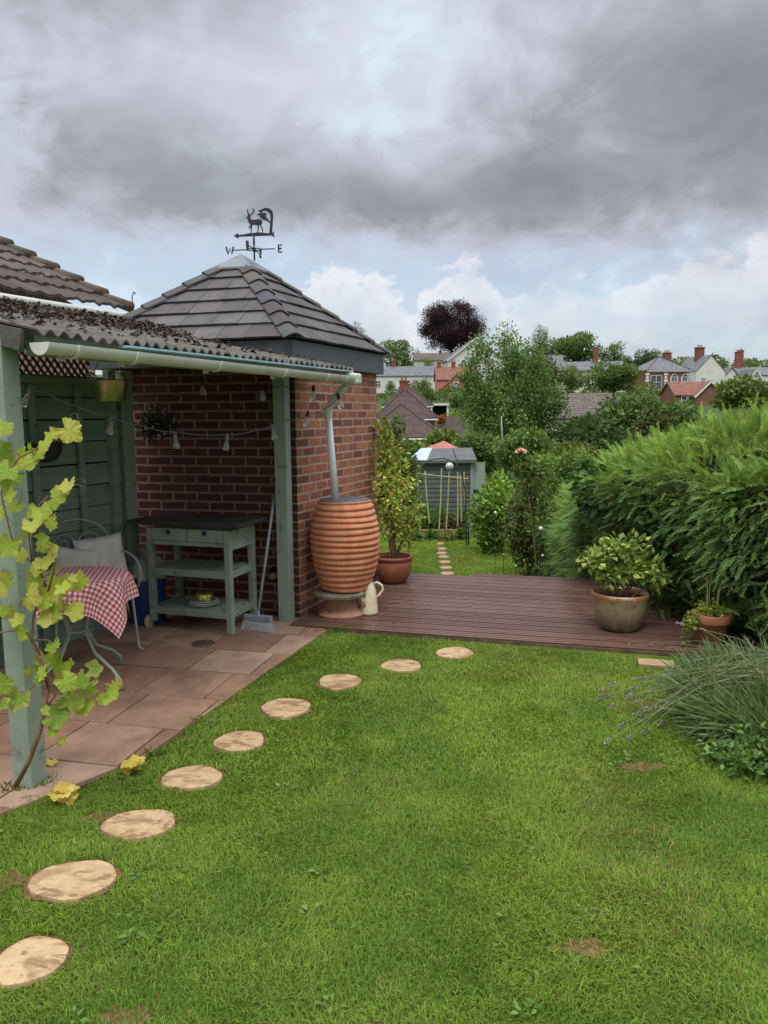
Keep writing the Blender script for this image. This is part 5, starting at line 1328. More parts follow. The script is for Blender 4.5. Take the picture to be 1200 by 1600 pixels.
    string('string_lights', 'upper black cable of lamps in the shade under the eave of the lean-to', pts, [(at(316, 595, 5.95), .05, 1), (at(409, 604, 6.0), .05, 1), (at(490, 605, 6.12), -.1, 1)], 'strings of clear lamps')


hangings()


# ------------------------------------------------------------------ grape vine on the near post
def vine_leaf(m, c, nrm, tipd, s, col, edge):
    nrm = nrm.normalized(); ty = (tipd - nrm * tipd.dot(nrm)).normalized(); tx = ty.cross(nrm)
    out = []; n = 40; ph = rnd.uniform(0, 6)
    for k in range(n):
        a = 2 * math.pi * k / n                      # 0 = tip
        lob = .84 + .095 * math.cos(5 * a) + .034 * (1 if k % 2 else -1) + .05 * math.sin(3 * a + ph)
        if abs(a - math.pi) < .36: lob *= .45 + .5 * abs(a - math.pi)
        out.append((lob * math.sin(a) * .62, lob * math.cos(a) * .62))
    cup = rnd.uniform(-.25, .35); rip = rnd.uniform(.02, .07)
    ring = [c + (tx * x + ty * y) * s + nrm * s * (cup * (x * x + y * y) + rip * math.sin(k * .942 * 2 + ph) - .18 * max(0, y) ** 2) for k, (x, y) in enumerate(out)]
    uvs = [(0, 0)] + [(x * .55, y * .55) for x, y in out] + list(out)
    mid = [c + (tx * x + ty * y) * s * .55 + nrm * s * (cup * .3 * (x * x + y * y) + (-.02 * math.cos(5 * 6.2832 * k / n))) for k, (x, y) in enumerate(out)]
    o = len(m.v); m.v += [tuple(c)] + [tuple(p) for p in mid] + [tuple(p) for p in ring]
    for i_, q_ in enumerate(uvs): m.uv[o + i_] = q_
    for k in range(n):
        j = (k + 1) % n; kk = rnd.uniform(.93, 1.06)
        m.f.append((o, o + 1 + k, o + 1 + j)); m.c.append(tuple(x * kk for x in col))
        ec = tuple(a * (1 - edge) + b * edge for a, b in zip(col, (0.42, 0.36, 0.10))); m.f.append((o + 1 + k, o + 1 + n + k, o + 1 + n + j, o + 1 + j)); m.c.append(tuple(x * kk for x in ec))


def vine():
    base = on(25, 1228); o = thing('grape_vine', base, 'yellowing grape vine climbing the near green post of the lean-to', 'vine')
    Yf = 3.16
    P_ = lambda x, y, dy=0: at(x, y, Yf + dy)
    m = MB()
    for pts, r in (([(25, 1228), (45, 1190), (62, 1145), (71, 1105), (75, 1070), (70, 1045), (62, 1025)], .011), ([(75, 1075), (66, 1040), (55, 1015), (45, 990), (20, 985), (-8, 990)], .006), ([(55, 1015), (48, 995), (30, 975), (5, 965)], .005),
                   ([(62, 1025), (50, 1000), (52, 965), (58, 945), (75, 925)], .006), ([(52, 1000), (75, 1000), (95, 1015), (93, 1030)], .004), ([(75, 1075), (85, 1085), (105, 1080), (150, 1060), (170, 1075)], .004), ([(72, 1105), (85, 1090), (92, 1050)], .004),
                   ([(75, 925), (62, 890), (40, 870), (20, 845), (8, 800), (2, 770), (12, 740), (30, 715), (60, 700), (80, 680), (106, 668)], .005), ([(50, 880), (45, 835), (60, 790), (75, 775)], .0035), ([(72, 1060), (40, 1080), (0, 1090)], .0035), ([(60, 960), (80, 962), (100, 945), (118, 920)], .004), ([(75, 925), (85, 890), (78, 850)], .004)):
        q = [P_(x, y, rnd.uniform(-.03, .03)) for x, y in pts]; q[0] = Vector((q[0].x, q[0].y, max(q[0].z, -.02))); m.tube(q, [r * (1 - .45 * i / len(q)) for i in range(len(q))], 7)
    m.build('stem', 'vine stem', o, smooth=True)
    L = [(108, 673, 38), (81, 678, 30), (70, 693, 30), (60, 705, 36), (41, 721, 44), (10, 735, 52), (4, 705, 40), (16, 769, 30), (26, 791, 38), (86, 778, 46), (106, 758, 40), (97, 768, 34), (62, 800, 34), (50, 820, 44), (80, 815, 34), (12, 852, 40), (32, 868, 28), (67, 851, 30), (80, 862, 30), (58, 884, 44), (70, 878, 30), (120, 907, 52), (82, 920, 52), (98, 918, 40), (46, 932, 48), (92, 942, 46), (70, 938, 40), (74, 966, 46), (88, 958, 34), (118, 955, 36), (10, 955, 40), (26, 968, 32), (36, 988, 34), (95, 1042, 50), (70, 1030, 34), (63, 1042, 30), (30, 1092, 52), (0, 1070, 40), (129, 1062, 46), (146, 1045, 38), (108, 1090, 48), (133, 1103, 48), (120, 1098, 40), (172, 1084, 46), (160, 1092, 30), (88, 1118, 40), (82, 1140, 34), (4, 915, 44), (2, 668, 34), (55, 905, 36), (104, 1065, 30), (22, 745, 40), (140, 1075, 30), (66, 1052, 26), (82, 1008, 24), (5, 1098, 30), (110, 912, 34), (36, 708, 30), (2, 800, 26), (12, 905, 34), (60, 1062, 26), (98, 1098, 30)]
    m = MB()
    for x, y, s in L:
        c = P_(x, y, rnd.uniform(-.10, .06)); s_ = s / FPX * Yf * rnd.uniform(.60, 1.06); g = rnd.random()
        low = (y > 1000) or (x < 30 and y < 760) or x > 160
        col = rnd.choice([(0.27, 0.42, 0.035), (0.22, 0.36, 0.03), (0.17, 0.31, 0.03)] if low else [(0.42, 0.50, 0.06), (0.36, 0.47, 0.05), (0.29, 0.42, 0.045), (0.46, 0.49, 0.09)])
        nr = Vector((rnd.uniform(-.6, .6), -.9, rnd.uniform(-.1, 1.0))); td = Vector((rnd.uniform(-.9, .9), rnd.uniform(-.5, .1), rnd.uniform(-1, .15)))
        vine_leaf(m, c, nr, td, s_ * 1.02, col, rnd.choice([0, .15, .3, .5]) if low else rnd.choice([.1, .3, .5]))
    for _ in range(26):
        x, y, s = rnd.choice(L); c = P_(x + rnd.uniform(-26, 26), y + rnd.uniform(-22, 26), rnd.uniform(-.08, .06))
        vine_leaf(m, c, Vector((rnd.uniform(-.8, .8), -.8, rnd.uniform(-.2, 1))), Vector((rnd.uniform(-.9, .9), rnd.uniform(-.5, .1), rnd.uniform(-1, .2))), rnd.uniform(.03, .055), rnd.choice([(0.30, 0.44, 0.05), (0.36, 0.48, 0.07), (0.42, 0.40, 0.09)]), rnd.choice([.1, .4]))
    m.build('foliage', 'vine leaf', o, smooth=True)
    for _ in range(14):
        m = MB(); x, y, s = rnd.choice(L); p = P_(x, y); pts = [p]; a = rnd.random() * 6.28; sg = rnd.choice((-1, 1))
        for k in range(12): a += sg * (.15 + .09 * k * (k > 4)); pts.append(pts[-1] + Vector((math.cos(a), rnd.uniform(-.3, .3), math.sin(a))) * .013)
        m.tube(pts, [.0016 * (1 - .05 * k) for k in range(13)], 4); m.build('tendril', 'vine stem', o)
    for i, (px, py, s, k, lb) in enumerate(((208, 1200, 34, 4, 'crumpled yellow fallen vine leaf at the paving edge'), (101, 1245, 34, 4, 'yellow fallen vine leaf near the foot of the green post, on the grass edge'), (76, 1193, 18, 2, 'small curled yellow leaf on the slab behind the near post'))):
        c = on(px, py, .03); m = MB()
        for j in range(k):
            vine_leaf(m, c + Vector((rnd.uniform(-.03, .03), rnd.uniform(-.02, .02), .012 + .01 * j)), Vector((rnd.uniform(-.3, .3), rnd.uniform(-.5, .2), 1)), Vector((rnd.uniform(-1, 1), rnd.uniform(-1, 1), 0)), s / FPX * c.y * .9, rnd.choice([(0.66, 0.55, 0.11), (0.70, 0.58, 0.20), (0.60, 0.46, 0.09)]), .1)
        tag(m.build('fallen_leaf', 'vine leaf'), lb, 'fallen leaf', 'yellow fallen vine leaves')


vine()

# ------------------------------------------------------------------ conifer hedge on the right
HSEC = [  # Y, face x at foot, top z, ground z
    (2.6, 3.3, 1.70, 0), (3.6, 3.1, 1.70, 0), (4.6, 2.85, 1.66, 0), (5.3, 2.66, 1.60, 0), (6.3, 2.34, 1.50, 0), (7.4, 2.14, 1.40, -.1), (8.5, 2.32, 1.26, -1.2), (10, 2.62, 1.0, -1.32), (11.5, 2.88, .74, -1.33), (13, 3.05, .52, -1.34), (14, 3.2, .35, -1.35)]


def hedge():
    o = thing('conifer_hedge', (3.2, 6.5, 0), 'tall feathery green conifer hedge running down the right side of the garden', 'hedge')
    ys = np.array([h[0] for h in HSEC]); fx = np.array([h[1] for h in HSEC]); tz = np.array([h[2] for h in HSEC]); gz = np.array([h[3] for h in HSEC])
    Wd = 1.7
    def surf(y, s):
        """s 0..1 up the face, 1..2 over the top; returns point, normal"""
        f, t, g = np.interp(y, ys, fx), np.interp(y, ys, tz), np.interp(y, ys, gz)
        bul = .16 * np.sin(y * 1.9) + .10 * np.sin(y * 4.3 + 1) + .07 * np.sin(y * 9.1)
        a = np.clip(s, 0, 1); b = np.clip(s - 1, 0, 1)
        hh = t - g
        x = f + .18 - .38 * np.sin(np.pi * np.clip(a * .95, 0, 1)) ** .8 * 1 + .40 * np.clip(a - .72, 0, 1) / .28 * np.clip(a - .72, 0, 1) / .28 + b * (Wd - .35) + bul * (.5 * a + .1)
        z = g + hh * (a ** .95) * .97 + hh * .03 + b * .10 + .10 * np.sin(y * 3.1 + 2) * b - .12 * (1 - b) * np.clip(a - .8, 0, 1)
        return x, z
    # inner dark hull: shade between the sprays put into its colour
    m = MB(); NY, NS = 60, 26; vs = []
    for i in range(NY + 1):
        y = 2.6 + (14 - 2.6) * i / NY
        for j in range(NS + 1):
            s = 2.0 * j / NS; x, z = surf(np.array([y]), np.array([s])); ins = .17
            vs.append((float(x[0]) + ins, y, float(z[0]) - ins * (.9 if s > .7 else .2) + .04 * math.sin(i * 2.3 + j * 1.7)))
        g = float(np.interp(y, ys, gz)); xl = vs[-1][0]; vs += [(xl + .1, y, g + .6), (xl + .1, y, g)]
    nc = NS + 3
    m.add(vs, [(i * nc + j, i * nc + j + 1, (i + 1) * nc + j + 1, (i + 1) * nc + j) for i in range(NY) for j in range(nc - 1)]); m.build('shade_core', 'dark gap fill', o, smooth=True)
    # sprays
    n = 34000; y = 2.7 + (14 - 2.7) * rng.random(n) ** 1.25; s = np.concatenate([rng.random(int(n * .68)) * 1.02, 1 + rng.random(n - int(n * .68)) ** 1.3 * .95])
    x, z = surf(y, s); x2, z2 = surf(y, s + .02); x3, z3 = surf(y + .05, s)
    ts = unit(np.stack([x2 - x, np.zeros(n), z2 - z], 1) + 1e-6); ty = unit(np.stack([x3 - x, np.full(n, .05), z3 - z], 1)); N = unit(np.cross(ty, ts)); N[N[:, 0] > .6] *= -1
    N = np.where((N[:, 2:3] < -.35), -N, N)
    clump = vnoise(np.stack([y * 1.0, s * 2.6], 1), 2.1, 41); cl2 = vnoise(np.stack([y, s * 3], 1), 5.5, 42)
    dep = (clump - .5) * .34 + (cl2 - .5) * .16
    P = np.stack([x, y, z], 1) + N * (dep[:, None] - .10) + .04 * rng.standard_normal((n, 3))
    top = np.clip(s - .75, 0, 1)[:, None]
    D = N * .75 + np.array([-.15, -.5, .12]) * (.55 + .4 * rng.random((n, 1))) + .40 * rng.standard_normal((n, 3)) + top * np.array([0, 0, .75])
    D[:, 2] -= .10 * (1 - top[:, 0]); D = unit(D)
    L = .10 + .12 * rng.random(n); hero = rng.random(n) < .02; L[hero] *= 1.45
    up = np.array([0, 0, 1.0]) + .45 * rng.standard_normal((n, 3)); Sd = unit(np.cross(D, up)); Dn = np.cross(Sd, D)
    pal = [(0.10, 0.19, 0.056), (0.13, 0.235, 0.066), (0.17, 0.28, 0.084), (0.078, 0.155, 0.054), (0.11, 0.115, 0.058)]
    palt = [(0.26, 0.40, 0.10), (0.31, 0.45, 0.125), (0.21, 0.34, 0.09)]  # paler new growth, with light on the hedge top also put into the colour
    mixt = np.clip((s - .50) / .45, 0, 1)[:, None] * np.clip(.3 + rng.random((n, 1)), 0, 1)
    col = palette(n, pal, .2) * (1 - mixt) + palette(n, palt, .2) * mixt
    K = 10; V_, C_ = [], []
    F = []; base = 0
    # midrib leaflets: alternate narrow blades along a drooping axis
    for k in range(K):
        t = (k + .3) / K
        ax = P + D * (L * t)[:, None] - np.array([0, 0, 1.0]) * (L * (.15 - .1 * top[:, 0]) * t * t)[:, None]
        for sg in (-1, 1):
            ln = (L * (.27 * (1 - t * .60)))[:, None] * (.8 + .4 * rng.random((n, 1)))
            dirn = unit(D * .95 + Sd * sg * .42 + Dn * .12 * rng.standard_normal((n, 1)) - np.array([0, 0, .18 * t])); wd = ln * .085 + .0008; nb = np.cross(dirn, Dn)
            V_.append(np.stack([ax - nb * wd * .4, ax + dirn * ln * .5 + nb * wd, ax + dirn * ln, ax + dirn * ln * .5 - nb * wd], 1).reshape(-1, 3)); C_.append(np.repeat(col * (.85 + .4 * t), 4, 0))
    V_ = np.concatenate(V_); C_ = np.concatenate(C_); F = np.arange(len(V_)).reshape(-1, 4)
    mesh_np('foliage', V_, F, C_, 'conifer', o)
    # broad ivy-like leaves showing in the face
    P2, d, k = blob_points(420, [(2.05, 6.9, .95), (2.15, 6.3, .9), (2.0, 7.3, 1.0), (2.2, 6.0, .7)], [(.18, .3, .25), (.16, .25, .25), (.15, .2, .2), (.15, .2, .3)], .3)
    leaves('broad_leaves', P2 + np.array([-.06, 0, 0]), d + np.array([-.5, -.5, -.5]), .085 + .04 * rng.random(420), [(0.022, 0.055, 0.02), (0.03, 0.075, 0.025), (0.045, 0.11, 0.03)], 'leaf', o, .5)
    # bare twigs poking out
    m = MB()
    for _ in range(26):
        yy = rnd.uniform(4.2, 9); x, z = surf(np.array([yy]), np.array([rnd.uniform(.8, 1.15)])); p = Vector((float(x[0]), yy, float(z[0]))); d = Vector((rnd.uniform(-.7, -.1), rnd.uniform(-.8, .1), rnd.uniform(.0, .5))).normalized() * rnd.uniform(.12, .3)
        m.tube([p, p + d * .6, p + d + Vector((0, 0, -.02))], [.004, .003, .001], 4)
    m.build('twig', 'vine stem', o)


hedge()


# ------------------------------------------------------------------ lavender and the leafy shrub in the near right corner
def lavender(name, label, c, n, rad, ln, pal, lean, heads, hl):
    o = thing(name, c, label, 'lavender'); c = np.array(c)
    a = rng.random(n) * 6.283; rr = np.sqrt(rng.random(n)) * rad * .55; P = c + np.stack([rr * np.cos(a), rr * np.sin(a), np.zeros(n)], 1)
    el_ = np.clip(1 - rr / (rad * .62), .05, 1) + .22 * rng.standard_normal(n); D = unit(np.stack([np.cos(a), np.sin(a), .35 + 1.1 * el_], 1) + np.array(lean) + .60 * rng.standard_normal((n, 3)))
    L = ln * (.5 + .6 * rng.random(n)); Pm = P + D * L[:, None] * .55 ; D2 = unit(D + np.array([lean[0] * .5, lean[1] * .5, -.25]))
    pts = np.concatenate([P, Pm]); dd = np.concatenate([D, D2]); LL = np.concatenate([L * .62, L * .5])
    m_ = 7 * n; k = rng.integers(0, n, m_); t = .15 + .85 * rng.random(m_); Ps = P[k] + D[k] * (L[k] * np.minimum(t, .55))[:, None] + D2[k] * (L[k] * np.maximum(t - .55, 0))[:, None]
    tl = leaves('foliage', np.concatenate([pts, Ps]), np.concatenate([dd, D[k] + .55 * rng.standard_normal((m_, 3))]), np.concatenate([LL, .028 + .025 * rng.random(m_)]), pal, 'leaf', o, .055, cols=np.concatenate([palette(2 * n, pal, .2), palette(m_, pal, .25)]), fold=.1)
    if heads:
        m = MB(); HP, HD = [], []
        for p0, p1 in heads:
            p0, p1 = Vector(p0), Vector(p1); mid = p0.lerp(p1, .55) + Vector((0, 0, .05 * (p1 - p0).length)); m.tube([p0, mid, p1], [.0026, .002, .0016], 4); d = (p1 - mid).normalized()
            for j in range(34):
                q = p1 + d * hl * (j / 34) - d * .01; HP.append(tuple(q)); HD.append((d.x * .6 + rnd.uniform(-1, 1), d.y * .6 + rnd.uniform(-1, 1), d.z * .6 + rnd.uniform(-1, 1)))
        m.build('flower_stem', 'dry lavender stem', o)
        leaves('flower_heads', np.array(HP), np.array(HD), .0125, [(0.22, 0.18, 0.23), (0.29, 0.24, 0.29), (0.17, 0.14, 0.16), (.2, .17, .15)], 'petal', o, .7)
    return o


mottled('dry lavender stem', (0.14, 0.17, 0.075), (0.20, 0.22, 0.11), 20, 0.8)
hd = []
for px, py, Y in ((945, 1076, 4.35), (958, 1068, 4.4), (950, 1085, 4.2), (952, 1155, 3.7), (985, 1150, 3.75), (1002, 1060, 4.4), (1012, 1058, 4.3), (985, 1090, 4.2), (1000, 1112, 4.0), (990, 1085, 4.15), (1010, 1105, 4.05), (1003, 1122, 3.95), (1030, 1100, 4.1), (1020, 1080, 4.2), (988, 1006, 5.0), (1018, 1008, 4.8), (1065, 975, 4.6), (1086, 1032, 4.3), (1068, 1040, 4.4), (960, 1100, 4.15), (975, 1130, 3.9), (1045, 1050, 4.4), (1040, 1072, 4.3), (1012, 1140, 3.85), (1050, 1012, 4.6), (1100, 985, 4.5), (1000, 1095, 4.1), (942, 1092, 4.2), (1035, 1130, 3.95), (995, 1075, 4.3)):
    p = at(px, py, Y); p.z = max(p.z, .04); s = Vector((2.15 + rnd.uniform(-.25, .2), 4.05 + rnd.uniform(-.3, .3), .30)); hd.append((s, p))
lavender('lavender_bush', 'sprawling lavender with faded purple flower stems flopping onto the lawn', (2.28, 3.98, 0.0), 6500, .95, .36, [(0.15, 0.235, 0.105), (0.19, 0.275, 0.13), (0.125, 0.205, 0.09), (0.23, 0.305, 0.17)], (-.16, -.10, .18), hd, .045)
lavender('silvery_lavender_bush', 'silvery grey lavender clump below the terracotta pot of trailing plants', (2.62, 4.38, 0.0), 2600, .45, .26, [(0.16, 0.19, 0.16), (0.20, 0.235, 0.20), (0.13, 0.16, 0.125)], (-.08, -.05, .1), [], .03)
o = thing('leafy_shrub', (1.78, 3.42, 0), 'low glossy leaved green shrub at the right edge in front of the lavender', 'shrub')
C, Rr = [(1.66, 3.42, .07), (1.82, 3.34, .09), (1.98, 3.36, .12), (2.1, 3.25, .12), (1.76, 3.52, .10), (1.9, 3.15, .08), (1.62, 3.55, .06)], [(.11, .10, .07), (.14, .12, .08), (.16, .16, .10), (.17, .17, .10), (.12, .12, .09), (.12, .10, .08), (.08, .08, .06)]
P, d, k = blob_points(1500, C, Rr, .45); P[:, 2] = np.maximum(P[:, 2], .012)
leaves('foliage', P, d + .7 * rng.standard_normal((1500, 3)) + np.array([-.2, -.3, .2]), .028 + .03 * rng.random(1500), [(0.075, 0.16, 0.04), (0.10, 0.20, 0.05), (0.14, 0.24, 0.065), (0.19, 0.29, 0.10)], 'leaf', o, .5)
m = MB()
for q in C: m.tube([(1.85, 3.5, 0), (Vector((1.85, 3.5, 0)) + Vector(q)) / 2 + Vector((0, 0, .05)), q], [.008, .006, .003], 5)
m.build('stem', 'vine stem', o)
# tufts of uncut grass and debris along the paving edge
P, D = [], []
for px, py in ((545, 986), (520, 990), (535, 984), (560, 985), (60, 1228), (20, 1240), (45, 1236), (240, 1185)):
    c_ = on(px, py)
    for _ in range(50): a = rnd.random() * 6.28; P.append((c_.x + rnd.gauss(0, .05), c_.y + rnd.gauss(0, .02), .0)); D.append((math.cos(a) * .6, math.sin(a) * .6, 1))
tag(leaves('edge_grass', np.array(P), np.array(D), .035 + .035 * rng.random(len(P)), GA + [(.12, .17, .05)], 'grass blade', aspect=.12), 'longer uncut grass along the paving and decking edges', 'grass', kind='stuff')

# ------------------------------------------------------------------ lower garden: shed, bed, canes, shrubs
SG, LB = -1.38, [(0.05, 0.10, 0.02), (0.07, 0.14, 0.03), (0.10, 0.18, 0.04)]


def shed():
    Y = 20.2; x0, x1 = at(652, 718, Y).x, at(737, 718, Y).x; ez = at(690, 719, Y).z
    o = thing('garden_shed', ((x0 + x1) / 2, Y, SG), 'weathered green boarded shed with a grey felt roof at the end of the lower lawn', 'shed')
    m = MB(); dp = 1.9; H = ez - SG; n = 15
    for k in range(n):
        z = SG + H * k / n; h = H / n
        for p, q, nn in (((x0, Y), (x1, Y), (0, -1)), ((x0, Y + dp), (x0, Y), (-1, 0)), ((x1, Y), (x1, Y + dp), (1, 0))):
            a, b, nv = Vector((*p, 0)), Vector((*q, 0)), Vector((*nn, 0))
            m.add([a + nv * .025 + Z3 * z, b + nv * .025 + Z3 * z, b + nv * .006 + Z3 * (z + h), a + nv * .006 + Z3 * (z + h), a + Z3 * z, b + Z3 * z], [(0, 1, 2, 3), (4, 5, 1, 0)])
    m.build('wall', 'shed boards', o)
    for x in (x0, x1):
        m = MB(); m.box((x, Y - .02, SG + H / 2), (.07, .07, H)); m.build('corner_post', 'shed door paint', o)
    m = MB(); rid = ez + .26; m.slab([(x0 - .10, Y - .12, ez + .0), (x1 - .42, Y - .12, ez + .0), (x1 - .42, Y + 1.0, rid), (x0 + .28, Y + 1.0, rid)], .04); m.slab([(x1 - .40, Y - .12, ez + .015), (x1 + .12, Y - .12, ez + .015), (x1 + .12, Y + 1.0, rid + .015), (x1 - .40, Y + 1.0, rid + .015)], .04); m.slab([(x0, Y + 1.0, rid), (x1 + .1, Y + 1.0, rid), (x1 + .1, Y + 2.0, ez), (x0, Y + 2.0, ez)], .04); m.build('roof', 'roofing felt', o)
    m = MB(); m.slab([(x0 - .26, Y - .13, ez + .016), (x0 + .24, Y - .13, ez + .016), (x0 + .46, Y + 1.0, rid + .016), (x0 + .16, Y + 1.0, rid + .016)], .03); m.build('roof_panel', 'blue grey panel', o)
    m = MB(); m.beam((x0 - .1, Y - .13, ez - .035), (x1 + .12, Y - .13, ez - .035), .025, .07); m.build('fascia', 'shed boards', o)
    xd = at(748, 718, Y).x
    m = MB(); m.box(((x1 + xd) / 2 + .09, Y + .03, SG + H * .48), (xd - x1 + .16, .05, H * .96)); d = m.build('door', 'shed door paint', o)
    m = MB(); m.box(((x1 + xd) / 2 + .02, Y - .02, SG + H * .55), (.13, .03, .07)); m.build('latch', 'black rubber', d)
    Y2 = 24; a, b, c_, d_ = at(658, 704, Y2), at(726, 705, Y2), at(694, 689, Y2), at(680, 702, Y2)
    o = thing('red_roofed_summerhouse', ((a.x + b.x) / 2, Y2, SG - .3), 'small summerhouse with a red hipped felt roof behind the grey shed', 'summerhouse')
    m = MB(); w_ = (b.x - a.x); e = a.z - .02; cx = c_.x; top = c_.z; m.add([(a.x, Y2 - .6, e), (b.x, Y2 - .6, e), (b.x, Y2 + .8, e), (a.x, Y2 + .8, e), (cx, Y2 + .1, top)], [(0, 1, 4), (1, 2, 4), (2, 3, 4), (3, 0, 4), (3, 2, 1, 0)]); m.build('roof', 'red felt', o)
    m = MB(); m.box(((a.x + b.x) / 2, Y2 + .1, (e + SG - .3) / 2), (w_ * .9, 1.2, e - SG + .3)); m.build('wall', 'shed boards', o)


shed()
a, b = at(655, 817, 18.6), at(735, 816, 18.6)
o = thing('raised_bed', ((a.x + b.x) / 2, 18.9, SG), 'low timber edged vegetable bed in front of the shed', 'raised bed')
m = MB(); m.beam((a.x, 18.6, SG + .2), (b.x, 18.6, SG + .2), .04, .05); m.beam((a.x, 18.6, SG + .08), (b.x, 18.6, SG + .08), .03, .16); m.build('edge_board', 'bed board', o)
m = MB(); m.slab([(a.x, 18.62, SG + .18), (b.x, 18.62, SG + .18), (b.x, 19.9, SG + .18), (a.x, 19.9, SG + .18)], .15); m.build('soil', 'soil', o)
for i, (px, py, Y, r, h, pal) in enumerate(((672, 808, 18.9, .22, .35, LB), (690, 800, 19.2, .2, .5, LB), (706, 806, 18.9, .22, .35, [(.14, .09, .05), (.1, .14, .04)]), (722, 808, 19.0, .18, .45, LB), (660, 798, 19.3, .25, .5, LB), (676, 835, 18.3, .16, .22, LB), (700, 832, 18.2, .2, .2, [(.2, .2, .06), (.12, .17, .05)]), (722, 832, 18.3, .16, .25, LB), (650, 832, 18.2, .2, .25, LB), (664, 770, 19.4, .16, .5, LB))):
    p = at(px, py, Y); z = SG + (.18 if Y > 18.6 else 0); o = thing('vegetable_plant', (p.x, Y, z), ['green crop behind the left end of the bed board', 'tall green crop between the first canes', 'brownish crop under the glass orb', 'green crop near the right end of the bed', 'leafy green crop left of the canes', 'small tuft in front of the bed board on the left', 'yellowish tuft in front of the bed board', 'green tuft in front of the bed at the right', 'green tuft beside the potted shrub, below the bed', 'climbing leaves on the left of the shed wall'][i], 'vegetable plant', 'vegetables around the raised bed')
    P, d, k = blob_points(230, [(p.x, Y, z + h * .55)], [(r, r, h * .5)], .5); leaves('foliage', P, d + .8 * rng.standard_normal((230, 3)), .08 + .05 * rng.random(230), pal, 'leaf', o, .5)
for i, (x0, y0, x1, y1) in enumerate(((664, 736, 671, 818), (690, 732, 686, 828), (702, 735, 697, 830), (715, 738, 715, 822), (719, 742, 721, 815), (725, 738, 727, 790), (657, 803, 656, 832))):
    Y = 18.4 + .05 * i; m = MB(); m.tube([at(x1, y1, Y), at((x0 + x1) / 2 + rnd.uniform(-.8, .8), (y0 + y1) / 2, Y), at(x0, y0, Y)], .017, 6)
    tag(m.build('bamboo_cane', 'cane'), ['leftmost tall cane in front of the shed, leaning left', 'cane leaning left of the glass orb with a bean climbing it', 'cane that carries the glass orb', 'upright cane right of the orb', 'thin cane close beside the upright one', 'rightmost cane by the shed corner', 'short stake at the left end of the bed'][i], 'cane', 'bamboo canes at the bed')
m = MB(); m.tube([at(655, 740, 18.35), at(690, 744, 18.35), at(732, 748, 18.35)], .012, 6); tag(m.build('crossing_cane', 'cane'), 'pale cane tied across the upright canes', 'cane')
m = MB(); q = at(702.5, 729, 18.5); m.lathe([(.10 * math.sin(math.pi * k / 14), -.10 * math.cos(math.pi * k / 14)) for k in range(15)], q, 18); tag(m.build('glass_orb', 'orb glass', smooth=True), 'round grey glass orb on top of a cane before the shed', 'orb')
m = MB(); Y = 18.0; m.tube([at(638, 770, Y), at(643, 742, Y), at(655, 727, Y), at(675, 718, Y), at(692, 716, Y), at(710, 722, Y), at(722, 738, Y), at(727, 770, Y), at(728, 832, Y)], .014, 6); m.tube([at(650, 733, Y), at(668, 722, Y)], .02, 6); tag(m.build('wire_arch', 'wrought iron'), 'thin dark hoop arching across the vegetable bed', 'arch')
m = MB()
for x in (728, 732): m.tube([at(x, 822, 16.9), at(x, 852, 16.9)], .016, 6)
tag(m.build('black_stake', 'black rubber'), 'short black double stake at the edge of the lower lawn', 'stake')

LS = [(0.12, 0.22, 0.036), (0.16, 0.27, 0.05), (0.20, 0.31, 0.07)]; LD = [(0.05, 0.095, 0.032), (0.068, 0.12, 0.04), (0.09, 0.15, 0.05)]; LM = [(0.08, 0.14, 0.038), (0.105, 0.175, 0.046), (0.135, 0.21, 0.062)]
LY = [(0.13, 0.17, 0.04), (0.10, 0.15, 0.035), (0.17, 0.19, 0.06)]; LBR = [(0.12, 0.10, 0.045), (0.09, 0.11, 0.035), (0.15, 0.12, 0.06)]; PUR = [(0.044, 0.022, 0.030), (0.064, 0.031, 0.042), (0.032, 0.018, 0.026)]


def bush(name, label, px, yt, yb, wp, Y, pal, n=1500, leaf=.09, cat='bush', group=None, nl=12, deep=.8, **k):
    return tree(name, label, px, yt, yb, wp, Y, pal, n, leaf, group, nl, cat=cat, deep=deep, tr=.03, **k)


bush('climbing_shrub', 'bright green climbing shrub with a flat top right of the shed', 768, 728, 864, 72, 16.5, LS, 3600, .10)
bush('reddish_shrub', 'brownish red tinted shrub below the pink rose', 828, 738, 902, 78, 14.2, LM + LBR, 3600, .085)
bush('filler_bush', 'mid green bush between the reddish shrub and the near hedge end', 858, 738, 905, 62, 13.4, LM + LS, 3000, .08)
bush('dark_bush', 'dark bush at the right side of the lower lawn, against the hedge', 886, 756, 930, 60, 12.6, LD + LM, 3000, .07)
# pink rose
o = thing('rose_bush', at(822, 850, 12.2), 'tall rose bush with one large pink bloom above the far end of the hedge', 'rose bush')
C = [tuple(at(x, y, 12.2)) for x, y in ((815, 722), (826, 745), (838, 770), (822, 775), (850, 740), (834, 800), (828, 730), (848, 790))]
P, d, k = blob_points(1100, C, [[.16, .16, .17]] * 8, .5); leaves('foliage', P, d + .6 * rng.standard_normal((1100, 3)), .07, LM + [(.09, .09, .04)], 'leaf', o, .6)
m = MB()
for x, y in ((813, 708), (836, 760), (850, 742)): m.tube([at(838, 880, 12.2), at(832, 800, 12.2), at(x, y, 12.2)], [.008, .006, .004], 6)
m.tube([at(824, 770, 11.8), at(830, 800, 11.8), at(838, 890, 11.8)], [.006, .007, .008], 6); m.build('stem', 'vine stem', o)
q = at(814, 705, 12.15); P, D, Sz = [], [], []
for k in range(70):
    t = k / 70; a = k * 2.4; P.append(tuple(q + Vector((math.cos(a), math.sin(a), 0)) * (.025 * t) + Z3 * (.03 * (1 - t) - .02))); D.append((math.cos(a) * (.2 + 1.1 * t), math.sin(a) * (.2 + 1.1 * t), 1.15 - 1.0 * t)); Sz.append(.045 + .045 * t)
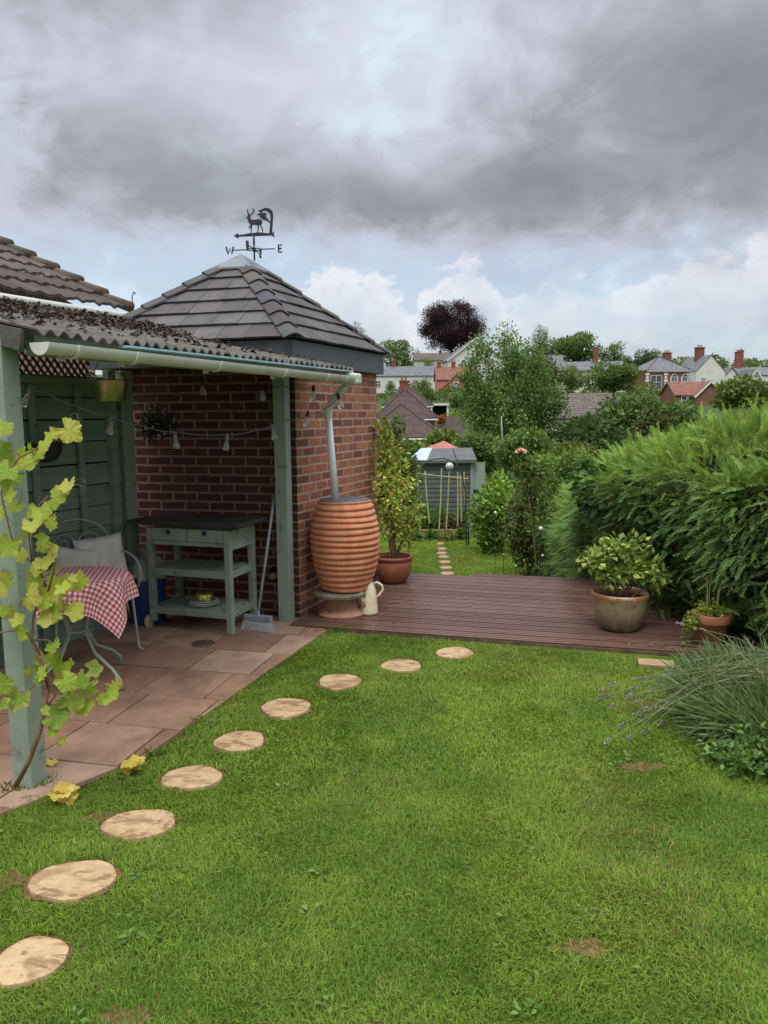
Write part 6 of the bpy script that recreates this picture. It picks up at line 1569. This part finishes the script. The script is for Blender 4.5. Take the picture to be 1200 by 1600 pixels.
leaves('bloom', np.array(P), np.array(D), np.array(Sz), [(0.84, 0.50, 0.42), (0.88, 0.60, 0.50), (0.78, 0.40, 0.34)], 'petal', o, .9, fold=.5)
for i, (px, py, Y, b_) in enumerate(((845, 826, 10.2, .03), (774, 801, 13, .025), (787, 866, 13, .012), (806, 884, 12.4, .014), (848, 868, 9.8, .016))):
    q = at(px, py, Y); gz_ = -1.33; o = thing('solar_stake_light', (q.x, Y, gz_), ['white globe garden light against the hedge face', 'white garden light high on a stem by the reddish shrub', 'thin stake light standing on the lower lawn', 'short stake light on the right edge of the lower lawn', 'small garden light low in the dark bush'][i], 'garden light', 'stake lights of the lower garden')
    m = MB(); m.tube([(q.x, Y, gz_), (q.x, Y, q.z - b_ * .6)], .005, 6); m.build('stake', 'wrought iron', o)
    m = MB(); m.lathe([(b_ * math.sin(math.pi * k / 10), -b_ * math.cos(math.pi * k / 10)) for k in range(11)], q, 12); m.build('globe', 'white crockery', o, smooth=True)
# bushes and trees of the middle distance
bush('tall_bush', 'tall mixed bush behind the brick outbuilding corner', 612, 656, 830, 74, 13.5, LM + LY, 4200, .09, nl=16)
bush('pale_bush', 'pale yellow green bush between the potted shrub and the shed', 638, 735, 850, 42, 15.5, LY + LS, 1600, .09)
bush('round_bush', 'olive green bush behind the shed roof', 690, 678, 735, 92, 30, LM + LY, 2400, .2)
bush('left_hedge', 'green hedge bush left of the shed roof', 640, 690, 760, 60, 27, LS + LM, 1800, .17)
bush('under_tree_bush', 'dark leafy bush at the foot of the white trunked tree', 745, 672, 740, 90, 27, LD + LM, 2800, .17)
bush('middle_bush', 'mid green bush right of the white trunk', 825, 668, 745, 100, 24, LM, 3000, .15)
bush('near_mid_bush', 'light green bush above the far end of the hedge', 880, 700, 770, 120, 17, LS + LM, 3600, .10)
bush('brown_tipped_bush', 'bush with brownish tips above the far hedge top', 905, 690, 735, 90, 21, LM + LBR, 2200, .11)
bush('wide_dark_bush', 'wide dark bush in front of the grey roofed bungalow', 925, 648, 720, 150, 31, LD, 3600, .2)
bush('high_dark_bush', 'tall dark bush right of the grey roofed bungalow', 985, 603, 705, 130, 34, LD + LM, 4200, .2, nl=18)
bush('right_dark_bush', 'rounded dark bush in front of the red tiled extension', 1055, 618, 700, 110, 34, LD + LM, 3200, .2)
bush('russet_bush', 'russet bush mixed into the dark bushes below the brick house', 1020, 640, 690, 70, 32, LBR + LD, 1500, .17)
bush('edge_bush', 'green bush at the right edge beneath the white gabled houses', 1165, 590, 640, 110, 30, LM + LY, 2200, .18)
tree('white_trunked_tree', 'tall leafy green tree with a pale trunk in the middle of the view', 792, 522, 722, 165, 33, [(0.09, 0.165, 0.05), (0.12, 0.205, 0.06), (0.155, 0.245, 0.078)], 30000, .115, nl=90, spread=.92, lsize=(.15, .27), flat=1.15, tm='bark', tr=.06, ck=.22, shell=.55)
o = thing('birch_stem', at(788, 724, 30), 'pale slim birch stem rising in front of the middle tree', 'tree trunk'); m = MB(); m.tube([at(788, 724, 30), at(786, 700, 30), at(784, 675, 30), at(783.5, 650, 30)], [.055, .05, .036, .02], 8); m.build('trunk', 'birch bark', o, smooth=True)

# ------------------------------------------------------------------ houses on the far side of the valley
def house(name, label, pos, yaw, w_, d, h, rise, wall, roof, kind='gable', wins=(), chims=(), over=.25, cat='house', group=None, gwins=(), barge=None, arch=False, wcol='white joinery'):
    """front faces -y before yaw; x centred; kind gable (ridge along x), front (ridge along y), hip"""
    P0 = Vector(pos); o = thing(name, P0, label, cat, group); cs, sn = math.cos(yaw), math.sin(yaw)
    T = lambda x, y, z: P0 + Vector((x * cs - y * sn, x * sn + y * cs, z)); X_ = w_ / 2
    m = MB(); c = [(-X_, 0), (X_, 0), (X_, d), (-X_, d)]
    for i in range(4):
        (x0, y0), (x1, y1) = c[i], c[(i + 1) % 4]; ln = math.hypot(x1 - x0, y1 - y0); m.add([T(x0, y0, -2), T(x1, y1, -2), T(x1, y1, h), T(x0, y0, h)], [(0, 1, 2, 3)], uvs=[(0, -2), (ln, -2), (ln, h), (0, h)])
    if kind == 'gable':
        for x in (-X_, X_): m.add([T(x, 0, h), T(x, d, h), T(x, d / 2, h + rise)], [(0, 1, 2)], uvs=[(0, h), (d, h), (d / 2, h + rise)])
    if kind == 'front':
        for y in (0, d): m.add([T(-X_, y, h), T(X_, y, h), T(0, y, h + rise)], [(0, 1, 2)], uvs=[(0, h), (w_, h), (w_ / 2, h + rise)])
    m.build('wall', wall, o)
    m = MB(); th = .12; ov = over
    if kind == 'gable':
        k = rise / (d / 2); sl = math.hypot(d / 2 + ov, rise + ov * k)
        for s in (0, 1):
            y0 = -ov if s == 0 else d + ov; a, b = T(-X_ - ov, y0, h - ov * k + .02), T(X_ + ov, y0, h - ov * k + .02); e, f = T(X_ + ov, d / 2, h + rise + .02), T(-X_ - ov, d / 2, h + rise + .02)
            ps = [a, b, e, f] if s == 0 else [b, a, f, e]; m.slab([p + Z3 * .1 for p in ps], th, uvs=[(0, 0), (w_ + 2 * ov, 0), (w_ + 2 * ov, sl), (0, sl)])
    elif kind == 'front':
        k = rise / X_; sl = math.hypot(X_ + ov, rise + ov * k)
        for s in (-1, 1):
            a, b = T(s * (X_ + ov), -ov, h - ov * k + .02), T(s * (X_ + ov), d + ov, h - ov * k + .02); e, f = T(0, d + ov, h + rise + .02), T(0, -ov, h + rise + .02)
            ps = [a, b, e, f] if s > 0 else [b, a, f, e]; m.slab([p + Z3 * .1 for p in ps], th, uvs=[(0, 0), (d + 2 * ov, 0), (d + 2 * ov, sl), (0, sl)])
    else:
        q = min(X_, d / 2); E = [T(-X_ - ov, -ov, h), T(X_ + ov, -ov, h), T(X_ + ov, d + ov, h), T(-X_ - ov, d + ov, h)]
        if w_ >= d: r0, r1 = T(-X_ + q, d / 2, h + rise), T(X_ - q, d / 2, h + rise); faces = [(E[0], E[1], r1, r0), (E[1], E[2], r1), (E[2], E[3], r0, r1), (E[3], E[0], r0)]
        else: r0, r1 = T(0, q, h + rise), T(0, d - q, h + rise); faces = [(E[0], E[1], r0), (E[1], E[2], r1, r0), (E[2], E[3], r1), (E[3], E[0], r0, r1)]
        for fc in faces:
            e = (fc[1] - fc[0]); L = e.length; e /= L; s0 = fc[0]; ups = [((p - s0).dot(e), ((p - s0) - e * (p - s0).dot(e)).length) for p in fc]; m.slab([p + Z3 * .06 for p in fc], th, uvs=ups)
        for p, r in ((E[0], r0), (E[1], r1 if w_ >= d else r0)): m.tube([p + Z3 * .08, r + Z3 * .10], .09, 6)
        m.tube([r0 + Z3 * .1, r1 + Z3 * .1], .1, 6)
    rf = m.build('roof', roof, o)
    if barge:
        m = MB()
        if kind == 'front':
            for s in (-1, 1): m.beam(T(s * (X_ + ov), -ov - .03, h - ov * rise / X_ - .03), T(0, -ov - .03, h + rise - .0), .05, .24)
        else: m.beam(T(-X_ - ov, -ov - .04, h - ov * .4), T(X_ + ov, -ov - .04, h - ov * .4), .08, .16)
        m.build('bargeboard' if kind == 'front' else 'eave_board', barge, o)
    for wn in wins:
        x, z, ww, wh = wn[:4]; ar = len(wn) > 4 and wn[4]
        f = MB(); g = MB(); y = -.05; fr = .09
        for a, b, s in (((x - ww / 2, z), (x + ww / 2, z), 'h'), ((x - ww / 2, z + wh), (x + ww / 2, z + wh), 'h'), ((x - ww / 2, z), (x - ww / 2, z + wh), 'v'), ((x + ww / 2, z), (x + ww / 2, z + wh), 'v'), ((x, z), (x, z + wh), 'v'), ((x - ww / 2, z + wh * .52), (x + ww / 2, z + wh * .52), 'h')):
            t_ = fr if s == 'h' else fr * .93; f.beam(T(a[0], y + (.006 if s == 'v' else 0), a[1]), T(b[0], y + (.006 if s == 'v' else 0), b[1]), .10, t_, up=Vector((-sn, cs, 0)).cross(Vector((cs, sn, 0))) if s == 'h' else Vector((cs, sn, 0)))
        if ar:
            n = 10; pts = [T(x - ww / 2 * math.cos(math.pi * k / n), y, z + wh + ww * .5 * math.sin(math.pi * k / n)) for k in range(n + 1)]; f.tube(pts, .07, 5)
            g.add([T(x - ww / 2 * math.cos(math.pi * k / n), -.02, z + wh + ww * .5 * math.sin(math.pi * k / n)) for k in range(n + 1)], [tuple(range(n + 1))])
        if ar == 2: f.beam(T(x - ww * .75, y, z + wh / 2), T(x - ww * .62, y, z + wh / 2), .08, wh * 1.1); f.beam(T(x + ww * .62, y, z + wh / 2), T(x + ww * .75, y, z + wh / 2), .08, wh * 1.1)
        wo_ = f.build('window', wcol, o); g.add([T(x - ww / 2, -.03, z), T(x + ww / 2, -.03, z), T(x + ww / 2, -.03, z + wh), T(x - ww / 2, -.03, z + wh)], [(0, 1, 2, 3)]); g.build('pane', 'window glass', wo_)
    for x, y, cw, ct, npots in chims:
        m = MB(); zb = h; m.box(T(x, y, (zb + ct) / 2), (cw, cw * .7, ct - zb), (cs, sn, 0)); m.box(T(x, y, ct + .08), (cw * 1.15, cw * .85, .16), (cs, sn, 0)); ch = m.build('chimney', 'plain far brick', rf)
        for k in range(npots):
            m = MB(); m.lathe([(.15, 0), (.12, .25), (.12, .45), (.14, .5)], T(x + (k - (npots - 1) / 2) * .42, y, ct + .16), 8); m.build('chimney_pot', 'old terracotta', ch)
    return o


mottled('plain far brick', (0.21, 0.08, 0.06), (0.27, 0.11, 0.08), 1.5, 0.9, 0.1)


def hz(px, py, Y): return at(px, py, Y)


def mpp(Y): return Y / FPX * 1.008


def put(px0, px1, ye, Y, h):
    """left, right and eave pixel of a front wall -> base position, width"""
    a, b = at(px0, ye, Y), at(px1, ye, Y); return ((a.x + b.x) / 2, Y, (a.z + b.z) / 2 - h), b.x - a.x


p, w_ = put(560, 683, 587, 170, 5.6); house('white_terrace', 'long white rendered terrace with a slate roof left of the pink house', p, 0, w_, 7, 5.6, 2.1, 'white render', 'grey slates', wins=[(at(x, 600, 170).x - p[0], 3.2, 1.0, 1.35) for x in (572, 591, 610, 638, 662)], chims=[(at(616, 570, 170).x - p[0], 3.5, .9, 8.9, 2)])
p, w_ = put(683, 741, 593, 152, 5.2); house('pink_house', 'salmon pink house with a red tiled roof and a small front gable', p, 0, w_, 7, 5.2, 2.5, 'pink render', 'red roof tiles', wins=(), chims=[(at(688, 568, 152).x - p[0], 3.5, .8, 8.6, 2), (at(711, 568, 152).x - p[0], 3.5, .8, 8.6, 2)])
p2, w2 = put(692, 733, 606, 149.5, 3.6); house('pink_gabled_wing', 'pink gabled front wing with a white window below the red roof', p2, 0, w2, 3.4, 3.6, 2.5, 'pink render', 'red roof tiles', 'front', wins=[(0, 3.1, 1.15, 1.0, 1)], over=.3, cat='house wing')
p, w_ = put(648, 706, 563, 192, 4); house('cream_cottage', 'cream cottage with a grey roof under the dark red beech', p, 0, w_, 7, 4, 1.9, 'cream render', 'weathered roof tiles', wins=[(at(690, 568, 192).x - p[0], 1.6, 1.0, 1.1)], chims=[(2.0, 3.5, .8, 6.4, 1)])
p, w_ = put(700, 790, 562, 181, 5.2); house('white_gabled_house', 'tall white gabled house with two arched windows behind the middle tree', p, R(4), w_, 10, 5.2, 5.0, 'white render', 'grey slates', 'front', wins=[(at(x, 570, 181).x - p[0], 3.1, 1.35, 1.4, 1) for x in (724, 740)], over=.35, barge='white joinery')
house('grey_roofed_house', 'house with a pale slate roof to the right of the middle tree', *(lambda q: (q[0], 0, q[1]))(put(826, 882, 576, 172, 5)), 7, 5, 3.0, 'cream render', 'grey slates', wins=[(1.5, 2.4, 1.1, 1.3), (-1.6, 2.4, 1.1, 1.3)])
house('slate_cottage', 'slate roofed cottage with a tall red chimney among the hill trees', *(lambda q: (q[0], R(-6), q[1]))(put(872, 975, 579, 166, 4.5)), 7, 4.5, 2.0, 'cream render', 'grey slates', wins=[(2.5, 2, 1, 1.2), (-1, 2, 1, 1.2)], chims=[(at(933, 570, 166).x - at(923, 570, 166).x, 3, 1.0, 9.4, 1)])
# brown bungalows stepping up the slope
for i, (px0, px1, ye, Y, rise_, lb) in enumerate(((566, 690, 684, 72, 3.15, 'nearest brown tiled hipped bungalow at the outbuilding corner'), (588, 680, 654, 84, 3.3, 'second brown tiled hipped bungalow, behind the nearest one'), (600, 673, 634, 97, 2.6, 'third brown tiled hipped bungalow, farthest up the slope'))):
    p, w_ = put(px0, px1, ye, Y, 2.6); house('hipped_bungalow', lb, p, 0, w_, w_ * 1.05, 2.6, rise_, 'far brick', 'brown roof tiles', 'hip', over=.3, group='brown bungalows on the slope', barge='white joinery', chims=[((-.1), 3.2, .95, 2.6 + rise_ + .75, 2)] if i == 1 else (), wins=[(w_ * .3, .9, 1.2, 1.2)], cat='bungalow')
p, w_ = put(862, 962, 651, 80, 2.5); house('grey_roofed_bungalow', 'cream bungalow with a weathered grey brown tiled roof behind the dark bushes', p, R(-3), w_ + 1.5, 6, 2.5, 2.35, 'cream render', 'weathered roof tiles', wins=[(at(884, 660, 80).x - p[0], .7, 1.0, 1.3), (at(897, 660, 80).x - p[0], .7, .5, 1.3)], cat='bungalow', over=.35)
# brick villa with white quoins
Y = 160; p, w_ = put(1010, 1081, 579, Y, 6.4)
o = house('brick_villa', 'red brick villa with white quoins, arched windows and slate hipped roof', p, R(8), w_, 9, 6.4, 3.0, 'far brick', 'grey slates', 'hip', wins=[(at(1054, 590, Y).x - p[0], 3.2, 1.15, 1.9, 2), (at(1072, 590, Y).x - p[0], 3.2, 1.15, 1.9, 2), (at(1024, 590, Y).x - p[0], 2.6, 2.4, 2.8)], chims=[(at(1060, 560, Y).x - p[0], 4.5, 1.5, 10.2, 3)], barge='white joinery')
m = MB(); cs, sn = math.cos(R(8)), math.sin(R(8))
for x in (-w_ / 2, w_ / 2 - .35, at(1040, 590, Y).x - p[0]):
    m = MB()
    for k in range(9): m.box(Vector(p) + Vector((x * cs, x * sn - .04, .4 + k * .66)), (.55 if k % 2 else .8, .14, .5), (cs, sn, 0))
    m.build('quoins', 'white joinery', o)
p, w_ = put(1081, 1140, 580, 158, 6.2); house('white_end_house', 'white rendered gable house joined to the brick villa on its right', p, R(8), w_ * .82, 9, 6.2, 3.2, 'white render', 'grey slates', 'front', wins=[(-1.6, 3.6, .8, 1.3)], chims=[(-.3, 4, 1.6, 11.1, 3), (2.9, 4.5, 1.3, 9.6, 1)], over=.1)
p, w_ = put(1046, 1126, 617, 121, 3.2); house('red_tiled_extension', 'low red tiled building with a white window in front of the brick villa', p, R(2), w_ * .78, 6, 3.2, 2.0, 'far brick', 'red roof tiles', wins=[(at(1070, 620, 121).x - p[0] + .3, 1.5, 1.7, 1.5)])
p, w_ = put(1094, 1126, 618, 118, 3.0); house('red_gabled_wing', 'red gabled wing with a white bargeboard beside the low red tiled building', p, R(-12), w_ * 1.3, 6, 3.0, 2.1, 'far brick', 'red roof tiles', 'front', barge='white joinery', cat='house wing')
p, w_ = put(1128, 1158, 590, 168, 5); house('white_gabled_house', 'white gabled house just left of the right hand chimney stack', p, R(-8), w_ * 1.05, 9, 4.6, 2.6, 'white render', 'grey slates', 'front', wins=[(0, 2.4, 1, 1.2)])
p, w_ = put(1150, 1215, 586, 172, 5.4); house('far_right_house', 'grey roofed white house with paired chimneys at the right edge of the photo', p, 0, w_ * 1.1, 8, 5.4, 1.8, 'white render', 'grey slates', wins=[(-1, 2.8, 1, 1.3), (2, 2.8, 1, 1.3)], chims=[(at(1166, 560, 172).x - p[0], 4, 1.2, 10.6, 2), (at(1172, 560, 172).x - p[0], 4.5, 1.0, 11.0, 1)])
p, w_ = put(1172, 1190, 590, 164, 4.6); house('small_white_gable', 'small white front gable below the paired chimneys at the right edge', p, 0, w_, 7, 4.4, 1.9, 'white render', 'grey slates', 'front', wins=[(0, 2.3, .9, 1.1)], cat='house wing', barge='white joinery')
# carport and fences between the bungalows
a, b = at(672, 632, 104), at(702, 632, 104); o = thing('carport', ((a.x + b.x) / 2, 106, a.z - 2.6), 'flat roofed white carport beside the brown bungalows', 'carport'); m = MB(); m.box(((a.x + b.x) / 2, 106, a.z), (b.x - a.x, 4, .3)); m.build('roof', 'white render', o); m = MB(); m.box(((a.x + b.x) / 2, 107.5, a.z - 1.3), (b.x - a.x - .2, .2, 2.4)); m.build('back_wall', 'dark gap fill', o)
for x in (a.x + .2, b.x - .2):
    m = MB(); m.box((x, 104.3, a.z - 1.35), (.22, .22, 2.5)); m.build('post', 'white joinery', o)
for i, (x0, x1, yt, yb, Y, lb) in enumerate(((682, 728, 650, 660, 92, 'upper brown board fence between the bungalows and the middle tree'), (682, 724, 668, 684, 82, 'lower brown board fence behind the shed'))):
    a, b, c_ = at(x0, yt, Y), at(x1, yt, Y), at(x1, yb, Y); o = thing('board_fence', ((a.x + b.x) / 2, Y, c_.z - .6), lb, 'fence', 'board fences below the far houses'); m = MB(); n = 16
    for k in range(n): x = a.x + (b.x - a.x) * (k + .5) / n; m.box((x, Y + (k % 2) * .03, (a.z + c_.z - .6) / 2), ((b.x - a.x) / n * .96, .04, a.z - c_.z + .6 + rnd.uniform(-.04, .04)))
    m.build('boards', 'fence wood', o)
bush('slope_bush', 'green bush below the pink gabled wing', 716, 612, 645, 40, 110, LM, 900, .35)
bush('slope_hedge', 'low hedge between the carport and the upper board fence', 712, 640, 658, 36, 97, LS, 600, .3)
bush('long_slope_bush', 'low dark bush along the front of the grey roofed bungalow', 955, 662, 700, 80, 52, LD + LM, 2200, .25)
bush('clipped_orange_shrub', 'orange tinted clipped shrub beside the upper board fence', 690, 648, 662, 16, 91, [(.35, .13, .06), (.26, .12, .05)], 500, .3)

# ------------------------------------------------------------------ trees of the far hill
tree('copper_beech', 'large dark red copper beech standing above the houses on the skyline', 705, 466, 556, 104, 205, PUR, 42000, .36, nl=80, spread=.80, lsize=(.22, .34), tr=.5, ck=.25, cat='tree', shell=.5)
FT = [('round_green_tree', 'green tree on the skyline just right of the pyramid roof', 620, 528, 578, 54, 190, LM, 3200), ('tree_tip', 'small leafy treetop showing just over the pyramid roof edge', 556, 500, 560, 36, 200, LM, 1500), ('slim_tall_tree', 'slim tall pointed tree right of the middle tree', 844, 504, 565, 30, 185, LD + LM, 2400), ('willow', 'broad drooping willow like tree on the skyline', 903, 517, 572, 76, 190, LM + [(.09, .13, .05)], 4200), ('small_round_tree', 'rounded tree right of the willow with sky behind', 960, 532, 578, 46, 190, LM, 2400), ('holly', 'tiny dark pointed tree beside the round dark tree', 983, 553, 578, 12, 180, LD, 700), ('dark_round_tree', 'dark dense round tree above the brick villa roof', 1015, 545, 586, 52, 188, LD, 3000), ('purple_plum', 'dark purple plum tree right of the middle tree', 857, 556, 612, 40, 96, PUR, 2400), ('pale_green_tree', 'pale grey green tree beside the purple plum', 893, 564, 612, 46, 100, LY + LM, 2200), ('broad_green_tree', 'broad green tree in front of the slate cottage', 957, 564, 614, 86, 104, LM, 3800), ('yellow_green_tree', 'light green tree hiding the front of the white terrace', 658, 588, 622, 34, 140, LY + LM, 1500), ('slim_garden_tree', 'slim green tree before the white terrace windows', 610, 594, 618, 16, 160, LM, 700), ('terrace_end_tree', 'dark shrub at the right end of the white terrace', 668, 604, 630, 26, 130, LD + LM, 900), ('far_small_tree', 'small tree to the right of the white end house', 1130, 560, 590, 22, 185, LM, 900), ('cottage_tree', 'small green tree before the cream cottage', 668, 556, 578, 26, 184, LM, 900), ('left_skyline_tree', 'low tree at the foot of the copper beech', 652, 545, 575, 24, 200, LD, 900), ('back_tree', 'wide tree behind the pale slate roofed house', 868, 530, 578, 56, 200, LD + LM, 2600)]
for nm, lb, px, yt, yb, wp, Y, pal, n in FT:
    tree(nm, lb, px, yt, yb, wp, Y, pal, n, max(.26, wp / FPX * Y * .055), 'trees among the far houses', nl=18, spread=.72, lsize=(.24, .42), ck=.22)
# hedges and scrub nobody could count, filling the gaps of the valley and hill
P, D, Sz, Cc = [], [], [], []
for _ in range(420):
    y = rnd.choice([rnd.uniform(40, 64), rnd.uniform(196, 300), rnd.uniform(210, 300), rnd.uniform(124, 145)]); x = rnd.uniform(-.35, .62) * y; r = rnd.uniform(.5, 1.1) * (1 + y / 110); g = ground_z(x, y); n = 120
    if 60 < y < 112 and abs(x / y) < .20: continue
    c0 = np.array((x, y, g + r * .45)); d = unit(rng.standard_normal((n, 3))); d[:, 2] = abs(d[:, 2]) * .9; P.append(c0 + d * r * np.array([1, 1, .8]) * (.75 + .35 * rng.random((n, 1)))); D.append(d + .8 * rng.standard_normal((n, 3))); Sz.append(np.full(n, r * .24)); Cc.append(palette(n, rnd.choice([LM, LD, LD, LY]), .2))
tag(leaves('distant_scrub', np.concatenate(P), np.concatenate(D), np.concatenate(Sz), [], 'leaf', aspect=.8, cols=np.concatenate(Cc)), 'hedges and scrub filling the gaps between the far houses', 'scrub', kind='stuff')
